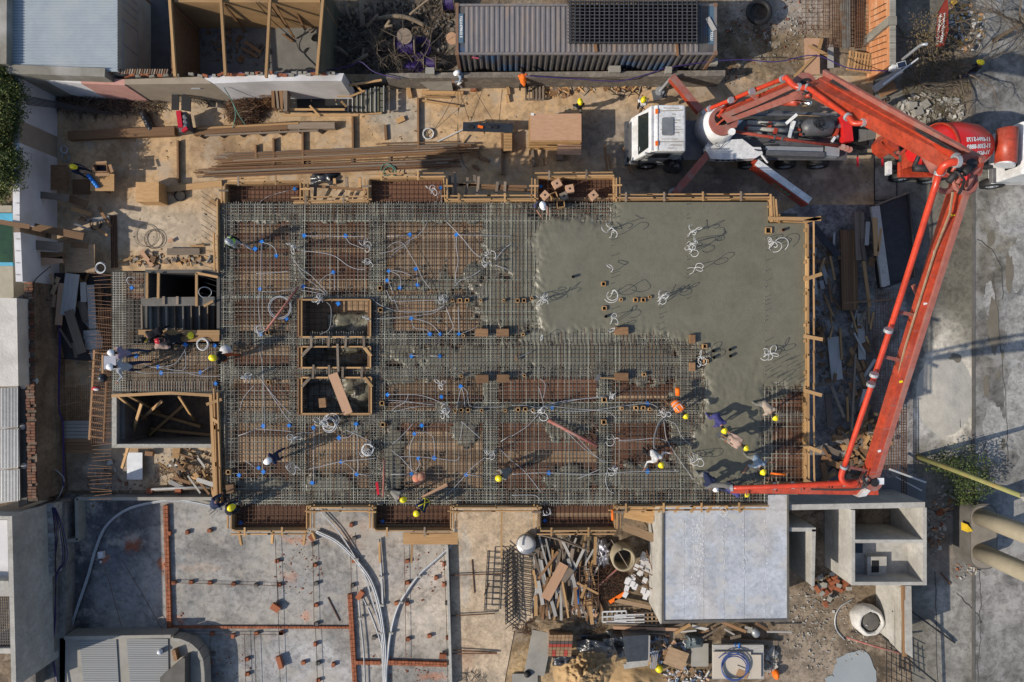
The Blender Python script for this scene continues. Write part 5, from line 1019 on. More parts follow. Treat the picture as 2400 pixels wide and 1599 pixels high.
# boom
J0=P(1704,271,4.0);J1=P(1880,203,9.6);J2=P(2280,398,15.6);J3=P(2035,1128,10.3);J4=P(1712,1149,9.2)
def beam(name,A,B,w0,w1,h0,h1,m_,lab=None,side=Vector((0,0,0))):
    A=A+side;B=B+side;d=(B-A).normalized();u=Vector((0,0,1));a=d.cross(u).normalized();b=a.cross(d)
    mb=MB()
    for p,w_,h_ in ((A,w0,h0),(B,w1,h1)): mb.v+=[p-a*w_/2-b*h_/2,p+a*w_/2-b*h_/2,p+a*w_/2+b*h_/2,p-a*w_/2+b*h_/2]
    mb.q((0,1,2,3),(7,6,5,4),(0,4,5,1),(1,5,6,2),(2,6,7,3),(3,7,4,0));o=mb.build(name,m_,pt)
    if lab:o['label']=lab
    return o,a,b,d
bo,a_,b_,d_=beam('boom_section',J0,J1,.30,.34,.45,.5,RED,'first boom section rising from the turret')
beam('boom_flange',J0,J1,.05,.05,.5,.6,REDD,None,a_*.19);beam('boom_flange',J0,J1,.05,.05,.5,.6,RED,None,a_*-.19)
bo,a_,b_,d_=beam('boom_section',P(1905,206,9.9),J2,.36,.42,.5,.5,RED,'second boom section crossing above the mixer truck')
beam('boom_flange',P(1930,180,10.0),P(2300,392,15.9),.09,.11,.5,.55,REDD,None);beam('boom_upper_web',P(1926,190,10.05),P(2294,397,15.9),.22,.24,.3,.3,RED,None)
bo,a_,b_,d_=beam('boom_section',P(2262,395,15.4),J3,.30,.34,.5,.45,RED,'third long boom section descending beside the road')
beam('boom_flange',P(2282,400,15.75),P(2054,1120,10.6),.13,.17,.10,.10,REDD,None)
beam('boom_flange',P(2240,430,15.2),P(2026,1105,10.4),.05,.05,.2,.2,RED,None)
beam('boom_section',P(2052,1140,10.2),J4,.48,.18,.55,.2,RED,'last boom section pointing left to the pouring hose')
# joints
for p,r in ((J1,.42),(P(2262,390,15.7),.3),(P(2040,1128,10.5),.3)):
    m=MB();m.tube([p+Vector((0,0,-.2)),p+Vector((0,0,.22))],r,20);m.build('pivot_drum',REDD,pt);m=MB();m.tube([p+Vector((0,0,.2)),p+Vector((0,0,.3))],r*.45,12);m.build('pivot_pin',DARK,pt)
m=MB();m.smooth=True;m.tube([P(1838,238,8.0),P(1868,238,8.6)],.17,12);m.build('boom_cylinder',RED,pt);m=MB();m.smooth=True;m.tube([P(1868,237,8.6),P(1900,243,9.3)],.08,10);m.build('cylinder_rod',CHROME,pt)
m=MB();m.smooth=True;m.tube([P(2195,395,13.8),P(2165,345,13.2)],.2,12);m.build('boom_cylinder',REDD,pt)
m=MB();m.smooth=True;m.tube([P(2142,394,3.9),P(2186,396,3.9)],.17,12);m.tube([P(2142,392,3.9),P(2166,338,4.1)],.1,10);m.build('chute_cylinder',DARK,pt)
m=MB();m.smooth=True;m.tube([P(2083,985,11.3),P(2052,1062,10.8)],.14,12);m.build('boom_cylinder',REDD,pt);m=MB();m.smooth=True;m.tube([P(2052,1062,10.8),P(2036,1098,10.5)],.075,10);m.build('cylinder_rod',CHROME,pt)
for p in (P(2215,425,15.4),P(2262,428,15.5)):
    m=MB();m.ring(p,.28,.08,n=16,m=6);m.build('link_ring',REDD,pt)
m=MB();m.tube([P(2258,412,15.8),P(2260,413,16.0)],.13,16);m.build('joint_cap',REDB,pt)
wall('boom_end_plate',[(2032,1140),(2052,1138),(2030,1163),(2012,1166)],10.0,10.5,TWHITE,None,par=pt)
m=MB();m.box(P(2064,1128,10.75),.22,.22,.03);m.build('white_label',TWHITE,pt)
for i in range(14):
    p=P(2252+R.uniform(-22,24),398+R.uniform(-22,30),15.9+R.uniform(-.3,.2));m=MB();m.smooth=True;a=R.uniform(0,3.14);d_2=Vector((math.cos(a),math.sin(a),R.uniform(-.4,.4)))*R.uniform(.05,.22);m.tube([p-d_2,p+d_2],R.uniform(.05,.12),10);m.build('joint_fitting',R.choice((DARK,REDD,DARK,RED,GREY)),pt)
for i in range(9):
    p=P(1900+R.uniform(-26,16),208+R.uniform(-12,16),9.9+R.uniform(-.3,.3));m=MB();m.smooth=True;a=R.uniform(0,3.14);d_2=Vector((math.cos(a),math.sin(a),0))*R.uniform(.05,.25);m.tube([p-d_2,p+d_2],R.uniform(.04,.1),8);m.build('joint_fitting',R.choice((DARK,REDD,RED)),pt)
for i in range(7):
    p=P(2036+R.uniform(-16,14),1126+R.uniform(-10,14),10.65);m=MB();m.tube([p,p+Vector((R.uniform(-.15,.15),R.uniform(-.15,.15),.05))],R.uniform(.03,.08),8);m.build('joint_fitting',R.choice((DARK,REDD,W_GRY)),pt)
# delivery pipes
def pipe(pts,r=.078,k=6,name='delivery_pipe'):
    m=MB();m.smooth=True;m.tube(cat(pts,k),r,12);return m.build(name,REDP,pt)
pA=[P(1656,258,4.3),P(1750,219,6.8),P(1842,182,9.8)];pipe(pA,.085)
pipe([P(1842,181,10.0),P(1850,190,10.1),P(1860,200,10.2),P(1872,205,10.3),P(1893,205,10.4)],.1)
pB1=[P(1893,205,10.4),P(1945,243,11.2),P(1992,278,12.0)];pipe(pB1,.085)
pipe([P(1990,276,12),P(2000,288,12.1),P(2015,289,12.2),P(2030,285,12.3),P(2060,280,12.5),P(2075,272,12.6),P(2090,276,12.8)],.09)
pB2=[P(2092,278,12.9),P(2175,328,14.3),P(2245,372,15.8)];pipe(pB2,.1)
pipe([P(2248,374,16.3),P(2242,379,16.5),P(2225,382,16.5),P(2210,391,16.4),P(2202,408,16.2)],.105)
pC=[P(2202,405,16.2),P(2090,760,13.4),P(1976,1102,10.9)];pipe(pC,.085)
pipe([P(1976,1100,10.9),P(1972,1118,10.8),P(1978,1130,10.8),P(1992,1135,10.8),P(2008,1132,10.8)],.1)
pD=[P(1994,1131,10.7),P(1850,1139,10.3),P(1712,1144,9.5)];pipe(pD,.085)
def clamp(p,d,r=.13): m=MB();d=Vector(d).normalized()*.05;m.tube([p-d,p+d],r,14);m.build('pipe_clamp',LGREY,pt)
for A_,B_,ts in ((pA[0],pA[2],(.05,.35,.62,.97)),(pB1[0],pB1[2],(.0,.95)),(pB2[0],pB2[2],(.03,.98)),(pC[0],pC[2],(.0,.465,.62,.655,.985)),(pD[0],pD[2],(.05,.47,.62,.99))):
    for t in ts: clamp(A_.lerp(B_,t),B_-A_)
clamp(P(2023,287,12.25),(1,.1,0));clamp(P(2060,280,12.5),(1,.2,0));clamp(P(1872,204,10.3),(1,0,0));clamp(P(2243,379,16.5),(1,.1,0),.16)
for x0,y0,z0,x1,y1,z1 in ((2096,729,13.4,2150,741,13.3),(2070,836,12.7,2125,848,12.5),(1985,1094,10.8,2045,1106,10.5),(2190,590,14.3,2205,596,14.2),(1760,222,7.2,1785,240,7.2),(2140,668,13.2,2172,740,13.0)): board('pipe_bracket',P(x0,y0,z0),P(x1,y1,z1),.1,.08,REDD if x0!=2190 else LGREY,pt)
OLV=mat('hydraulic_line',(.34,.24,.15),(.2,.12,.08),rough=.5,rnd=.1)
for o_ in (0,2.2):
    m=MB();m.tube([P(2232+o_,450,15.6),P(2225+o_,500,15.3),P(2190+o_,590,14.5),P(2120+o_,815,12.9),P(2085+o_,960,11.7)],.022,5);m.build('hydraulic_line',OLV,pt)
    m=MB();m.tube([P(1945+o_*2,190-o_,10.6),P(2080+o_*2,268-o_,12.8),P(2240+o_*2,360-o_,15.6)],.025,5);m.build('hydraulic_line',DARK,pt)
# plates, hoses and dirt on the boom
for A_,B_,n in ((J0,J1,7),(P(1905,206,9.9),J2,9),(P(2262,395,15.4),J3,12),(J3,J4,5)):
    dv=(B_-A_).normalized();sv_=dv.cross(Vector((0,0,1))).normalized()
    for i in range(n):
        p=A_.lerp(B_,(i+.5)/n);board('stiffener_plate',p-sv_*.17+Vector((0,0,.26)),p+sv_*.17+Vector((0,0,.26)),.05,.02,REDD,pt)
        if i%3==1: m=MB();m.box(p+sv_*.1+Vector((0,0,.27)),.1,.07,.03,.3);m.build('decal',YEL if i%2 else TWHITE,pt)
for o_ in (0,1.6,3.2):
    m=MB();m.tube(cat([P(1715+o_,272,4.8),P(1780+o_,246,7.2),P(1850,214+o_,9.6),P(1900,196+o_,10.6)]),.022,5);m.build('hydraulic_line',BLACK,pt)
    m=MB();m.tube(cat([P(2235+o_,400,16.2),P(2250,408+o_,16.3),P(2258+o_,425,16.2),P(2246+o_,455,15.9)]),.025,5);m.build('hydraulic_line',BLACK,pt)
    m=MB();m.tube(cat([P(2030+o_,1105,10.9),P(2022,1120+o_,10.9),P(2030+o_,1138,10.9),P(2000,1146+o_,10.7),P(1900,1146+o_*.6,10.2)]),.02,5);m.build('hydraulic_line',BLACK,pt)
for i in range(16): m=MB();m.box(P(1735+R.uniform(0,230),R.uniform(284,345),1.4+R.random()*.4),R.uniform(.08,.35),R.uniform(.06,.2),R.uniform(.05,.25),R.uniform(0,1.5));m.build('deck_fitting',R.choice((GREY,LGREY,DARK,TWHITE,RED)),pt)
for i in range(9):
    m=MB();x=1730+R.uniform(0,200);y=R.uniform(280,350);m.tube(cat([P(x,y,1.5),P(x+15,y+R.uniform(-8,8),1.9),P(x+35,y+R.uniform(-8,8),1.5)]),.022,5);m.build('deck_hose',BLACK,pt)
for y in (9.05,10.3): board('door_seam',Vector((7.35,8.6 if y<10 else 10.745,.9)),Vector((7.35,8.6 if y<10 else 10.745,2.6)),.015,.015,DARK,pt)
# end hose
HG=mat('grey_rubber_hose',(.16,.165,.17),(.1,.1,.105),rough=.5,sc_=5,rnd=0)
m=MB();m.smooth=True;m.tube(cat([P(1716,1144,8.0),P(1700,1138,7.9),P(1682,1137,7.5),P(1665,1139,7.0),P(1657,1142,6.6)],8),[.085]*9+[.1]*24,12) if False else m.tube(cat([P(1716,1144,9.5),P(1700,1138,8.8),P(1682,1137,7.9),P(1665,1139,7.1),P(1657,1142,6.6)],8),.10,12);m.build('end_hose',HG,pt)
m=MB();m.smooth=True
for i in range(7): m.ring(P(1795+i*3,377+i*2,1.4),.02,.01)
bag=MB();bag.smooth=True
for i in range(9): bag.ell(P(1570+R.uniform(-10,16),382+R.uniform(-12,14),1.2+R.uniform(-.5,.3)),R.uniform(.15,.35),R.uniform(.15,.35),R.uniform(.3,.6),8,6)
tag(bag.build('black_tarpaulin',BPLAS),'crumpled black tarpaulin hanging from the side of the white cab','tarpaulin')
# ---- mixer truck
mt=thing('mixer_truck','red drum concrete mixer truck with a white cab at the right edge','truck',P(2230,350,0))
ax0=Vector((18.1,8.55,3.15));ax1=Vector((21.95,9.0,2.4))   # drum axis
prof=[(0,.42),(.04,.5),(.25,.95),(.36,1.16),(.55,1.2),(.78,1.05),(.93,.72),(1,.45)]
N=36;mb=MB();mb.smooth=True;dd=(ax1-ax0);L_=dd.length;dn=dd.normalized();ua=dn.cross(Vector((0,0,1))).normalized();ub=ua.cross(dn)
for t,r in prof:
    for i in range(N): a=6.2832*i/N;mb.v.append(ax0+dd*t+ua*math.cos(a)*r+ub*math.sin(a)*r)
for k_ in range(len(prof)-1):
    for i in range(N): p=k_*N+i;q=k_*N+(i+1)%N;mb.q((p,q,q+N,p+N))
mb.smooth=False;mb.q(tuple(range(N-1,-1,-1)),tuple(range((len(prof)-1)*N,len(prof)*N)))
drum=mb.build('drum',REDB,mt)
m=MB()
for i in range(N): 
    a=6.2832*i/N;b=6.2832*(i+1)/N;m.stick(ax0+dd*.33+ua*math.cos(a)*1.17+ub*math.sin(a)*1.17,ax0+dd*.33+ua*math.cos(b)*1.17+ub*math.sin(b)*1.17,.09,.05)
m.build('drum_band',RED,mt)
def drumfn(tc,ang):
    def f(v):
        t=tc-v.x/L_; r=1.2 if t<.55 else 1.2-(t-.55)/.23*.15 if t<.78 else 1.05-(t-.78)/.15*.33
        a=ang+v.y/r
        return ax0+dd*t+(ua*math.cos(a)+ub*math.sin(a))*(r+.025)
    return f
# ua = dn x z : right side (-y); angle measured from ua towards ub(up)
for s,a in (('11-6994-5175',1.62),('11-5308-8883',1.36),('11-6633-0000',1.10)): text(s,.25,drumfn(.60,a),TXT,mt,.010)
m=MB();m.smooth=True;m.tube([P(2361,300,3.0),P(2361,303,3.0),P(2357,383,3.0),P(2356,386,3.0)],[.3,.43,.43,.3],22);m.build('water_tank',RED,mt)
m=MB();m.tube([P(2356,384,3.0),P(2355,388,3.0)],.4,20);m.build('tank_end',TWHITE,mt)
yprism([(23.2,.7),(23.2,2.9),(23.3,3.0),(25.6,3.0),(26.1,1.8),(26.2,.7)],7.6,10.0,'cab',TWHITE,mt)
m=MB();m.box((23.17,9.3,2.3),.04,.75,.75);m.build('rear_window',GLASS,mt);m=MB();m.box((23.17,8.3,2.3),.04,.6,.75);m.build('rear_window',GLASS,mt)
for y in (8.4,9.4): board('chassis_rail',Vector((18.2,y,.95)),Vector((24.5,y,.95)),.14,.28,DARK,mt)
for x,y in ((19.05,8.1),(20.45,8.0)): wheel(mt,(x,y-.05,.5),.52,.32,-1);wheel(mt,(x,9.9,.5),.52,.32,1)
wheel(mt,(23.55,7.72,.5),.54,.34,-1);wheel(mt,(23.55,9.85,.5),.54,.34,1)
yprism([(18.5,1.15),(18.55,1.32),(20.9,1.32),(21.0,1.15)],7.85,8.6,'rear_mudguard',RED,mt);yprism([(22.95,1.1),(23.05,1.3),(24.0,1.3),(24.0,1.1)],7.6,8.3,'front_mudguard',GREY,mt)
hp=wall('charging_hopper',[(2080,322),(2092,303),(2104,304),(2106,352),(2100,352),(2082,338)],1.8,3.2,RED,None,par=mt)
m=MB();m.tube([P(2089,318,3.22),P(2089,318,3.23)],.11,16);m.build('number_disc',TXT,mt);text('6',.16,ttop(2089,318,3.24,math.pi),BLACK,mt,.01)
for x0,y0,x1,y1 in ((2106,305,2104,362),(2108,362,2142,332),(2112,308,2150,328),(2060,335,2105,372)): board('hopper_frame',P(x0,y0,2.9),P(x1,y1,2.9),.1,.08,REDD if y0<330 else RED,mt)
yprism([(18.4,1.7),(18.5,2.6),(19.2,2.9),(19.3,1.7)],8.1,8.9,'pedestal',RED,mt)
tr=MB();tr.v=[P(2012,303,1.6),P(2052,305,1.5),P(2052,325,1.5),P(2012,333,1.6)];tr.q((3,2,1,0));tr.build('discharge_chute',mat('wet_slurry',(.19,.18,.16),rough=.4,rnd=0),mt)
board('chute_lip',P(2062,298,1.9),P(2060,334,1.9),.3,.05,W_PNK,mt)
board('bumper_bar',P(2014,360,.9),P(2090,361,.9),.09,.09,BLACK,mt)
m=MB();m.box(P(2082,395,1.35),.18,.62,.3);m.build('rear_light_panel',TWHITE,mt)
# leaning dark container / skip in the shade on the right
sk_=thing('dark_skip','large dark angled metal skip with pale edge in the slab shadow on the right','skip',P(2090,580,0))
wall('skip_floor',[(2063,482),(2128,455),(2140,520),(2142,650),(2080,673),(2075,640)],0,.9,DARK,None,par=sk_)
for a,b in (((2050,482),(2128,452)),((2050,484),(2075,672)),((2075,673),(2142,652)),((2128,455),(2146,650))): board('skip_rim',P(*a,.95),P(*b,.95),.07 if a!=(2050,484) else .4,.15,CONCL if a==(2050,484) else W_OLD if a[0]<2060 else DARK,sk_)
# ================= PEOPLE
def bl_(mb,p0,r0,p1,r1,n=10):
    p0=Vector(p0);p1=Vector(p1);d=p1-p0;L=d.length
    pts=[];rs=[]
    for i in range(-4,1): a=i/4*1.45;pts.append(p0+d.normalized()*math.sin(a)*r0 if L>1e-5 else p0);rs.append(max(.004,r0*math.cos(a)))
    for i in range(0,5): a=i/4*1.45;pts.append(p1+d.normalized()*math.sin(a)*r1);rs.append(max(.004,r1*math.cos(a)))
    mb.tube(pts,rs,n)
def person(lab,hx,hy,face,shirt,pants,helmet,zf=6.12,H=1.72,pose='stand',lean=0,feet=None,arms=None,skinarm=False,grp=None,vest=None,hair=False,boots=None,squat=0,harness=False):
    """hx,hy: photograph pixel of the head; face: heading in degrees (0=right,90=up the picture); lean: degrees of forward bend; squat 0..1"""
    f=math.radians(face);F_=Vector((math.cos(f),math.sin(f),0));Rr=Vector((math.sin(f),-math.cos(f),0));Z=Vector((0,0,1));k=H/1.72
    ln=math.radians(lean)
    hipz=(.93-.52*squat)*k; up=Z*math.cos(ln)+F_*math.sin(ln);fw=F_*math.cos(ln)-Z*math.sin(ln)
    hip=Vector((0,0,hipz)); 
    head=hip+up*.70*k+Z*.0+fw*.03
    # place so that the head projects on the given pixel
    zh=zf+head.z; tgt=P(hx,hy,zh); base=Vector((tgt.x-head.x,tgt.y-head.y,zf))
    hip=base+hip;W_=lambda a,u,b=0:hip+up*a*k+Rr*u*k+fw*b*k
    segs=[]
    def seg(a,ra,b,rb,m): segs.append((Vector(a),ra*k,Vector(b),rb*k,m))
    # torso
    seg(W_(.0,-.06),.115,W_(.0,.06),.115,1);seg(W_(.03,0),.135,W_(.2,0),.12,0);seg(W_(.2,0),.125,W_(.36,0),.14,0);seg(W_(.14,-.05),.10,W_(.38,-.1),.095,0);seg(W_(.14,.05),.10,W_(.38,.1),.095,0)
    seg(W_(.42,-.17),.075,W_(.42,.17),.075,0);seg(W_(.34,-.1),.095,W_(.34,.1),.095,0)
    seg(W_(.44,0),.065,W_(.56,0,.01),.055,2)
    hc=W_(.68,0,.035); seg(hc-up*.03*k,.088,hc+up*.055*k,.092,2);seg(hc+fw*.03*k-up*.07*k,.05,hc+fw*.045*k-up*.02*k,.06,2);seg(hc+fw*.095*k-up*.02*k,.012,hc+fw*.11*k-up*.035*k,.016,2)
    for s in(-1,1): seg(hc+Rr*s*.092*k-up*.02*k,.014,hc+Rr*s*.096*k+up*.01*k,.018,2)
    # legs
    fs=feet or ((.12,-.16),(-.12,.16))
    for i,(a,b) in enumerate(fs):
        s=-1 if i==0 else 1
        foot=base+F_*a*k+Rr*b*k+Z*.09;hj=hip+Rr*s*.09*k
        d=foot-hj;Lm=.86*k;mid=(hj+foot)/2;ex=max(0,(Lm/2)**2-(d.length/2)**2)
        knee=mid+(F_-d.normalized()*F_.dot(d.normalized())).normalized()*math.sqrt(ex)+Rr*s*.03
        seg(hj,.088,knee,.062,1);seg(knee,.06,foot,.045,1);seg(foot-Z*.03-F_*.05,.042,foot-Z*.045+F_*.15*k,.036,3)
    # arms
    ar=arms or (((.12,-.25,.25),(.30,-.16,.1)),((.12,.25,.25),(.30,.16,.1)))
    hands=[]
    for i,(el,ha) in enumerate(ar):   # el,ha offsets: forward,right(+),height relative hip along world
        s=-1 if i==0 else 1
        sh=W_(.415,s*.19);e=hip+up*(.42-.27)*k*1.0+F_*(math.sin(ln)*0+el[0])*k+Rr*el[1]*k+Z*(el[2]-.15)*k;h=hip+up*.1*k+F_*ha[0]*k+Rr*ha[1]*k+Z*(ha[2])*k
        e=sh+(e-sh).normalized()*.28*k;h=e+(h-e).normalized()*.25*k
        seg(sh,.058,e,.044,0);seg(e,.042,h,.03,2 if skinarm else 0);hd=(h-e).normalized();seg(h,.028,h+hd*.06*k,.034,2);hands.append((h,hd))
    mb=MB();mb.smooth=True
    for a,ra,b,rb,m in segs: bl_(mb,a,ra,b,rb)
    o=mb.build('body_tmp',[shirt],None,base);PEND.remove(o);COL.objects.link(o)
    rm=o.modifiers.new('r','REMESH');rm.mode='VOXEL';rm.voxel_size=.024;sm=o.modifiers.new('s','SMOOTH');sm.iterations=3;sm.factor=.5
    bpy.context.view_layer.update()
    me=bpy.data.meshes.new_from_object(o.evaluated_get(bpy.context.evaluated_depsgraph_get()));bpy.data.objects.remove(o)
    for _ in range(len(me.materials)): me.materials.pop()
    vs=[v.co.copy()+base for v in me.vertices]
    # cloth folds
    for i,v in enumerate(me.vertices):
        if (vs[i]-hc).length>.16*k: v.co+=v.normal*(noise.noise(vs[i]*9)*.013)
    mats=[shirt,pants,SKIN,boots or C_BLK,HAIR]
    import numpy as np
    nf=len(me.polygons);cc=np.empty(nf*3);me.polygons.foreach_get('center',cc);cc=cc.reshape(-1,3)+np.array(base);best=np.full(nf,9.);mi=np.zeros(nf,int)
    for a,ra,b,rb,m in segs:
        A_=np.array(a);d_=np.array(b)-A_;t_=np.clip(((cc-A_)@d_)/max(d_@d_,1e-9),0,1);q=np.linalg.norm(cc-A_-t_[:,None]*d_,axis=1)-(ra+(rb-ra)*t_)
        k2=q<best;best[k2]=q[k2];mi[k2]=m
    rel=cc-np.array(hc);hm=(mi==2)&(np.linalg.norm(rel,axis=1)<.17*k)&((rel@np.array(fw)<.03*k)|(rel@np.array(up)>.06*k));mi[hm]=4;mi=mi.tolist()
    for m in mats: me.materials.append(m)
    me.polygons.foreach_set('material_index',mi);me.polygons.foreach_set('use_smooth',[True]*len(mi))
    # fingers and eyes appended to the same mesh
    fb=MB();fb.smooth=True
    for h,hd in hands:
        sdv=hd.cross(Z).normalized() if abs(hd.z)<.95 else Rr.copy();dn_=hd.cross(sdv).normalized();pm=h+hd*.07*k
        for j,(o1,l1) in enumerate(((-.028,.055),(-.010,.065),(.009,.062),(.027,.048))):
            a=pm+sdv*o1*k;fb.tube([a,a+hd*l1*.55*k,a+hd*l1*.85*k+dn_*.025*k,a+hd*l1*.8*k+dn_*.05*k],[.0095,.009,.008,.006],5)
        a=h+hd*.03*k-sdv*.03*k;fb.tube([a,a-sdv*.025*k+hd*.02*k,a-sdv*.028*k+hd*.045*k+dn_*.02*k],[.011,.010,.007],5)
    for s in(-1,1): fb.mi=4;fb.ell(hc+fw*.088*k+Rr*s*.033*k+up*.01*k,.010,.010,.008,6,4)
    fb.mi=4;fb.stick(hc+fw*.092*k-up*.062*k-Rr*.022*k,hc+fw*.092*k-up*.062*k+Rr*.022*k,.008,.006)
    bmm=bmesh.new();bmm.from_mesh(me);vv=[bmm.verts.new(Vector(v)-base) for v in fb.v]
    for fa,m in zip(fb.f,fb.m):
        try: q=bmm.faces.new([vv[i] for i in fa]);q.material_index=m if m else 2;q.smooth=True
        except Exception: pass
    bmm.to_mesh(me);bmm.free()
    t=bpy.data.objects.new('person',me);reg(t,Matrix.Translation(base),None);tag(t,lab,'person',grp)
    if helmet is not None:
        Mh=Matrix((( Rr.x,fw.x,up.x),(Rr.y,fw.y,up.y),(Rr.z,fw.z,up.z)))
        m=MB();m.smooth=True;c=hc+up*.045*k
        m.ell(c,.125*k,.15*k,.125*k,20,7,Mh,True);m.smooth=False
        n0=len(m.v)
        for j in range(20):
            a=6.2832*j/20;fx=1.1+(.25 if math.sin(a)>.5 else 0);m.v+=[c+Mh@Vector((.122*k*math.cos(a),.146*k*math.sin(a),.004)),c+Mh@Vector((.122*k*math.cos(a)*1.1,.146*k*math.sin(a)*fx,-.008))]
        for j in range(20): a=n0+2*j;b=n0+2*((j+1)%20);m.q((a,a+1,b+1,b),(b,b+1,a+1,a))
        m.build('hard_hat',helmet,t)
        r_=MB();r_.tube([c+Mh@Vector((0,.147*k*math.cos(a),.127*k*math.sin(a))) for a in [i*math.pi/8 for i in range(9)]],.012,5);r_.build('hat_ridge',helmet,t)
    elif hair:
        m=MB();m.smooth=True;Mh=Matrix((( Rr.x,fw.x,up.x),(Rr.y,fw.y,up.y),(Rr.z,fw.z,up.z)));m.ell(hc+up*.03*k-fw*.012,.103*k,.112*k,.095*k,14,6,Mh,True);m.build('hair',HAIR,t)
    if vest:
        m=MB();m.smooth=True;Mh=Matrix((( Rr.x,fw.x,up.x),(Rr.y,fw.y,up.y),(Rr.z,fw.z,up.z)));n=20
        lv=[(.02,.165,.155),(.1,.168,.155),(.2,.18,.158),(.3,.205,.165),(.4,.23,.13),(.47,.2,.1),(.49,.09,.08)]
        for h_,rx,ry in lv:
            for j in range(n): a=6.2832*j/n;m.v.append(hip+Mh@Vector((rx*k*math.cos(a),ry*k*math.sin(a),h_*k)))
        for i in range(len(lv)-1):
            for j in range(n): m.q((i*n+j,i*n+(j+1)%n,(i+1)*n+(j+1)%n,(i+1)*n+j))
        v_=m.build('vest',vest,t)
        for h_ in (.12,.26):
            m=MB();m.smooth=True
            pts=[hip+Mh@Vector(((.186+.02*(h_>.2))*k*math.cos(6.2832*j/24),(.166+.004)*k*math.sin(6.2832*j/24),h_*k)) for j in range(25)];m.tube(pts,.022,5,False);m.build('reflective_band',REFL,v_)
        for s in(-1,1): m=MB();m.smooth=True;m.tube([W_(.26,s*.1,-.165),W_(.42,s*.1,-.14),W_(.49,s*.1,0)],.02,5);m.build('reflective_band',REFL,v_)
    if harness:
        YS=mat('harness_yellow',(.75,.65,.05),rnd=0)
        m=MB();m.smooth=True
        for s in(-1,1): m.tube([W_(.0,s*.12,-.14),W_(.3,-s*.03,-.165),W_(.46,-s*.12,-.07),W_(.46,-s*.12,.07),W_(.2,-s*.1,.15)],.02,5)
        m.tube([W_(.02,.16*math.cos(a*.5),.155*math.sin(a*.5)) for a in range(14)],.02,5);m.build('safety_harness',YS,t)
    return t
def A(a,b): return (a,b)
down=(((.10,-.24,.0),(.18,-.2,-.25)),((.10,.24,.0),(.18,.2,-.25)))
fwd=(((.2,-.24,.0),(.5,-.14,-.05)),((.2,.24,.0),(.5,.14,-.05)))
low=(((.35,-.22,-.3),(.5,-.12,-.6)),((.35,.22,-.3),(.5,.12,-.6)))
side=(((.1,-.4,.1),(.3,-.6,.1)),((.1,.4,.1),(.3,.6,.1)))
person('worker in a navy jacket and yellow hard hat leaning over the light work table',171,391,-8,C_NAVY,C_NAVY,YEL,zf=0,lean=18,arms=fwd)
person('worker in a black jacket and yellow hard hat walking behind the plywood stack',1360,240,100,C_BLK,C_GRY,YEL,zf=0,lean=-4,feet=((.3,-.12),(-.34,.12)),arms=down)
person('worker in a white top, brown trousers and yellow hard hat by the truck cab',1508,235,60,C_WHT,C_BRN,YEL,zf=0,lean=-4,feet=((.35,-.1),(-.32,.14)),arms=fwd)
person('person in an orange jacket and dark trousers leaning over the low wall',1223,163,100,ORG,C_BLK,None,zf=.2,lean=55,hair=True,arms=low)
person('worker in a blue and white top with a white hard hat at the low wall',1072,171,190,C_LBL,C_WHT,HWHT,zf=.2,lean=15,squat=.2,arms=fwd)
person('worker in a black jacket and white hard hat holding a phone at the upper bay',1272,481,-70,C_BLK,C_PUR,HWHT,lean=16,arms=fwd,skinarm=True)
person('worker in a green vest and grey hard hat at the upper left slab corner',536,566,-35,C_BLK,C_LG,mat('grey_helmet',(.35,.38,.42),rough=.25,rnd=0),vest=LIME,lean=12,feet=((.5,-.1),(-.1,.15)),arms=fwd)
person('worker in black with a yellow hard hat standing on the road at top right',2299,147,150,C_BLK,C_NAVY,YEL,zf=0,lean=14,arms=down)
person('person in dark clothes standing in shade under the boom near the road',2081,233,-60,C_BLK,C_NAVY,None,zf=0,hair=True,arms=down)
person('worker in black lying on his side by the walk board, green helmet at hip',372,799,-170,C_BLK,C_BLK,HRED,lean=50,squat=.7,feet=((-.3,-.1),(-.45,.15)),arms=low)
person('worker in a dusty pink top crouching between two others on the walk board',352,800,160,C_PINK,C_BLK,None,lean=60,squat=.8,hair=True,arms=low)
person('worker in black bent low at the left end of the walk board',334,796,-150,C_BLK,C_BLK,None,lean=75,squat=.5,hair=True,arms=low)
person('worker in a striped top, jeans and white hard hat at the upper table corner',262,827,175,mat('striped_cloth',(.30,.26,.34),(.16,.13,.2),rough=.9,sc_=30,rnd=0),C_JEAN,HWHT,lean=20,feet=((.1,-.1),(-.35,.1)),arms=fwd)
person('broad worker in a pale grey shirt and white hard hat reading the drawing board',260,860,178,C_LG,C_NAVY,HWHT,lean=26,H=1.82,feet=((.1,-.16),(-.3,.16)),arms=side)
person('worker in black with rust orange trousers and a yellow hard hat, seen from above',500,839,175,C_BLK,C_DRE,YEL,lean=8,feet=((.25,-.1),(-.25,.12)),arms=down)
person('worker in navy with a white hard hat standing alone in the lower left field',629,1080,-145,C_NAVY,C_NAVY,HWHT,lean=3,feet=((.15,-.12),(-.12,.14)),arms=down)
person('bare headed worker in a navy hooded top crouching at the lower left corner',511,1172,40,C_NAVY,C_JEAN,None,lean=45,squat=.35,hair=True,arms=low)
person('worker in black with a yellow hard hat bending beside the bare headed man',541,1191,40,C_BLK,C_JEAN,YEL,lean=35,squat=.3,arms=low)
person('worker in a grey shirt and yellow hard hat bending above the lower middle bay',944,1171,-20,C_GRY,C_BLK,YEL,lean=42,squat=.3,arms=low)
person('worker in navy with a yellow safety harness crouching in the lower middle bay',977,1203,-130,C_NAVY,C_NAVY,YEL,lean=38,squat=.35,arms=low,harness=True)
person('worker in a grey jacket and yellow hard hat kneeling in mid lower slab',1170,1121,-150,C_GRY,C_BRN,YEL,lean=36,squat=.3,arms=low)
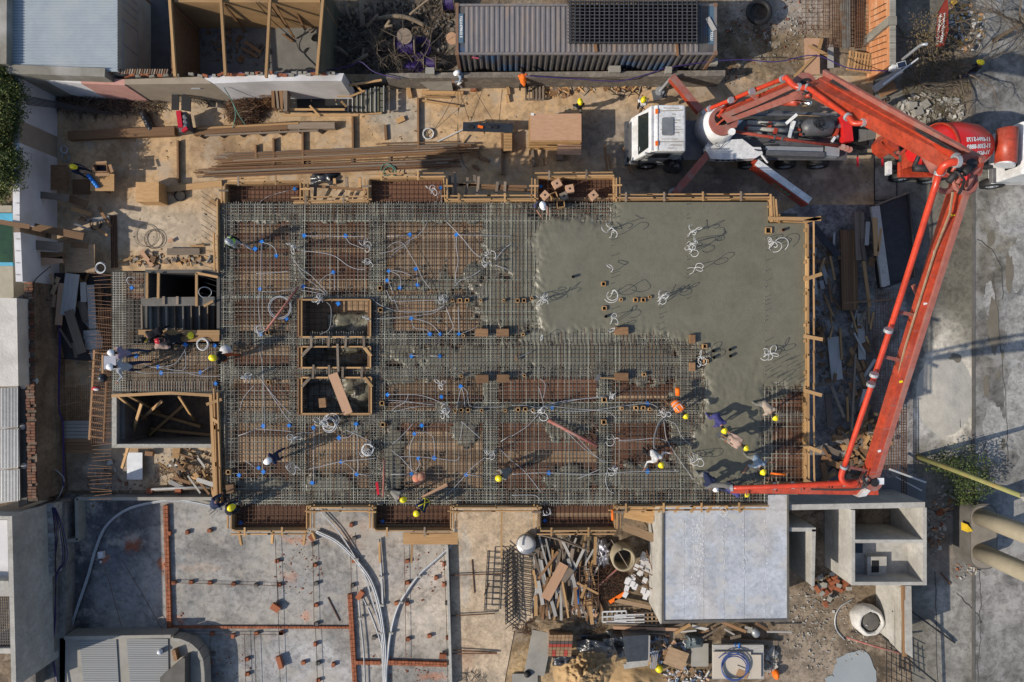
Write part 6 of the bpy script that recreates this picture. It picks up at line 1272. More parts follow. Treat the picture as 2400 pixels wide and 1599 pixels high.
person('worker in a white top with a yellow hard hat pulling a grey hose',1549,1089,-60,C_WHT,C_BLK,YEL,lean=38,squat=.2,arms=side)
person('bent over worker in an orange high visibility vest and yellow hard hat',1606,974,-55,C_BRN,C_BRN,YEL,lean=58,squat=.1,vest=ORG,arms=low)
person('worker in a violet blue shirt and yellow hard hat beside the wet concrete',1697,1008,-70,C_PUR,C_PUR,YEL,lean=48,squat=.1,arms=low)
person('worker in a dusty pink shirt holding a shovel in the wet concrete',1747,1049,-35,C_PINK,C_GRY,YEL,lean=48,arms=(((-.15,-.2,.1),(-.5,-.1,.15)),((.1,.2,-.1),(-.3,.2,-.1))))
person('worker in a beige shirt and yellow hard hat bending over the right strip',1816,978,-60,C_BEI,C_GRY,YEL,lean=52,arms=low)
person('worker in a light blue shirt and yellow hard hat at the lower right corner',1788,1105,-75,C_LBL,C_GRY,YEL,lean=40,arms=side,skinarm=True)
person('worker in a navy sweater and white hard hat guiding the pump hose',1676,1145,-60,C_NAVY,C_GRY,HWHT,lean=52,squat=.1,arms=fwd)
person('worker in a violet blue printed shirt and yellow hard hat under the boom tip',1748,1158,-10,C_PUR,C_NAVY,YEL,lean=50,squat=.2,arms=low)
# things people hold or leave
m=MB();m.smooth=True;m.ell(P(447,787,6.4),.13,.16,.13,16,6,None,True);tag(m.build('hard_hat',YEL),'yellow hard hat lying alone on the light walk board','hard hat')
m=MB();m.smooth=True;m.ell(P(344,795,6.6),.13,.13,.11,16,6);tag(m.build('hard_hat',mat('dull_yellow',(.35,.35,.03),rnd=0)),'dull yellow hard hat among the men crouching on the walk board','hard hat')
m=MB();m.box(P(256,850,7.25),px(32,7.2),px(32,7.2),.03);o=m.build('board_sheet',mat('drawing_paper',(.36,.38,.45),rnd=0));tag(o,'pale drawing board held at the left edge by two white helmeted men','drawing board')
tag(board('board_edge',P(241,832,7.25),P(241,875,7.25),.07,.05,W_NEW),'light wooden batten along the left edge of the drawing board','batten')
m=MB();m.smooth=True;m.ell(P(529,821,6.5),.24,.22,.2,12,8);tag(m.build('white_bag',C_WHT),'crumpled white bag beside the man in orange trousers','bag')
m=MB();m.smooth=True;m.tube([P(1588,910,6.9),P(1589,926,6.8)],.1,10);tag(m.build('orange_glove',ORG),'orange work glove and sleeve raised beside the orange vest','glove')
sv=thing('shovel','square mouthed shovel held by the worker in dusty pink','shovel',P(1690,1020,6.5));board('blade',P(1681,1023,6.7),P(1690,1017,6.7),.22,.03,GREY,sv);board('handle',P(1690,1020,6.72),P(1712,1032,7.2),.04,.04,W_BRN,sv)
m=MB();m.smooth=True;m.tube(cat([P(1535,1058,6.6),P(1533,1030,6.5),P(1545,990,6.4),P(1570,965,6.6),P(1590,950,6.8)]),.04,8);tag(m.build('vibrator_hose',HG),'dark grey vibrator hose between the white topped and the orange vested worker','hose')
m=MB();m.smooth=True
for i in range(4): m.ell(P(983+R.uniform(-7,7),1123+R.uniform(-6,6),6.45),.2,.2,.16,10,6)
tag(m.build('sack',mat('torn_sack',(.45,.33,.23),(.5,.12,.06),sc_=6,rnd=0)),'torn printed sack lying on the rebar above the crouching workers','sack')
# ================= SITE CLUTTER
def plk(lab,x0,y0,x1,y1,w,z,m,h=.04,c='plank',g=None,z1=None,name=None):
    name=name or c.replace(' ','_')
    return tag(board(name,P(x0,y0,z),P(x1,y1,z if z1 is None else z1),px(w,z),h,m),lab,c,g)
def scatter(name,lab,cat_,regs,n,smin,smax,mats,flat=.4,seed=1,z=.0):
    r=random.Random(seed);mb=MB();tot=sum(q[2]*q[3] for q in regs)
    for cx,cy,rx,ry in regs:
        for i in range(int(n*rx*ry/tot)):
            a=r.uniform(0,6.28);q=math.sqrt(r.random());x=cx+rx*q*math.cos(a);y=cy+ry*q*math.sin(a);s=r.uniform(smin,smax)*r.random()**.5+smin*.3
            mb.mi=r.randrange(len(mats));p=P(x,y,z+s*flat*.4);d=Vector((r.gauss(0,1),r.gauss(0,1),r.gauss(0,.25))).normalized()*s*r.uniform(.5,1.6)/2
            mb.stick(p-d,p+d,s*r.uniform(.4,1),s*flat,r.uniform(0,1))
    return tag(mb.build(name,mats),lab,cat_,None,'stuff')
def branch(mb,p,d,L,r0,dep,rr,spread=.6,grav=0):
    pts=[p];q=p;dd=d.normalized();n=4
    for i in range(n):
        dd=(dd+Vector((rr.gauss(0,.16),rr.gauss(0,.16),rr.gauss(0,.13)-grav))).normalized();q=q+dd*L/n;pts.append(q)
    mb.tube(pts,r0,5 if dep>1 else 3,True,r0*.45)
    if dep>0:
        for i in range(rr.choice((3,4,5))):
            t=rr.randint(1,n);nd=(dd+Vector((rr.gauss(0,spread),rr.gauss(0,spread),rr.gauss(0,spread*.6)))).normalized();branch(mb,pts[t],nd,L*rr.uniform(.45,.8),r0*.45,dep-1,rr,spread,grav)
def cloth_heap(name,lab,cat_,x0,y0,x1,y1,h,m_,seed,freq=.05,n=34,edge=.25):
    mb=MB();mb.smooth=True
    for j in range(n+1):
        for i in range(n+1):
            u,v=i/n,j/n;x=x0+(x1-x0)*u+noise.noise(Vector((u*3,v*3,seed)))*(x1-x0)*edge;y=y0+(y1-y0)*v+noise.noise(Vector((u*3,v*3,seed+9)))*(y1-y0)*edge
            q=noise.noise(Vector((x*freq,y*freq,seed)))+.5*abs(noise.noise(Vector((x*freq*3,y*freq*3,seed))));e=min(1,4*min(u,1-u,v,1-v)+.02)
            mb.v.append(P(x,y,max(.03,h*e*(.75+.5*q))))
    for j in range(n):
        for i in range(n): a=j*(n+1)+i;mb.q((a,a+n+1,a+n+2,a+1))
    return tag(mb.build(name,m_),lab,cat_)
# -- upper yard
for i in range(3):
    t=thing('rebar_bundle',('long upper bundle of rusty rebar across the yard','long lower bundle of rusty rebar across the yard','short end of the rebar bundles at the right')[i],'rebar bundle',P((810,770,960)[i],(358,385,352)[i],.1))
    (x0,y0,x1,y1),n,w_=(((522,374,1092,348),26,13),((478,404,1052,380),24,12),((900,352,1096,346),12,16))[i]
    for k_ in range(n):
        o=(k_/(n-1)-.5)*2*w_*(1 if i<2 else .8);j=R.uniform(-26,26);y_=R.uniform(-5,5)
        board('rebar',P(x0+j,y0+o+y_*.4,.08+R.random()*.16),P(x1+j*1.2,y1+o*.8+y_,.08+R.random()*.16),.045,.04,R.choice((RUST,W_BRN,W_OLD,W_BRN)),t)
for i,(x,y0,y1) in enumerate(((640,365,400),(720,360,402),(826,352,400),(913,345,390),(1000,345,385))): plk('dark sleeper under the rebar bundles, %s'%('leftmost','second from the left','middle','fourth','rightmost')[i],x,y0,x,y1,6,.04,W_OLD,.08,'sleeper')
for lab,x0,y0,x1,y1,w,z,m,h in (
 ('long brown timber beam left of the small red machine',163,320,288,314,20,.2,W_BRN,.3),('brown timber beam touching the small red machine',288,314,412,309,20,.2,W_BRN,.3),
 ('long brown timber beam running right from the red machine',456,310,675,297,17,.2,W_BRN,.3),('grey weathered end of the long timber beam',676,297,786,296,15,.2,W_OLD,.3),
 ('thin pale rail along the top of the long timber beam',462,302,700,289,4,.35,W_NEW,.06),('thin pale rail along the lower side of the long timber beam',480,318,745,306,4,.3,W_OLD,.06)):
    plk(lab,x0,y0,x1,y1,w,z,m,h,'timber beam',name='timber_beam')
for i in range(7): tag(board('prop',P(470+i*46,316-i*2,.3),P(480+i*46,322-i*2,.03),.2,.05,W_OLD),'small grey wedge under the long timber beam','wedge','wedges under the long timber beam')
# outdoor stair pit
sp=thing('outdoor_stair','dark stairwell with wet concrete steps and timber sides in the upper yard','stair',P(770,225,0))
wall('pit_shade_floor',[(655,196),(905,190),(905,264),(655,264)],-.02,.012,BLACK,None,par=sp)  # flat black sheet at ground level painted as stairwell shade
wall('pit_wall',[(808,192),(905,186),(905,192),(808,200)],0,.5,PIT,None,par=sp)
for i in range(9):
    x=905-i*10.5-(10 if i else 0);z=.6-i*.1 
    if i==0:
        for k_ in range(4): board('step',P(898,206+k_*16,.62),P(898,219+k_*16,.62),px(13,.6),.1,mat('wet_step',(.12,.12,.09),rnd=0) if k_==0 else bpy.data.materials['wet_step'],sp)
    else:
        board('step',P(x,202+i*2.6,z),P(x,262,z),px(9,z),.12,bpy.data.materials['wet_step'],sp);
    board('riser_board',P(x-5.2,202+i*2.6,z+.05),P(x-5.2,263,z+.05),.045,.14,W_GRY,sp)
for x0,y0,z0,x1,y1,z1,w_ in ((656,257,.9,808,257,.9,.1),(663,270,.9,840,270,.9,.1),(820,227,1.0,855,213,1.0,.09),(816,200,1.2,895,188,1.2,.1),(790,226,.9,822,226,.9,.04),(726,248,1.0,750,274,1.0,.09),(824,190,1.0,848,214,1.0,.09),(800,238,1.2,812,250,1.0,.1),(858,268,.9,895,265,.9,.06)): board('side_timber',P(x0,y0,z0),P(x1,y1,z1),w_,.06,W_NEW,sp)
for i,(x0,y0,x1,y1,w) in enumerate(((618,190,640,202,6),(642,196,645,256,7),(650,198,656,258,5),(660,200,666,260,8),(672,205,672,264,10),(656,188,680,215,5))): plk('upright panel stacked at the left end of the outdoor stair, %s'%('cross piece','leftmost','second','third','widest','slanting top piece')[i],x0,y0,x1,y1,w,.9,W_BRN if i%2 else W_OLD,.5,'panel')
# twig heaps
def twigs(name,lab,cat_,cx,cy,rx,ry,n,L,mats,hz=.4,seed=3,rad=.012):
    r=random.Random(seed);mb=MB()
    for i in range(n):
        a=r.uniform(0,6.28);q=math.sqrt(r.random());p=P(cx+rx*q*math.cos(a),cy+ry*q*math.sin(a),r.uniform(.02,hz*(1-q*q)+.05));h=r.uniform(0,3.14);l=L*r.uniform(.4,1)
        d=Vector((math.cos(h),math.sin(h),r.gauss(0,.15)))*l/2;mb.mi=r.randrange(len(mats));k_=Vector((r.gauss(0,1),r.gauss(0,1),0))*l*.12
        mb.tube([p-d,p+k_,p+d],rad*r.uniform(.6,1.3),3)
    return tag(mb.build(name,mats),lab,cat_,None,'stuff')
twigs('wire_heap','big heap of tangled rusty tie wire and mesh beside the stairwell','wire heap',575,255,44,38,900,.7,[RUST,mat('wire_brown',(.20,.12,.065),rnd=0),TWIG,RUST],.7,5,.013)
twigs('wire_heap','brighter rust brown part of the wire heap against the stair panels','wire heap',622,222,24,34,420,.6,[mat('wire_rust_bright',(.27,.15,.07),rnd=0),RUST],.7,6,.013)
twigs('branch_heap','dark dry brush heap under the white wall at upper left','brush heap',230,240,110,26,520,1.1,[mat('twig_dark',(.06,.045,.035),rnd=0),TWIG],.6,7)
twigs('branch_heap','loose dry twigs below the pink wall part','brush heap',340,235,50,36,200,1.0,[TWIG,mat('twig_mid',(.13,.1,.07),rnd=0)],.4,8)
twigs('branch_heap','fine brush and wire lying near the black panels','brush heap',470,215,70,24,200,.9,[mat('twig_grey',(.09,.08,.07),rnd=0)],.4,9)
for i in range(7): tag(board('steel_rod',P(46,222+i*3.5,2.55-i*.05),P(230+i*9,258+i*2,.4),.03,.03,DARK),'thin dark rod leaning on the west wall','rod','rods leaning on the west wall')
# red machine
rm=thing('rebar_cutter','small red and grey machine standing beside two tilted black panels','machine',P(425,285,0))
board('body',P(430,268,.6),P(438,312,.6),.5,.5,GREY,rm);board('red_cover',P(421,262,.85),P(426,300,.85),.22,.3,HRED,rm);board('red_foot',P(432,302,.9),P(436,308,.9),.3,.2,HRED,rm)
for i in range(3): m=MB();m.tube([P(432+i,272+i*11,.85),P(433+i,277+i*11,.95)],.09,8);m.build('motor',LGREY,rm)
for i,(x0,x1) in enumerate(((402,420),(425,448))):
    m=MB();m.prism([tuple(P(x,y,1.0)[:2]) for x,y in ((x0,258),(x1-1,258+i*4),(x1,222+i*6),(x0+1,218))],.97,1.02);tag(m.build('tilted_board',BLACK),'%s of two tilted black panels behind the red machine'%('left','right')[i],'panel')
bg_=MB();bg_.smooth=True
for i in range(8): bg_.ell(P(338+i*2.5,268+i*5,.15),.22,.2,.2+.05*(i%3),8,5)
tag(bg_.build('black_bag',BPLAS),'crumpled blue black plastic bag lying on the upper left yard','bag')
eb=thing('electric_box','small pale electrical cabinet fixed on the wall above the black panels','electrical cabinet',P(458,195,2));board('cabinet',P(448,197,2.0),P(468,195,2.0),.25,.3,CONCL,eb);board('lid',P(448,202,1.8),P(470,202,1.8),.3,.04,LGREY,eb)
# tables and boxes
tb=thing('work_table','light plywood work table with an open carton on it, upper left','table',P(240,428,0))
board('table_top',P(212,428,.8),P(268,428,.8),px(40,.8),.04,W_NEW,tb)
for x,y in ((216,412),(264,412),(216,444),(264,444)): board('leg',P(x,y,0),P(x,y,.78),.06,.06,W_OLD,tb)
cb_=thing('carton','open brown cardboard carton with a dark inside standing on the work table','carton',P(238,395,.85));CARD=mat('cardboard',(.36,.22,.12),(.3,.18,.1),rnd=.05,sc_=2)
for x0,y0,x1,y1 in ((222,388,254,386),(222,404,256,404),(222,388,222,404),(254,386,256,404)): board('side',P(x0,y0,1.05),P(x1,y1,1.05),.02,.35,CARD,cb_)
for x0,y0,x1,y1,w in ((215,386,222,402,4),(224,382,250,380,5),(257,386,263,404,7),(224,409,256,409,7)): board('flap',P(x0,y0,1.22),P(x1,y1,1.22),px(w,1.2),.015,CARD,cb_)
m=MB();m.rect(223,389,254,403,.9,.92);m.build('contents',mat('carton_dark',(.03,.03,.06),rnd=0),cb_)
m=MB();m.smooth=True
for i in range(6): m.ell(P(208+i*4,412+i*5,.9),.12,.1,.08,8,5)
tag(m.build('blue_glove',BLUE),'bright blue crumpled sack lying on the edge of the work table','sack')
for lab,x,y,w,h,z,m_ in (('square plywood sheet leaning on the west wall foot',126,416,62,58,.5,W_BRN),('small plywood covered box standing alone in the upper left yard',345,450,54,46,.9,W_NEW),('light plywood square on the left plank stack',187,606,70,66,.9,W_PLT),('plywood offcut under the work table shade',190,438,40,34,.1,W_BRN)):
    m=MB();m.rect(x-w/2,y-h/2,x+w/2,y+h/2,z-.04 if 'box' not in lab else 0,z);tag(m.build('plywood_sheet' if 'box' not in lab else 'covered_box',m_),lab,'plywood')
coil('cable_ring','dark ring of thin hose lying on the shaded left yard',224,526,13,.05,2,BLACK);coil('cable_ring','dark cable ring beside the plywood covered box',423,458,13,.05,3,BLACK);coil('wire_ring','large thin wire ring lying on the pale yard floor',360,561,22,.05,3,DARK,t=.009)
coil('wire_ring','wide faint wire ring overlapping the large one',342,552,27,.05,2,STEEL,t=.008);coil('conduit_coil','small white cable coil on the upper left floor, upper of two',150,350,8,.06,4,CONDW);coil('conduit_coil','small white cable coil on the upper left floor, lower of two',154,369,9,.06,4,COND);coil('hose_coil','white hose ring lying in the open middle yard',1004,313,12,.05,4,CONDW)
for lab,x0,y0,x1,y1,w,m_ in (('long board from the plywood covered box to the slab corner',380,445,520,430,14,W_NEW),('thin board beside the slab corner above the starter bars',492,470,520,486,10,W_NEW),('weathered plank stub lying on bricks left of the slab',392,590,468,590,16,W_OLD),
 ('short pale stick near the plank stub left of the slab',448,577,479,576,5,W_NEW),('small brick coloured plank end near the wire ring',397,560,401,567,12,W_PNK),('pink brown plank leaning in the debris left of the slab',330,588,358,624,9,W_PNK),('broken board in the debris heap left of the slab',352,606,364,610,16,W_BRN),
 ('thin stick at the debris heap left of the slab',278,615,318,602,5,W_NEW)): plk(lab,x0,y0,x1,y1,w,.15,m_)
scatter('debris','wood chips and rubble heap left of the main slab','debris',[(350,610,50,16),(450,610,60,10)],160,.05,.3,[W_BRN,W_OLD,CONC,W_NEW],.3,11)
scatter('mortar_bits','mortar and wood bits beside the stair shaft at the lower left','debris',[(440,1090,80,40),(270,1130,80,30),(200,1180,60,20)],260,.03,.2,[W_BRN,CONC,RUST,CONCL],.3,12)
for i in range(4): tag(board('steel_bar',P(260+i*4,505,.05),P(262+i*4,628,.05),.04,.04,RUST),'long rusty bar lying on the left yard floor','bar','rusty bars left of the slab')
# left plank stack
for lab,x0,y0,x1,y1,w,z,m_ in (('long brown board leaning over the top of the west wall',0,520,70,532,11,2.7,W_BRN),('thick orange brown beam above the left plank stack',70,530,196,555,17,1.6,W_BRN),('grey board near the west wall foot',94,457,162,465,16,1.2,W_OLD),('brown board right of the grey board at the wall foot',160,465,205,480,18,.8,W_BRN),
 ('wide brown board at the top of the left plank stack',58,572,148,580,22,1.6,W_OLD),('board under the light plywood square, upper',80,596,150,600,14,1.3,W_BRN),('board under the light plywood square, lower',82,616,148,609,15,1.3,W_PNK),('brown board end right of the plank stack top',167,573,207,577,13,.9,W_BRN),('dark board at the wall corner of the plank stack',57,608,80,612,12,1.4,W_BRN),
 ('small tan board hanging over the brick wall side',118,642,128,668,8,1.0,W_PLT),('tan board end beside the red brown plank',137,650,122,690,9,1.0,W_PLT),('red brown plank standing in the left stack',145,664,137,762,16,.9,W_PNK),('very wide pale grey board in the left stack',170,642,158,740,33,1.0,W_GRY),('long taupe board lying over the pale grey one',160,728,192,828,21,1.1,W_OLD),
 ('triangular brown board behind the grey one',190,705,203,752,20,.8,W_OLD),('narrow blue grey board in the left stack',195,662,197,708,14,.9,W_GRY),('tall pale board at the right of the left stack',212,668,218,770,17,.9,W_GRY),('pale flat sheet at the bottom of the left stack',200,806,240,803,28,.9,W_GRY),('grey sheet above the pale flat one',196,785,235,783,20,.8,W_GRY),
 ('brown strip at the right edge of the left stack',229,665,236,760,12,.7,W_BRN),('thin brown stick at the bottom of the left stack',140,770,168,815,5,.9,W_OLD),('tan strip left of the red brown plank',128,690,124,720,9,.9,W_PLT),('grey block end under the pale flat sheet',216,822,222,840,14,.7,W_GRY)): plk(lab,x0,y0,x1,y1,w,z,m_)
wd=wall('dark_backing',[(122,640),(248,640),(250,850),(130,840)],0,.4,mat('painted_shadow_floor',(.05,.045,.045),rnd=0),'low platform painted shadow-dark under the left plank stack','platform')  # near-black colour paints the shadow beneath the stacked planks
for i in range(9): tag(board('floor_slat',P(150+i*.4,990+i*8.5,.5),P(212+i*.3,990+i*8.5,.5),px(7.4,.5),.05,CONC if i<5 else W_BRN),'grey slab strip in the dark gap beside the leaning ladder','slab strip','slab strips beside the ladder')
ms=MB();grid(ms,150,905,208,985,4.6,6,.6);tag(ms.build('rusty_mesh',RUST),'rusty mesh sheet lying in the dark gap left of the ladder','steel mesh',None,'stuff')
for i,(x,y) in enumerate(((144,905),(184,903))): pass
fr_=thing('empty_crate','light wooden rectangle frame lying in the dark gap by the brick wall','frame',P(165,920,.9))
for x0,y0,x1,y1 in ((145,905,184,904),(184,904,194,940),(138,952,194,939),(146,920,182,912)): board('bar',P(x0,y0,.9),P(x1,y1,.9),.05,.05,W_BRN,fr_)
m=MB();m.smooth=True;m.ell(P(241,886,5.2),.22,.2,.2,10,6);tag(m.build('dark_sack',BPLAS),'dark glossy sack hanging at the left annex edge','sack')
m=MB();m.smooth=True;m.ell(P(225,911,5.0),.2,.1,.1,10,6);m.mi=1;m.ell(P(226,913,5.15),.14,.06,.06,10,6);tag(m.build('red_white_cloth',[HRED,C_WHT]),'red and white cloth caught on the rusty bars','cloth')
plk('pale grey metal sheet lying below the shaft',316,1061,316,1124,36,.3,LGREY,.03,'metal sheet');plk('small white board left of the grey sheet',249,1086,264,1083,10,.1,CONCL);plk('dark plank left of the grey metal sheet',250,1062,236,1124,5,.2,W_OLD)
plk('narrow brown box right of the grey metal sheet',342,1062,360,1064,10,.2,W_BRN,.2);plk('square wooden block stack below the shaft, right',405,1060,422,1062,26,.2,W_NEW,.1);plk('long orange rod bundle above the curved conduit',355,1148,520,1140,8,.15,W_OLD,.08,'rod bundle')
m=MB();m.smooth=True;m.tube([P(355,1147,.2),P(520,1139,.2)],.06,8);tag(m.build('grey_pipe',COND),'straight grey pipe lying above the curved white conduit','pipe')
for x in (412,345): tag(board('tile_block',P(x,1150,.15),P(x+14,1151,.15),.25,.2,BRICK),'orange brick stack under the grey pipe, %s'%('right' if x>400 else 'left'),'brick')
# lower left floor: brick courses, supports, strings, conduits
def course(lab,x0,y0,x1,y1,w,step,z=.18):
    t=thing('brick_course',lab,'brick course',P((x0+x1)/2,(y0+y1)/2,0));L=math.hypot(x1-x0,y1-y0);n=int(L/step)
    rows=2 if w>9 else 1;nx_,ny_=-(y1-y0)/L,(x1-x0)/L
    for i in range(n):
        for r_ in range(rows):
            o=(r_-(rows-1)/2)*w/rows;a=P(x0+(x1-x0)*(i+.04)/n+nx_*o,y0+(y1-y0)*(i+.04)/n+ny_*o,z-.08);b=P(x0+(x1-x0)*(i+.95)/n+nx_*o,y0+(y1-y0)*(i+.95)/n+ny_*o,z-.08)
            board('brick',a,b,px(w/rows-.6),.16+R.uniform(-.01,.01),BRICK,t)
course('long vertical double row of orange hollow bricks at the left of the grey floor',389,1184,398,1480,11,9.5)
course('horizontal row of orange bricks above the grey deck terrace',164,1484,394,1485,13,9.5)
course('thin horizontal orange brick row across the grey floor',402,1469,820,1470,6,9.5,.12)
course('vertical double row of orange bricks in the middle of the grey floor',820,1392,833,1612,11,9.5)
course('short horizontal orange brick row left of the white conduit trunk',832,1552,893,1553,9,8)
course('horizontal orange brick row right of the white conduit trunk',908,1552,1048,1557,11,8)
rail_=wall('dividing_kerb',[(1045,1277),(1050,1277),(1060,1612),(1054,1612)],0,.38,CONCL,'narrow pale kerb wall dividing the grey floor from the sandy floor','kerb')
SB=[(645,1315),(650,1371),(645,1425),(733,1271),(734,1324),(737,1368),(737,1418),(824,1226),(826,1262),(825,1315),(826,1368),(950,1316),(950,1366),(950,1415),(952,1498),(1041,1318),(1041,1366),(1043,1413),(1045,1495),(655,1483),(738,1462),(739,1505),(741,1554),(656,1543),(655,1560),(707,1553),(782,1553),(742,1595),(440,1243),(487,1243),(398,1245),(404,1366),(444,1365),(488,1366),(543,1369),(596,1371),(493,1486),(547,1486),(597,1485),(655,1484),(925,1414),(872,1494),(1002,1491),(1022,1350),(495,1532),(575,1545),(576,1580),(842,1398)]
for i,(x,y) in enumerate(SB):
    a=R.uniform(-.15,.15)+(1.57 if R.random()<.3 else 0)
    o=board('support_brick',P(x,y,.09),P(x+9*math.cos(a),y+9*math.sin(a),.09),.16,.18,BRICK if R.random()<.75 else CONCD)
    tag(o,'small support brick, %s of the grey floor'%('far left' if x<620 else 'left middle line' if x<700 else 'second line' if x<800 else 'middle' if x<900 else 'right'),'brick','support bricks '+('far left' if x<620 else 'left middle' if x<700 else 'second line' if x<800 else 'middle' if x<900 else 'right'))
for lab,x0,y0,x1,y1,w in (('tilted orange brick left of the white conduit trunk',838,1403,850,1386,12),('loose orange brick under the lower left bay corner',726,1254,737,1266,10),('stack of grey and orange bricks on the left middle string line',637,1418,655,1430,14),('orange brick pair at the right end of the brick row',1030,1537,1046,1538,11),('orange brick pair at the left middle string line bottom',652,1538,660,1566,10)): tag(board('brick',P(x0,y0,.2),P(x1,y1,.2),px(w),.2,BRICK),lab,'brick')
for i,(x0,y0,x1,y1) in enumerate(((645,1262,657,1612),(650,1360,652,1430),(732,1262,736,1470),(739,1470,744,1612),(819,1255,824,1392),(947,1285,951,1545),(1040,1285,1050,1600),(404,1366,655,1373),(402,1486,655,1488),(402,1479,655,1480),(492,1490,494,1612),(572,1485,576,1612),(596,1490,600,1612),(286,1312,380,1475),(245,1330,285,1470))):
    m=MB();m.tube([P(x0,y0,.2),P((x0+x1)/2+1,(y0+y1)/2,.19),P(x1,y1,.2)],.014,4);tag(m.build('guide_bar',RUST if i%3 else DARK),'thin guide line over the grey floor, %s'%('under the left bay','on the brick stack','second, upper','second, lower','under the middle bay','right of the trunk','along the kerb','through the supports','below the thin brick row','above the thin brick row','leftmost lower','middle lower','third lower','longer one in the dark patch','shorter one in the dark patch')[i],'guide line')
CT=thing('conduit_tree','thick bundle of white electrical conduits branching like a tree over the grey floor','conduit trunk',P(905,1500,0))
for pts,n,r_ in (([(741,1246),(790,1270),(833,1312),(868,1360),(888,1420),(899,1490),(903,1553),(903,1612)],5,.032),([(898,1612),(896,1540),(890,1470),(870,1400),(850,1340),(800,1256),(765,1215),(742,1190)],2,.024),([(888,1264),(892,1310),(896,1370),(898,1420)],3,.026),([(1060,1275),(1035,1300),(1010,1322),(985,1345),(955,1385),(930,1430),(915,1490),(908,1553),(903,1612)],3,.032),([(840,1395),(845,1450),(853,1530),(856,1612)],2,.02),([(852,1402),(870,1440),(885,1480),(897,1520)],2,.028),([(874,1380),(884,1405),(890,1430)],1,.02)):
    for k_ in range(n):
        o=(k_-(n-1)/2)*2.0;m=MB();m.smooth=True;q=[]
        for i,(x,y) in enumerate(pts):
            j=max(0,min(i,len(pts)-2));dx,dy=pts[j+1][0]-pts[j][0],pts[j+1][1]-pts[j][1];l=math.hypot(dx,dy);q.append(P(x-dy/l*o,y+dx/l*o,.12+.05*(k_%2)+R.uniform(0,.02)))
        m.tube(cat(q,5),r_,8);m.build('conduit',CONDW if k_%2 else COND,CT)
for x,y in ((895,1418),(982,1350),(940,1411),(917,1483),(862,1420),(890,1483),(845,1448),(893,1352),(836,1310)): m=MB();m.tube([P(x-5,y,.17),P(x+5,y+1,.17)],.07,8);m.build('tape_wrap',CONCL,CT)
CT2=thing('curved_conduit','long arched pale conduit sweeping round the dark left part of the grey floor','conduit',P(250,1220,0))
for o in (0,2.6):
    m=MB();m.smooth=True;m.tube(cat([P(160+o,1488,.12),P(178+o,1430,.15),P(205+o,1350,.16),P(222+o,1290,.16),P(246+o,1235,.16),P(290,1197+o,.16),P(340,1180+o,.18),P(400,1172+o,.2),P(450,1176+o,.25),P(520,1192+o,.3)],6),.045,8);m.build('pipe',COND if o else LGREY,CT2)
m=MB();m.smooth=True;m.tube(cat([P(270,1163,.3),P(360,1165,.3),P(430,1172,.3),P(500,1170,.6)],6),.035,7);m.build('pipe',COND,CT2)
m=MB();m.box(P(238,1300,.1),.26,.33,.2,.1);tag(m.build('white_canister',TWHITE),'small white canister on the dark part of the grey floor','canister');m=MB();m.smooth=True;m.ell(P(236,1317,.05),.08,.08,.06,8,5);tag(m.build('white_cup',TWHITE),'tiny white cup just below the white canister','cup')
scatter('brick_crumbs','orange brick crumbs scattered over the grey floor','brick crumbs',[(310,1280,22,22),(245,1308,10,16),(378,1325,8,20),(420,1455,20,18),(710,1268,30,12),(715,1440,16,12),(1010,1590,40,12),(700,1340,60,60),(930,1560,90,30),(1000,1350,50,60),(540,1560,50,30)],300,.02,.09,[BRICK],.5,14,.012)
for lab,x0,y0,x1,y1 in (('dark thin rod lying on the grey floor, left of the brick column',768,1400,796,1456),('dark thin rod on the sandy floor, upper',1106,1312,1112,1390),('slim rusty rod on the sandy floor, lower right',1145,1368,1135,1395)): tag(board('rod',P(x0,y0,.04),P(x1,y1,.04),.045,.04,RUST),lab,'rod')
plk('narrow light plank hanging below the lower middle bay, left',889,1270,890,1320,5,1.5,W_NEW);plk('narrow light plank hanging below the lower middle bay, right',966,1275,964,1320,5,1.5,W_NEW)
plk('long upright light plank on the sandy floor',1176,1195,1175,1308,4,1.5,W_NEW)
for i,(x0,y0,x1,y1) in enumerate(((1056,1349,1186,1344),(1056,1444,1160,1438),(1060,1532,1165,1532),(1062,1524,1165,1530))): tag(board('rusty_bar',P(x0,y0,.15),P(x1,y1,.15),.045,.04,RUST),'horizontal rusty bar over the sandy floor, %s'%('topmost','second from the top','lowest pair, lower','lowest pair, upper')[i],'bar')
twigs('wire_tangle','loose thin wire curls at the bottom of the sandy floor','wire',1110,1592,36,20,60,.5,[STEEL],.1,15,.01)
# stepped mesh trusses
for i,(xa,ya,xb,yb,w_) in enumerate(((1160,1292,1152,1430,34),(1192,1290,1200,1462,30),(1228,1300,1225,1440,38))):
    t=thing('rebar_truss',('left ladder shaped rebar truss lying on the sandy floor','middle twisted dark rebar cage beside the ladder truss','right ladder shaped rebar truss over the grey planks')[i],'rebar truss',P((xa+xb)/2,1370,0))
    for s in(-1,1):
        for z in(.08,.3): board('long_bar',P(xa+s*w_/2*(1 if i!=1 else .5),ya,z),P(xb+s*w_/2,yb,z),.035,.035,DARK,t)
    n=(11,18,15)[i]
    for k_ in range(n):
        f=k_/(n-1);x=xa+(xb-xa)*f;y=ya+(yb-ya)*f;sl=(0,12,3)[i]
        board('stirrup',P(x-w_/2,y-sl,.3),P(x+w_/2,y+sl,.3),.035,.035,DARK,t);
        if i==1: board('stirrup',P(x-w_/2,y+sl,.2),P(x+w_/2,y-sl,.1),.03,.03,DARK,t)
m=MB();m.smooth=True;m.tube([P(1233,1275,0),P(1233,1275,.5),P(1233,1275,.62)],[.42,.5,.46],18);m.mi=1;m.ell(P(1233,1275,.6),.43,.43,.12,16,5,None,True)
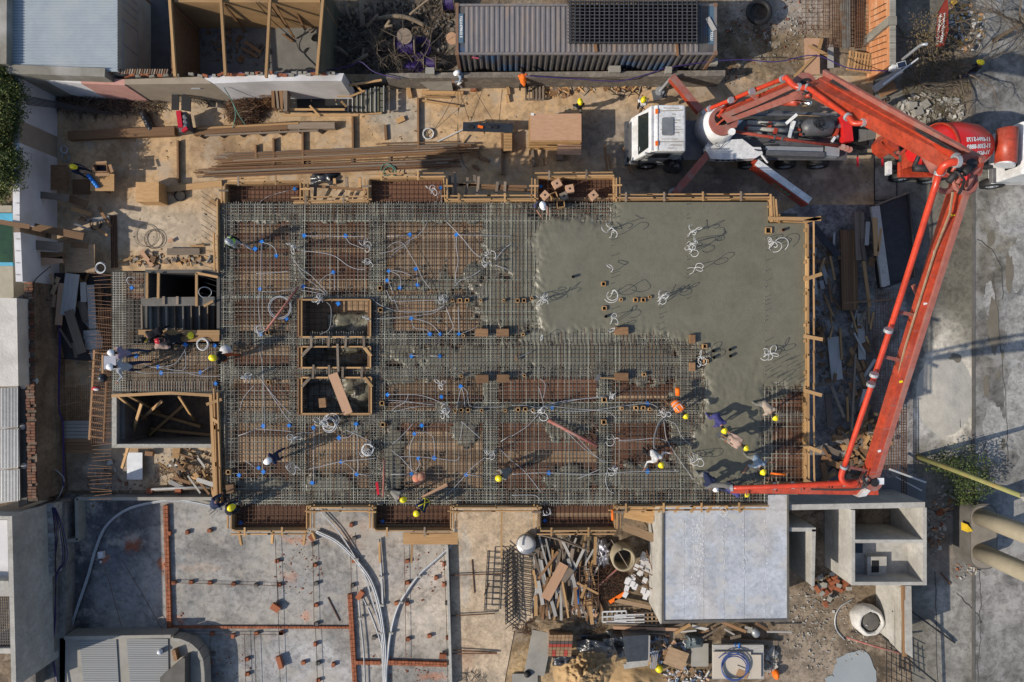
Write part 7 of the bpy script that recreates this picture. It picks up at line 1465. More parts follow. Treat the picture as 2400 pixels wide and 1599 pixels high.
tag(m.build('silver_sack',[mat('silver_wrap',(.45,.45,.46),(.3,.3,.31),rough=.3,metal=.6,sc_=5,bump=.6,rnd=0),C_WHT]),'round bulk bag wrapped in silver foil with pale sand on top','bulk bag')
wall('dark_block',[(1240,1262),(1290,1262),(1290,1310),(1240,1310)],0,.12,CONCD,'dark flat board beside the silver wrapped bag','board')  # low panel in even dark concrete colour
# plank heap in the lower middle
r2=random.Random(21)
for i in range(84):
    x=r2.uniform(1250,1400);y=r2.uniform(1290,1440);a=r2.gauss(1.52,.2);L=r2.uniform(35,95);
    if x>1330 and y<1340: a=r2.gauss(1.7,.3)
    dx,dy=math.cos(a)*L/2,math.sin(a)*L/2;z=r2.uniform(.05,.5);m_=r2.choice((W_GRY,W_OLD,W_GRY,W_GRY,W_BRN,W_NEW));w=r2.choice((4,4,5,6,8))
    side='left' if x<1290 else 'middle' if x<1340 else 'right';hh='upper' if y<1350 else 'lower';mm='pale grey' if m_ is W_GRY else 'weathered' if m_ is W_OLD else 'brown' if m_ is W_BRN else 'yellowish'
    plk('%s plank, %s %s of the plank heap'%(mm,hh,side),x-dx,y-dy,x+dx,y+dy,w,z,m_,.05,'plank','%s planks, %s %s of the heap'%(mm,hh,side),z1=z+r2.uniform(-.04,.1))
for lab,x0,y0,x1,y1,w,z,m_ in (('wide cream plank on top of the lower plank heap',1322,1322,1278,1404,23,.62,W_PNK),('short grey double board beside the wide cream plank',1340,1334,1318,1362,15,.6,W_OLD),('crooked cream offcut left of the wide cream plank',1282,1370,1262,1408,14,.4,W_NEW),('narrow cream stick crossing the plank heap',1352,1366,1402,1392,5,.6,W_NEW),('short cream stick at the right of the plank heap',1374,1370,1362,1402,6,.62,W_NEW),('blue bit of board inside the plank heap',1354,1382,1354,1416,7,.35,BLUE),
  ('long light stick lying from heap to brick heap',1318,1362,1332,1448,4,.6,W_NEW),('orange plywood sheet leaning on the silver roof building, upper',1466,1192,1534,1206,44,1.4,W_NEW),('orange plywood strip below the leaning sheet',1462,1234,1533,1262,20,1.2,W_PLT),('tall light post beside the foil scraps',1396,1258,1394,1325,7,.5,W_NEW)): plk(lab,x0,y0,x1,y1,w,z,m_,.04)
for i in range(14): tag(board('bamboo_pole',P(1266+i*3,1255+i*.6,.7),P(1330+i*4,1266+i*2,.6),.05,.05,W_OLD),'yellow grey pole under the lower right bay','pole','poles under the lower right bay')
# concrete ring
cr=thing('concrete_ring','upright concrete pipe ring with a stick across its mouth','concrete ring',P(1452,1296,0))
m=MB();m.smooth=True;N=32;c=P(1462,1312,1.15);c0_=Vector((c.x,c.y,0))
for r_,z in ((.56,0),(.58,1.13),(.5,1.17),(.46,1.13),(.44,.05)):
    for i in range(N): m.v.append(c0_+Vector((r_*math.cos(6.2832*i/N),r_*math.sin(6.2832*i/N),z)))
for k_ in range(4):
    for i in range(N): p=k_*N+i;q=k_*N+(i+1)%N;m.q((p,q,q+N,p+N))
m.build('pipe_wall',mat('ring_concrete',(.36,.30,.20),(.28,.24,.17),sc_=2,rnd=0,bump=.15),cr);m=MB();m.tube([c0_+Vector((0,0,.04)),c0_+Vector((0,0,.07))],.44,24);m.build('pipe_bottom',CONCD,cr)
tag(board('stick',P(1432,1265,1.3),P(1472,1330,1.3),.035,.035,W_OLD),'thin bent stick laid across the concrete ring','stick')
twigs('mesh_scrap','dark rusty mesh and wire scrap heap below the concrete ring','scrap heap',1430,1370,44,48,700,.5,[RUST,mat('scrap_dark',(.08,.05,.035),rnd=0)],.4,17,.01)
gd=MB();grid(gd,1358,1328,1402,1420,14,10,.6,.03)
tag(gd.build('rebar_grid',RUST),'rebar ladder grid between the plank heap and the scrap','rebar grid',None,'stuff')
for lab,x0,y0,x1,y1,w,m_ in (('pinkish rod pointing at the concrete ring',1402,1374,1446,1334,3.5,REDD),('orange pipe half buried in the scrap heap',1428,1412,1474,1384,8,ORG),('thick dark orange beam below the scrap heap',1440,1406,1526,1424,10,W_PLT),('long pinkish beam above the black sheet',1438,1471,1604,1476,7,W_PNK),('thin bar under the long pinkish beam, upper',1466,1480,1560,1486,3,W_OLD),('thin bar under the long pinkish beam, lower',1454,1484,1570,1490,3,RUST),('long bar below the white frames',1420,1462,1540,1466,3,W_OLD)): plk(lab,x0,y0,x1,y1,w,.3,m_,.06,'beam',name='beam')
for i,(x0,y0,x1,y1) in enumerate(((1470,1338,1535,1386),(1484,1328,1532,1350),(1515,1290,1534,1352),(1530,1352,1537,1385))): tag(board('rusty_rod',P(x0,y0,.8),P(x1,y1,1.0),.04,.04,RUST),'rusty angle rod leaning on the silver roof building wall, %s'%('lowest long one','upper long one','steep upper one','short steep one')[i],'rod')
for k_,(x,y,w,h,nx_,ny_) in enumerate(((1412,1440,56,24,5,2),(1440,1448,70,18,5,3),(1488,1444,60,28,6,3))):
    t=thing('white_lattice',('left grey white lattice frame at the bottom of the scrap','middle white lattice frame at the bottom of the scrap','right timber lattice beside the silver roof wall')[k_],'lattice frame',P(x,y,.1))
    for i in range(nx_+1): board('bar',P(x+w*i/nx_,y-6,.2),P(x+w*i/nx_,y+h-6,.2),.07,.05,W_GRY if k_<2 else W_NEW,t)
    for i in range(ny_+1): board('bar',P(x,y-6+h*i/ny_,.24),P(x+w,y-6+h*i/ny_-2,.24),.07,.05,CONDW if k_<2 else W_OLD,t)
for i in range(34):
    x=1462+r2.uniform(0,58);y=r2.uniform(1300,1398);
    if x<1490 and y<1345: continue
    m=MB();m.box(P(x,y,.25+.1*r2.random()),.3,.2,.12,1.2+r2.gauss(0,.1));tag(m.build('white_brick',WHITE),'white block beside the concrete ring','block','white blocks by the silver roof')
FO=mat('crumpled_foil',(.62,.62,.66),(.2,.2,.25),rough=.3,metal=.5,sc_=7,rnd=0,bump=.8)
cloth_heap('foil_scraps','crumpled silver foil scraps left of the concrete ring','foil',1398,1266,1432,1326,.6,FO,31,.12,22,.3)
scatter('paper_scrap','white paper and plastic litter below the plank heap','litter',[(1362,1436,24,26),(1385,1450,14,20)],140,.06,.28,[C_WHT,CONCL,W_PNK],.15,18)
# brick pallet, tarp, sand
bp=thing('brick_pallet','pallet of wrapped bricks in red and tan stripes on the dirt','brick pallet',P(1315,1515,0))
CL=[mat('pal_tan',(.33,.21,.12),rnd=.1),mat('pal_red',(.42,.07,.05),rnd=.1),mat('pal_dark',(.10,.085,.08),rnd=.1)]
for r_ in range(7):
    for c_ in range(6):
        x=1292+c_*9.2-r_*.6;y=1490+r_*7.2;m_=CL[2] if r_==2 else CL[1] if r_ in(3,) or (r_>4 and c_%3==1) else CL[0]
        board('brick_pack',P(x-4,y,.95-.03*r_),P(x+4.2,y,.95-.03*r_),px(6.6,1),.16,m_,bp)
wall('pallet_base',[(1288,1488),(1342,1492),(1338,1540),(1286,1535)],0,.8,CL[0],None,par=bp)
cloth_heap('black_sheet','crumpled black plastic sheet trailing left of the covered crate','plastic sheet',1352,1488,1460,1530,.5,BPLAS,3,.06)
cloth_heap('black_sheet','loose black plastic sheet folds above the covered crate','plastic sheet',1420,1478,1490,1545,.7,BPLAS,5,.06)
cc=thing('covered_crate','large crate covered with black plastic with white frame below','crate',P(1487,1525,0));wall('crate_body',[(1462,1492),(1520,1488),(1518,1548),(1470,1552)],0,1.0,mat('tarp_blue_black',(.06,.07,.085),(.04,.045,.055),rough=.3,rnd=0,sc_=3,bump=.4),None,par=cc)
board('white_rail',P(1462,1562,.5),P(1518,1554,.5),.25,.06,CONCL,cc);board('white_rail',P(1468,1554,.7),P(1520,1548,.7),.1,.06,CONCL,cc);board('crate_side',P(1521,1488,.9),P(1520,1548,.9),.08,.2,W_GRY,cc)
cloth_heap('black_bag','small crumpled grey black bag below the brick pallet','bag',1296,1534,1350,1562,.35,BPLAS,8,.09,20)
SANDM=mat('sand',(.44,.30,.155),(.36,.24,.12),sc_=3,rough=.95,bump=.6,bsc=25,rnd=0)
def heap(name,lab,cat_,x0,y0,x1,y1,h,m_,seed,n=46,rough_=.5):
    mb=MB();mb.smooth=True
    for j in range(n+1):
        for i in range(n+1):
            u,v=i/n*2-1,j/n*2-1;x=x0+(x1-x0)*(u+1)/2;y=y0+(y1-y0)*(v+1)/2
            e=max(0,1-(u*u+v*v)**.5);e=e*e*(3-2*e);q=noise.noise(Vector((x*.03,y*.03,seed)))*.5+noise.noise(Vector((x*.1,y*.1,seed)))*.35*rough_+noise.noise(Vector((x*.3,y*.3,seed)))*.2*rough_
            mb.v.append(P(x,y,-.03+e*h*(1+q)+e*.1))
    for j in range(n):
        for i in range(n): a=j*(n+1)+i;mb.q((a,a+n+1,a+n+2,a+1))
    o=tag(mb.build(name,m_),lab,cat_,None,'stuff');return o
heap('sand_heap','lumpy golden sand heap at the bottom of the picture','sand heap',1290,1512,1450,1640,.7,SANDM,4,60,1.6);heap('sand_heap','smooth spread of golden sand right of the lumpy heap','sand heap',1400,1550,1590,1660,.35,SANDM,6)
heap('earth_bank','brown dirt bank with roots below the plank heap','dirt',1210,1430,1420,1500,.35,Gd,8,40,1);heap('rubble_heap','dirt and rubble heap in the upper right yard','rubble',1720,130,1900,205,.15,Gd,9,40,1.4)
CPL=mat('cement_pale',(.46,.44,.39),(.36,.345,.31),sc_=2,rough=.9,bump=.5,bsc=12,rnd=0)
heap('spilled_cement','pale hardened cement spill spread on the pavement by the boom','cement spill',2120,790,2310,1060,.06,CPL,10,50,.8)
# tables etc bottom right
t=thing('panel_table','cream topped table carrying panels and a blue hose ring','table',P(1730,1550,0))
m=MB();m.rect(1672,1528,1760,1590,.8,.86);m.build('panel',mat('cream_panel',(.52,.46,.38),(.47,.42,.35),sc_=1,rnd=0),t);m=MB();m.rect(1758,1535,1784,1590,.8,.85);m.build('panel',bpy.data.materials['cream_panel'],t);m=MB();m.rect(1671,1512,1790,1592,.6,.74);m.build('frame',W_GRY,t)
board('cardboard',P(1728,1575,.9),P(1752,1585,.9),.35,.03,CARD,t);board('cardboard',P(1726,1564,.89),P(1746,1572,.89),.2,.03,bpy.data.materials['cream_panel'],t)
m=MB();m.smooth=True
for i in range(3): m.ring(P(1721+i,1567-i*3,.95+i*.03),px(29+i*1.5,1),.028,n=30)
m.tube(cat([P(1684,1543,1.0),P(1700,1532,1.0),P(1725,1530,1.0),P(1745,1545,1.0)]),.028,6);tag(m.build('blue_hose',mat('blue_hose',(.06,.10,.28),rnd=0)),'dark blue hose coiled on the cream panel table','hose')
cloth_heap('blue_cloth','bright blue cloth on the far edge of the panel table','cloth',1718,1505,1738,1524,.95,BLUE,3,.1,12)
m=MB();m.smooth=True;m.ell(P(1818,1580,.2),.16,.25,.3,10,7);tag(m.build('red_can',ORG),'orange red jerry can right of the panel table','jerry can')
scatter('strap_heap','heap of grey cement crusted straps right of the panel table','scrap heap',[(1800,1545,20,28)],200,.08,.4,[CONCL,W_OLD,CONC],.25,19,.1)
plk('flat stone coloured panel left of the panel table',1640,1508,1640,1562,40,.15,CONC,.05,'panel');plk('curved sand coloured board by the covered crate',1562,1535,1608,1552,42,.3,W_PLT,.03,'board')
cloth_heap('grey_tarp','grey plastic covered tub beside the silver roof building','tub',1606,1486,1650,1522,.7,mat('tub_grey',(.10,.13,.14),(.07,.09,.10),rough=.35,rnd=0),6,.06,16,.1)
m=MB();m.smooth=True;m.ell(P(1545,1568,.2),.2,.2,.16,10,6);tag(m.build('yellow_bucket',YEL),'yellow bucket at the corner of the sand coloured board','bucket')
for i in range(4): tag(board('metal_tube',P(1530+i*4,1525,.3),P(1524+i*4,1567,.3),.05,.05,LGREY),'shiny metal tube right of the covered crate','tube','metal tubes right of the crate')
scatter('litter','coloured rubbish between the covered crate and the panel table','litter',[(1545,1525,26,34),(1610,1585,60,20),(1590,1512,30,10)],260,.05,.25,[C_WHT,CARD,CONCL,C_LBL,BPLAS,W_PNK],.3,22,.05)
cy=thing('gas_bottle','grey gas bottle lying behind the silver roof building','gas bottle',P(1768,1478,0));m=MB();m.smooth=True;m.tube([P(1764,1474,.25),P(1768,1480,.25),P(1774,1488,.25),P(1777,1491,.25)],[.14,.2,.2,.1],14);m.build('bottle',LGREY,cy)
plk('grey flat plate next to the gas bottle',1745,1474,1762,1478,14,.3,CONC,.04,'plate');plk('long dark beam behind the panel table',1690,1502,1822,1506,11,.2,W_OLD,.15,'beam')
plk('weathered concrete slab piece left of the brick pallet',1272,1480,1252,1580,48,.12,CONC,.08,'slab piece');plk('small concrete slab at the bottom by the black cap',1200,1592,1260,1592,26,.08,CONC,.06,'slab piece')
m=MB();m.smooth=True;m.tube([P(1236,1580,0),P(1236,1580,.3)],.17,16);tag(m.build('drain_cover',BLACK),'round black cap on the small concrete slab','cap')
# right of the box building
r3=random.Random(5)
for i in range(46):
    x=1895+r3.gauss(55,24);y=1375+r3.gauss(0,17)
    if x<1890 or x>1996 or y<1338: continue
    m=MB();m.box(P(x,y,.1+r3.random()*.25),.25,.18,.12,r3.uniform(0,3));tag(m.build('brick',BRICK if r3.random()<.7 else CONC),'broken brick in the concrete shell heap','brick','bricks heaped by the concrete shell')
bb_=thing('bulk_bag','open white bulk bag with grey content and loose straps','bulk bag',P(2020,1440,0))
m=MB();m.smooth=True;c=P(2020,1442,0);N=26
for r_,z in ((.6,0),(.72,.35),(.72,.7),(.62,.9),(.52,.96),(.48,.8)):
    for i in range(N): a=6.2832*i/N;k_=1+.03*math.sin(a*7+z*3)+.04*abs(math.cos(2*a));m.v.append(c+Vector((r_*k_*math.cos(a),r_*k_*math.sin(a),z)))
for k_ in range(5):
    for i in range(N): p=k_*N+i;q=k_*N+(i+1)%N;m.q((p,q,q+N,p+N))
m.build('bag_wall',mat('woven_bag',(.58,.57,.54),(.42,.41,.39),sc_=6,rnd=0,bump=.4),bb_);m=MB();m.ell(c+Vector((.0,0,.8)),.44,.44,.1,14,5,None,True);m.build('contents',CONCD,bb_)
for x0,y0,x1,y1 in ((2045,1432,2068,1437),(2030,1466,2048,1468),(2040,1430,2052,1442)): board('strap',P(x0,y0,.95),P(x1,y1,.6),.06,.02,C_WHT,bb_)
m=MB();m.box(c+Vector((-.5,.1,.75)),.1,.3,.02,.2);m.build('red_print',HRED,bb_)
m=MB();m.smooth=True;m.tube(cat([P(1998,1405,.03),P(1972,1420,.03),P(1958,1445,.03),P(1960,1475,.03),P(1980,1500,.03)]),.03,6);tag(m.build('bent_pipe',LGREY),'bent grey hoop pipe on the mud left of the bulk bag','pipe')
m=MB();m.smooth=True;m.tube([P(1984,1494,.3),P(2050,1515,.6),P(2118,1533,1.2)],.05,8);tag(m.build('pinkish_pole',REDD),'pinkish pole propped from the mud to the metal gate','pole')
gt=thing('metal_gate','tall pale sheet metal gate panel leaning over with dark struts','gate',P(2100,1450,0))
for i,(xa,xb) in enumerate(((2072,2083),(2084,2097),(2098,2113))):
    m=MB();m.v=[P(xa,1375,.3+i*.7),P(xb,1375,1+i*.7),P(xb,1500+i*16,1+i*.7),P(xa,1490+i*14,.3+i*.7)];m.q((3,2,1,0));m.build('gate_panel',CONCL,gt)
wall('gate_panel',[(2119,1374),(2136,1374),(2139,1543),(2122,1530)],0,2.5,CONCL,None,par=gt)
board('gate_post',P(2116,1372,2.45),P(2120,1538,2.4),.14,.12,W_BRN,gt)
for x0,y0,z0,x1,y1,z1 in ((2070,1385,.5,2238,1507,.1),(2120,1538,2.4,2210,1612,.1),(2092,1432,1.5,2115,1454,1.5),(2070,1492,.6,2118,1536,2.0)): board('strut',P(x0,y0,z0),P(x1,y1,z1),.08,.08,DARK,gt)
m=MB();m.v=[P(2140,1280,.2)]
fn=thing('mesh_fence','thin dark welded fence at the bottom right beside the puddle','fence',P(2110,1570,0))
for i in range(6): board('bar',P(2078+i*11,1504+i*9,.8),P(2078+i*12,1612,.8),.03,.03,DARK,fn);board('bar',P(2078,1514+i*17,.8),P(2140,1545+i*17,.8),.03,.03,DARK,fn)
PUD=mat('puddle_water',(.33,.36,.37),(.28,.31,.32),rough=.04,sc_=.6,rnd=0,spec=.9)
blot('puddle',2003,1580,54,46,PUD,.012,3);blot('puddle',1948,1596,16,12,PUD,.013,5)
plk('rusty steel bar on the road below the long strut',2205,1343,2228,1370,4,.05,RUST,.05,'bar')
scatter('rubble','brick and paper litter round the base of the tall columns','rubble',[(2265,1340,30,24),(2190,1240,24,60),(2215,1180,30,40)],200,.04,.22,[CONC,BRICK,CARD,CONCL],.4,23)
# right storage strip
sr=random.Random(31)
for i in range(7): x=1970+i*5.6;plk('long brown board in the neat stack right of the guard rail, %s'%('leftmost','second','third','middle','fifth','sixth','rightmost')[i],x+1,541+sr.uniform(-2,2),x+4.5,727,5.0,.4,W_BRN,.12)
for lab,x0,y0,x1,y1,w,z,m_ in (('wide grey board right of the neat board stack',2010,496,2014,610,17,.6,W_OLD),('narrow grey board lying on the wide grey one',2020,498,2022,560,9,.7,W_OLD),('tilted grey board end below the narrow one',2020,560,2027,610,8,.7,W_OLD),('orange board leaning beside the dark skip',2050,510,2054,600,11,1.0,W_NEW),('thin orange strip by the leaning orange board',2064,536,2058,590,6,1.0,W_NEW),('short orange block at the foot of the leaning board',2046,604,2040,624,14,.7,W_BRN),('grey board left of the leaning orange board',2034,520,2031,575,9,.8,W_GRY),
 ('long light plank slanting below the board stack',2024,612,2038,720,8,.8,W_NEW),('thin pole lying across the foot of the board stack',1975,711,2090,702,3,.9,W_BRN),('pale blue grey board in the shaded strip',1952,790,1962,890,27,.3,W_GRY),('thin light stick on the pale blue grey board',1969,770,1973,843,5,.4,W_NEW),('grey board beneath the red boom bracket',2017,735,2020,843,17,.3,W_GRY),('long thin post standing in the debris strip',2005,830,1996,1010,5,.6,W_OLD),
 ('brown board behind the first cross tie',1905,612,1948,615,8,.4,W_BRN),('dark blue grey steel plank in the slab shadow',1905,530,1965,600,17,.5,DARK),('small brown board left of the neat stack',1966,585,1968,608,9,.4,W_BRN),('tan board leaning at the lower guard rail',1940,922,1946,1000,15,.4,W_OLD),('thin slanting board in the debris strip',1948,905,1978,978,7,.5,W_OLD),('dark board by the guard rail foot',1900,905,1955,898,7,.6,W_OLD)): plk(lab,x0,y0,x1,y1,w,z,m_,.06)
for i in range(70):
    x=sr.uniform(1925,2050);y=sr.uniform(1000,1120);
    if y<1050 and x<1960: continue
    a=sr.uniform(0,3.1);L=sr.uniform(12,46);m_=sr.choice((W_NEW,W_BRN,W_OLD,W_BRN));q='upper' if y<1050 else 'lower';s_='left' if x<1990 else 'right'
    plk('broken %s board, %s %s of the offcut heap'%('light' if m_ is W_NEW else 'brown' if m_ is W_BRN else 'grey',q,s_),x-math.cos(a)*L/2,y-math.sin(a)*L/2,x+math.cos(a)*L/2,y+math.sin(a)*L/2,sr.choice((4,6,9,13)),sr.uniform(.1,.6),m_,.05,'offcut','%s offcuts, %s %s of the heap'%('light' if m_ is W_NEW else 'brown' if m_ is W_BRN else 'grey',q,s_))
for i in range(46):
    x=2050+sr.gauss(0,18);y=1015+sr.gauss(0,24);a=sr.uniform(0,3.1)
    if not(2015<x<2088): continue
    plk('light wood block under the long boom',x,y,x+math.cos(a)*9,y+math.sin(a)*9,7,sr.uniform(.1,.7),W_NEW,.1,'wood block','wood blocks under the long boom',name='wood_block')
gd=MB();grid(gd,2052,680,2106,1100,5.5,7,.5,.018);grid(gd,2018,730,2052,1000,6,9,.3,.018);tag(gd.build('stacked_mesh',RUST),'brown rusty mesh sheets standing in the shade right of the debris strip','steel mesh',None,'stuff')
gd=MB()
for i in range(34): gd.stick(P(2113,960+i*6,.8),P(2124,960+i*6,.8),.03)
for x in (2113,2118,2124): gd.stick(P(x,955,.8),P(x,1165,.8),.03)
tag(gd.build('mesh_ladder',RUST),'narrow rusty mesh ladder strip along the pavement edge','steel mesh',None,'stuff')
scatter('floor_debris','dark wood chips and rubble over the shaded storage strip','debris',[(1960,760,50,40),(2000,880,40,60),(1950,860,50,40),(1990,1060,60,60),(1920,700,26,200)],420,.04,.3,[W_BRN,W_OLD,CONCD,W_OLD],.3,33)
cloth_heap('dark_sheet','dark plastic sheet pocket beside the long boom','plastic sheet',2066,985,2096,1010,.6,BPLAS,7,.08,14)
# upper right yard
for lab,x0,y0,x1,y1,w,z,m_ in (('long upright plywood sheet beside the rubble heap',1903,90,1904,175,35,.5,W_PNK),('narrow white board right of the plywood sheet',1946,105,1947,160,14,.3,W_GRY),('orange stick leaning across the plywood sheet',1862,180,1911,130,6,.6,W_NEW),('light stick crossing the top of the plywood sheet',1896,107,1940,130,7,.7,W_NEW),('short light stick at the plywood sheet corner',1926,90,1920,114,8,.7,W_NEW),
   ('small light post at the end of the low wall, tilted',1726,135,1690,190,6,.6,W_BRN)): plk(lab,x0,y0,x1,y1,w,z,m_)
pa=thing('pallet','light wooden pallet leaning near the orange brick wall','pallet',P(2020,146,.2))
def pallet(t,cx,cy,w,h,rz,z,n,k_,m_):
    c=P(cx,cy,z);u=Vector((math.cos(rz),math.sin(rz),0))*px(w,z)/2;v=Vector((-math.sin(rz),math.cos(rz),0))*px(h,z)/2
    for i in range(n): f=i/(n-1)*2-1;board('slat',c+v*f*.95-u,c+v*f*.95+u,px(h,z)/n*.62,.03,m_,t)
    for i in range(k_): f=i/(k_-1)*2-1;board('bearer',c+u*f*.93-v-Vector((0,0,.06)),c+u*f*.93+v-Vector((0,0,.06)),.09,.08,m_,t)
pallet(pa,2019,145,44,62,1.57-.15,.5,9,4,W_NEW)
pb=thing('pallet','weathered grey pallet standing below the orange clad person','pallet',P(1253,212,.1));pallet(pb,1253,212,44,42,1.57,.3,6,3,W_OLD)
bwl=thing('brick_wall','orange hollow brick wall with reinforcing bars at upper right','wall',P(2060,80,0))
OB=mat('orange_block_wall',(.50,.22,.10),(.42,.17,.07),sc_=3,rnd=0,c3=(.55,.33,.2),stretch=(1,1,6),bump=.3,bsc=10)
wall('wall_face',[(2084,-60),(2099,-60),(2100,150),(2086,152)],0,2.1,OB,None,par=bwl)
for i in range(46): y=-20+i*3.8;p=P(2092,y,2.14);board('brick',p-Vector((.13,0,0)),p+Vector((.13,0,0)),.065,.08,CONC if i%4 else OLDW,bwl)
for i in range(10): board('wall_bar',P(2075,8+i*15,1.9),P(2034,30+i*14,.1),.03,.03,RUST,bwl)
wall('pier',[(2082,38),(2102,38),(2102,58),(2082,58)],0,2.25,OLDW,None,par=bwl)
gd=MB();grid(gd,1930,-20,2025,110,5,9,.5,.018);grid(gd,1880,-20,1935,70,12,10,.2,.018);tag(gd.build('standing_mesh',RUST),'large brown mesh sheets leaning in front of the orange brick wall','steel mesh',None,'stuff')
for i in range(16): tag(board('bar_bundle',P(1968+i*1.6,-20,.9+.02*(i%3)),P(1976+i*1.1,116-i%4*3,.7),.035,.035,STEEL),'long grey bar by the orange brick wall','bar','grey bars by the brick wall')
tw=thing('tyre_ring','stack of black hose or tyre rings on the pale ground at top','tyre',P(1778,30,0));m=MB();m.smooth=True
for i in range(4): m.ring(P(1779,28,.12+i*.2),.52,.13,n=24,m=8)
m.build('rings',BLACK,tw)
lp=thing('street_lamp','curved galvanised street lamp pole with a small solar panel','street lamp',P(2098,150,0))
m=MB();m.smooth=True;m.tube(cat([P(2096,153,1.0),P(2125,132,2.2),P(2150,112,3.2),P(2162,105,3.6),P(2174,104,3.7)]),.07,10);m.build('pole',LGREY,lp)
m=MB();c=P(2113,152,2.5);m.box(c,.42,.28,.03,.25);m.build('panel_frame',TWHITE,lp);m=MB();m.box(c+Vector((0,0,.018)),.37,.23,.01,.25);m.build('solar_panel',mat('solar_dark',(.02,.03,.06),rough=.2,rnd=0),lp);m=MB();m.box(P(2092,160,2.2),.2,.2,.3);m.build('control_box',TWHITE,lp)
plk('pale long bar beside the solar panel',2070,198,2152,137,3.5,2.2,CONDW,.05,'bar');plk('wide light trough at the wall end by the brick wall',2048,210,2110,165,16,.8,W_GRY,.2,'trough');plk('tan sheet below the light trough',2060,218,2098,200,26,.4,W_BRN,.05,'sheet')
sg=thing('red_sign_board','dark red painted sign board covered in white hand lettering','sign',P(2205,50,0))
m=MB();m.v=[P(2222,0,1.6),P(2223,72,1.6),P(2212,108,1.2),P(2193,112,.7),P(2196,35,.7),P(2214,0,1.2)];m.q((5,4,3,2,1,0));m.build('board',mat('sign_red',(.24,.03,.02),(.17,.025,.02),sc_=2,rnd=0),sg)
m=MB();rr=random.Random(3)
for ln in range(2):
    for i in range(16):
        x=2203+ln*10-i*.5*1.0+1;y=36+i*4.4+ln*-2;z=1.05+ln*.35
        for s in range(2): a=rr.uniform(0,3.14);p=P(x+rr.uniform(-1,1),y+rr.uniform(-1,1),z+.06);d=Vector((math.cos(a),math.sin(a),.3))*.07;m.stick(p-d,p+d,.025,.01)
o=m.build('hand_lettering',TXT,sg);o['kind']='stuff'
# bare trees and bushes
BT=mat('bare_branches',(.14,.115,.085),(.09,.07,.055),rough=.9,rnd=0)
for i,(x,y,n,L,lab) in enumerate(((2330,95,9,2.6,'large leafless tree spreading over the road edge at upper right'),(2165,90,7,1.6,'leafless bush with dry brown leaves beside the red sign board'),(2235,170,7,1.9,'leafless shrub on the verge near the man in black'),(2150,200,5,1.2,'small bare shrub beside the solar lamp'))):
    t=thing('bare_tree' if i==0 else 'bare_shrub',lab,'tree' if i==0 else 'shrub',P(x,y,0));rr=random.Random(40+i);mb=MB()
    b=P(x,y,0);top=b+Vector((0,0,(1.8,.3,.4,.2)[i]))
    tk=MB();tk.smooth=True;tk.tube([b,(b+top)/2+Vector((.03,0,0)),top],.14 if i==0 else .06,7,True,.08 if i==0 else .05);tk.build('trunk',BARK,t)
    for k_ in range(n): a=k_*6.28/n+rr.uniform(-.3,.3);branch(mb,top,Vector((math.cos(a),math.sin(a),rr.uniform(.2,1.1))),L,.05,3 if i==0 else 2,rr,.55)
    o=mb.build('branches',BT,t);o['kind']='stuff'
    if i==1: leafmass('dry_leaves',[(P(x-5,y+8,1.2),1.2,1.5,1.0)],900,.05,[mat('dry_leaf',(.20,.15,.06),rnd=0),TWIG],t,7)
FOLS=mat('deep_green_foliage',(.035,.05,.015),(.055,.07,.018),rnd=0,sc_=4)  # deeper leaf green, mixed at random with the other greens
t=thing('green_shrub','small dense green shrub beside the mossy timber pole','shrub',P(2255,1110,0));leafmass('leaves',[(P(2250,1095,.6),1.3,1.1,1.2),(P(2270,1130,.6),1.1,.9,1.1),(P(2205,1085,.4),1.0,.6,.6),(P(2250,1160,.5),.8,.6,.8)],2600,.07,[FOLS,FOLD,FOL],t,11)
m=MB()
for i in range(8): m.tube([P(2250,1112,0),P(2250+R.uniform(-20,20),1112+R.uniform(-20,20),1.2)],.04,5,r1=.02)
m.build('stems',BARK,t)
for lab,x0,y0,x1,y1,z0,z1,w in (('white pole lying below the end of the long boom',2085,1100,2170,1131,1.2,.8,4),('dark thin pipe beside the white pole',2100,1118,2160,1150,.3,.3,3)): tag(board('pole',P(x0,y0,z0),P(x1,y1,z1),px(w),.06,CONDW if 'white' in lab else DARK),lab,'pole')
scatter('verge_litter','yellow leaves and coloured rubbish on the verge at upper right','litter',[(2250,30,40,30),(2270,90,36,30),(2230,60,26,40),(2290,60,20,40)],320,.04,.26,[mat('yellow_leaf',(.5,.3,.04),rnd=0),C_WHT,BPLAS,CARD,CONC],.35,41)
scatter('rubble_stones','pale stones and brick bits over the upper right yard','rubble',[(1800,170,120,40),(1840,110,90,70),(1760,60,60,40),(1870,40,60,50)],620,.02,.11,[CONC,CONCL,BRICK,OLDW,RUST],.5,42)
scatter('verge_stones','rubble pieces on the dark verge below the bare trees','rubble',[(2180,260,80,40),(2150,255,40,20)],240,.04,.3,[CONC,OLDW,CONCL],.5,43)
for i,(x,y,s) in enumerate(((2137,250,18),(2150,262,20),(2166,246,18))): m=MB();m.box(P(x,y,.15),px(s),px(s),.3,.3*i);tag(m.build('concrete_block',CONC),'pale concrete block beside the mixer truck, %s'%('left','lower middle','right')[i],'block')
scatter('wood_offcuts','wood offcuts and sticks heaped along the foot of the low wall','offcuts',[(1310,215,36,14),(1340,208,50,8),(1290,210,20,16),(1460,205,60,8)],150,.1,.4,[W_BRN,W_NEW,W_OLD],.25,44)
twigs('rod_scraps','black rod scraps near the two men in the upper yard','rods',1468,212,36,14,24,1.0,[DARK],.06,45,.016)
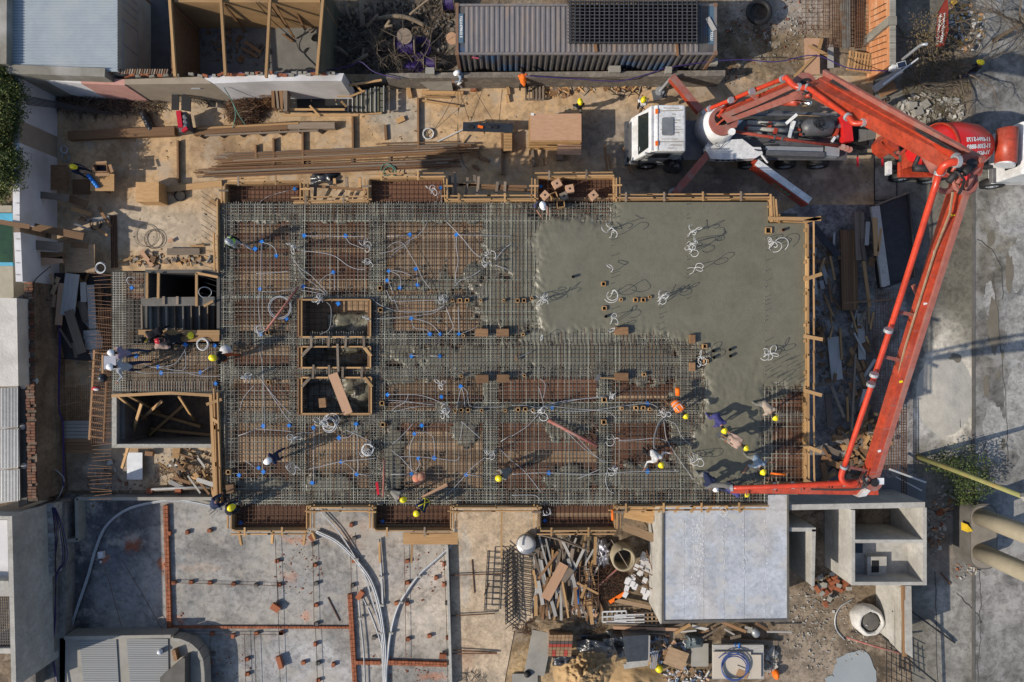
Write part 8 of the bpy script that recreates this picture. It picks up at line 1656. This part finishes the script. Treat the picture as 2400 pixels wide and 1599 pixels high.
# upper middle yard objects
ps_=thing('plywood_stack','tall stack of pinkish plywood sheets in the yard beside the truck','plywood stack',P(1300,298,0))
for i in range(18): z=.06+i*.075;m=MB();dx,dy=R.uniform(-.05,.05),R.uniform(-.05,.05);m.box(Vector((P(1302,299,1.4).x+dx,P(1302,299,1.4).y+dy,z)),2.44,1.28,.07,R.uniform(-.015,.015));m.build('plywood_sheet',W_PNK if i==17 else W_NEW,ps_)
m=MB();m.box(P(1248,268,1.42),.15,.12,.005);m.build('white_label',TXT,ps_)
plk('smaller plywood sheet propped against the plywood stack',1306,350,1362,352,24,1.0,W_PNK,.03,'plywood');plk('timber bearers under the plywood stack, left',1246,352,1252,390,8,.1,W_OLD,.1);plk('timber block below the plywood stack',1303,368,1321,368,16,.15,W_OLD,.2,'block')
for i,(x0,y0,x1,y1) in enumerate(((1417,340,1423,400),(1462,346,1478,405),(1426,362,1432,395),(1242,352,1244,386),(1274,370,1276,388))): plk('upright stake with long shadow, %s'%('left of the truck','rusty, nearest the truck front','between two stakes','below the stack, left','below the stack, right')[i],x0,y0,x1,y1,5,.5,W_BRN,.08,'stake')
bt=thing('black_table','narrow table covered in black plastic holding small tools','table',P(1142,298,0));board('table_top',P(1085,297,.8),P(1202,301,.8),px(21,.8),.05,BPLAS,bt)
for x in (1092,1192): 
    for y in (290,306): board('leg',P(x,y,0),P(x,y,.78),.07,.07,W_BRN,bt)
for i,(x,c_) in enumerate(((1098,BLACK),(1120,ORG),(1140,DARK),(1155,BLACK))): board('tool',P(x,296,.86),P(x+12,299,.86),.12,.06,c_,bt)
board('brace',P(1090,318,.2),P(1084,338,.05),.06,.06,W_NEW,bt)
bn=thing('slatted_bench','grey slatted timber bench casting striped shadows','bench',P(1190,340,0))
for i in range(6): board('slat',P(1180,316+i*7,.5),P(1200,316+i*7,.5),.12,.05,W_NEW,bn)
for x in (1182,1198): board('leg_rail',P(x,312,.25),P(x,356,.25),.08,.45,W_OLD,bn)
plk('light rail on the ground from the black table, slanting',1022,334,1085,304,2.5,.06,CONDW,.04,'rail')
for lab,x0,y0,x1,y1,w in (('upper light plank pair in the open yard',988,217,1086,219,8),('middle light plank in the open yard',988,227,1056,229,4),('lower slanting light plank in the open yard',990,236,1078,250,4),('upright bent light plank by the low wall',953,188,962,230,9),('top light stick by the low wall end',945,188,966,190,6),('orange post standing by the low wall',1188,190,1192,222,6),('orange short post right of the low wall post',1187,222,1190,240,5),('small brick on the yard beside the slope',1103,212,1117,212,6)): plk(lab,x0,y0,x1,y1,w,.15,W_NEW if 'brick' not in lab else BRICK,.08)
for i,(x0,y0,x1,y1) in enumerate(((903,293,905,328),(1124,370,1146,378),(1108,388,1122,398),(1105,345,1122,370),(930,285,948,277))): plk('small loose wood piece on the yard, %s'%('upright near the stairwell','right of the rebar bundle','below the rebar bundle','beside the rebar end','pale flat one by the stair')[i],x0,y0,x1,y1,6 if i<4 else 12,.08,W_BRN if i<4 else W_NEW,.1)
for i,(pts,m_) in enumerate((([(1072,180),(1074,250),(1073,330),(1085,380),(1100,400)],BLACK),([(1073,208),(1020,300),(940,380),(900,420)],BLACK),([(1074,200),(1100,285)],BLACK),([(1115,215),(1165,300)],BLACK),([(1230,178),(1350,185),(1450,190),(1530,170),(1560,160),(1660,145),(1740,140),(1820,145),(1910,130),(1990,160),(2085,167)],PURP),([(560,170),(640,175),(760,165),(820,155),(845,145),(880,170),(940,185)],PURP),([(410,172),(520,180),(640,188),(750,180)],PURP))):
    m=MB();m.smooth=True;zz=.05 if i<4 else 1.6;m.tube(cat([P(x,y,zz+(.9 if i<4 and k_==0 else 0)) for k_,(x,y) in enumerate(pts)]),.012 if i<4 else .025,5);tag(m.build('cable',m_),('thin black cable from the low wall across the yard to the rebar','thin black cable running diagonally to the rebar bundles','short black cable to the black table, left','short black cable to the black table, right','long purple cable running along the low wall to the lamp','purple cable looping over the white wall and branches','purple cable lying along the back wall bricks')[i],'cable')
gh=thing('teal_hose','thin teal hose trailing over the wire heap and stairwell','hose',P(560,240,.7));m=MB();m.smooth=True;m.tube(cat([P(525,205,2.0),P(545,240,.9),P(552,270,.8),P(545,300,.4)]),.02,6);m.tube(cat([P(540,230,.9),P(560,270,.8),P(575,292,.5)]),.02,6);m.build('hose',mat('teal',(.12,.27,.22),rnd=0),gh)
coil('teal_hose_ring','teal hose rings lying beside the lower rebar bundle',915,397,15,.25,3,bpy.data.materials['teal'],t=.02,rx=8)
cloth_heap('dark_tarp','crumpled dark tarpaulin behind the slab, above the left gap','tarpaulin',728,405,790,432,.4,BPLAS,12,.06,18)
# cable drums, dead tree in the upper middle
scatter('dark_litter','dark leaf litter and soil clods under the felled tree','leaf litter',[(910,90,140,85),(1010,40,60,40)],1500,.03,.2,[BARK,CONCD,TWIG,mat('soil_dark',(.035,.028,.022),rnd=0)],.4,51)
ft=thing('felled_tree','felled dead tree with thick sawn limbs beside the container','tree',P(860,80,0));FB=mat('sawn_limb_bark',(.24,.19,.13),(.16,.125,.09),sc_=5,rnd=0,bump=.4);m=MB();m.smooth=True
for pts,r_ in (([(847,-10,.6),(848,30,.7),(850,62,.4)],.15),([(850,32,.7),(865,20,.9)],.09),([(806,2,.8),(812,25,.7),(822,45,.4)],.1),([(860,62,.6),(885,35,1.0)],.08),([(886,92,.3),(905,62,.9),(914,48,1.1)],.09),([(903,62,.9),(920,60,1.1)],.07),([(885,45,.4),(930,38,.6),(965,45,.5),(995,60,.3)],.13),([(960,35,.5),(990,10,.7),(1010,-5,.9)],.07),([(824,150,.4),(848,136,.8),(862,128,.7)],.1),([(850,135,.7),(852,115,.5)],.07),([(780,108,.4),(800,118,.5),(815,130,.3)],.1),([(862,95,.3),(880,112,.4)],.06)): m.tube(cat([P(*q) for q in pts],4),r_*.85,8,True)
m.build('limbs',FB,ft)
br=MB();rr=random.Random(77)
for i in range(26): branch(br,P(rr.uniform(850,1010),rr.uniform(95,160),rr.uniform(.2,.9)),Vector((rr.uniform(-1,1),rr.uniform(-.6,1),.3)),rr.uniform(.8,1.8),.025,2,rr,.6,.02)
for i in range(9): branch(br,P(860+rr.uniform(-10,10),70+rr.uniform(-10,30),.3),Vector((rr.uniform(-1,1),rr.uniform(-1,.6),.3)),rr.uniform(.6,1.3),.02,2,rr,.6,.02)
o=br.build('twigs',BT,ft);o['kind']='stuff'
def drum(lab,x,y,z,r_,ln,ang,m_):
    t=thing('cable_drum',lab,'cable drum',P(x,y,0));d=Vector((math.cos(ang),math.sin(ang),0))*ln/2;c=P(x,y,z)
    for s in(-1,1): m=MB();m.tube([c+d*s,c+d*s*1.12],r_,20);m.build('flange',W_OLD,t)
    m=MB();m.smooth=True
    for i in range(12): m.tube([c+d*(i/6-1)*.9-Vector((0,0,0)),c+d*((i+.9)/6-1)*.9],r_*.78,16)
    m.build('wound_cable',PURP,t)
drum('wooden cable drum lying with dark purple cable, by the felled tree',950,108,.5,.45,.9,0,PURP);drum('cable drum of shiny violet cable wrapped in film',1008,148,.45,.35,.55,.0,PURP);drum('cable drum with purple cable cut by the top picture edge',1050,4,.5,.5,.55,.1,PURP)
m=MB();m.tube([P(948,85,1.05),P(948,85,1.12)],.36,20);tag(m.build('drum_disc',W_OLD),'round grey drum disc lying on top of the purple drum','drum disc');m=MB();m.tube([P(1059,90,.6),P(1059,90,.68)],.28,20);tag(m.build('drum_disc',W_PNK),'small cream drum disc beside the container end','drum disc')
heap('purple_cable_pile','pile of loose purple cable loops near the low wall','cable pile',940,140,1000,172,.3,PURP,13,20)
m=MB();m.smooth=True
for i in range(14): m.ring(P(985+R.uniform(-8,8),110+R.uniform(-8,8),.2+.03*i),R.uniform(.3,.5),.015,n=16,m=4)
tag(m.build('cable_loops',PURP),'loose dark purple cable loops right of the big drum','cable')
# inside plywood enclosure
for lab,x0,y0,x1,y1,w in (('dark plank in the enclosure left bay, upper',574,98,612,124,8),('dark plank in the enclosure left bay, lower',566,112,605,134,7),('thin plank in the enclosure middle bay',662,80,686,98,4)): plk(lab,x0,y0,x1,y1,w,.1,W_BRN)
scatter('enclosure_debris','dark debris on the enclosure floor','debris',[(600,130,40,30),(520,100,60,50),(735,60,14,18)],150,.04,.3,[W_BRN,W_OLD,CONCD],.3,52,.02)
m=MB();m.smooth=True;m.tube([P(737,88,0),P(737,88,.35)],.19,16,False);tag(m.build('bucket',CONCL),'pale bucket in the right bay of the plywood enclosure','bucket')
pt_=thing('planter','white tray with green plants in the plywood enclosure','planter',P(668,22,.8));m=MB();m.box(P(668,24,.75),.6,.5,.2,.05);m.build('tray',CONCL,pt_);leafmass('plants',[(P(668,22,.9),.25,.22,.2)],500,.03,[FOL],pt_,9)
m=MB();m.smooth=True;m.tube(cat([P(600,5,2.7),P(640,50,1.2),P(690,95,.2),P(700,115,.05),P(712,124,.05),P(722,112,.05),P(712,125,.05),P(740,155,.05)]),.02,5);tag(m.build('black_cable',BLACK),'black cable drooping into the plywood enclosure with a loop','cable')
# alley cables at lower left
for i in range(6):
    m=MB();m.smooth=True;m.tube(cat([P(122+i*1.5,1190,1.3),P(128+i*4,1240,1.3),P(132+i*5 if i>2 else 130,1310,1.3),P(130+i*.6,1350,1.2),P(128+i*.5,1450,1.0),P(122+i*.6,1530,1.0),P(135+i*.6,1620,1.0)]),.022,5);tag(m.build('cable',PURP if i%2 else BLACK),'%s cable hanging along the lower left alley wall'%('purple' if i%2 else 'black'),'cable','%s alley cables'%('purple' if i%2 else 'black'))
m=MB();m.smooth=True;m.tube(cat([P(118,625,2.0),P(80,660,1.9),P(82,690,1.6),P(120,705,1.2)]),.022,5);tag(m.build('cable',BLACK),'black cable looping over the white wall end','cable')
m=MB();m.smooth=True;m.tube(cat([P(92,1075,1.0),P(110,1090,.9),P(135,1105,.8),P(150,1125,.7),P(140,1160,.6),P(120,1185,.6)]),.03,6);tag(m.build('pale_hose',COND),'pale hose curving down the dark plaster wall','hose')
for i in range(3):
    m=MB();m.smooth=True;m.tube(cat([P(135+i*3,660,.9),P(138+i*2,800,.8),P(137+i,950,.8),P(147+i,1000,.7),P(148+i,1140,.7)]),.02,5);tag(m.build('cable',PURP),'purple cable running down the foot of the plaster wall','cable','purple cables at the wall foot')

# extra loose timber along the left edge and in the shaded strip on the right
er=random.Random(91)
for n_,(x0,x1,y0,y1,am,cnt,nm) in enumerate(((125,240,640,850,1.5,26,'left plank stack'),(1905,1960,540,900,1.5,26,'strip beside the guard rail'),(1985,2045,730,1000,1.55,34,'debris strip under the boom'),(150,250,440,560,.2,10,'corner by the west wall'),(380,500,1055,1150,.6,22,'patch below the shaft'),(1560,1830,1468,1500,.1,12,'dirt behind the silver roof'))):
    for i in range(cnt):
        x=er.uniform(x0,x1);y=er.uniform(y0,y1);a=er.gauss(am,.35);L=er.uniform(15,60);m_=er.choice((W_OLD,W_BRN,W_GRY,W_NEW,W_BRN))
        if nm[0]=='s' and y>860: L=20
        plk('%s loose board in the %s'%({W_OLD:'grey',W_BRN:'brown',W_GRY:'pale',W_NEW:'yellowish'}[m_],nm),x-math.cos(a)*L/2,y-math.sin(a)*L/2,x+math.cos(a)*L/2,y+math.sin(a)*L/2,er.choice((4,5,7,10)),er.uniform(.1,.6),m_,.05,'board','loose boards, '+nm,z1=er.uniform(.1,.7))
twigs('root_litter','brown root and twig litter below the plank heap','litter',1310,1470,110,24,320,.4,[TWIG,RUST],.2,61,.012)
twigs('wire_litter','thin wire and twig litter below the shaft','litter',440,1115,80,34,130,.7,[RUST,TWIG],.15,62,.012)
twigs('verge_brush','dry brush and grass over the dark verge','brush',2190,200,80,110,700,.7,[TWIG,mat('dry_grass',(.20,.17,.09),rnd=0)],.15,63,.009)
scatter('yard_chips','small wood chips and crumbs over the yard floor','debris',[(700,290,500,110),(1200,260,300,80),(400,520,120,100)],420,.02,.12,[W_NEW,W_BRN,CONC,CARD],.3,64)
scatter('mud_stones','white stones and crumbs in the mud around the bulk bag','rubble',[(1930,1480,110,90),(1890,1440,50,60)],420,.02,.12,[CONCL,CONC,OLDW],.4,65)
# ---- tell look-alikes apart by their place
_by={}
for o in PEND:
    if o.parent is None and o.get('category') and o.get('kind') is None: _by.setdefault(o['label'],[]).append(o)
ORD=('leftmost','second from left','third from left','fourth from left','fifth from left','sixth from left','seventh from left','eighth from left','ninth from left','tenth from left','eleventh from left','twelfth from left','thirteenth from left','fourteenth from left')
def _pos(o): 
    M=WM[o.name].translation
    if o.type=='MESH' and len(o.data.vertices)<900 and o.data.name!='board':
        n=len(o.data.vertices);M=M+sum((v.co for v in o.data.vertices),Vector())/max(n,1)
    return (M.x/(D-M.z),M.y/(D-M.z))
for lab,os_ in _by.items():
    n=len(os_)
    if n<2: continue
    os_.sort(key=lambda o:-_pos(o)[1]);nb=1 if n<=8 else math.ceil(n/8)
    if n<=8: bands=[os_]
    else:
        q=math.ceil(n/nb);bands=[os_[i*q:(i+1)*q] for i in range(nb)];bands=[b for b in bands if b]
    names={1:('',),2:('upper ones','lower ones'),3:('upper ones','middle ones','lower ones')}.get(len(bands),('topmost row','second row','third row','fourth row','fifth row','sixth row','seventh row','eighth row','ninth row','tenth row')) 
    for bi,b in enumerate(bands):
        b.sort(key=lambda o:_pos(o)[0])
        for i,o in enumerate(b):
            w_=ORD[i] if i<len(b)-1 or len(b)==1 else 'rightmost'
            if len(b)==1: w_='on its own'
            o['label']=lab+', '+(names[bi]+', ' if names[bi] else '')+w_
            if 'group' not in o: o['group']=lab
for o in PEND: COL.objects.link(o)
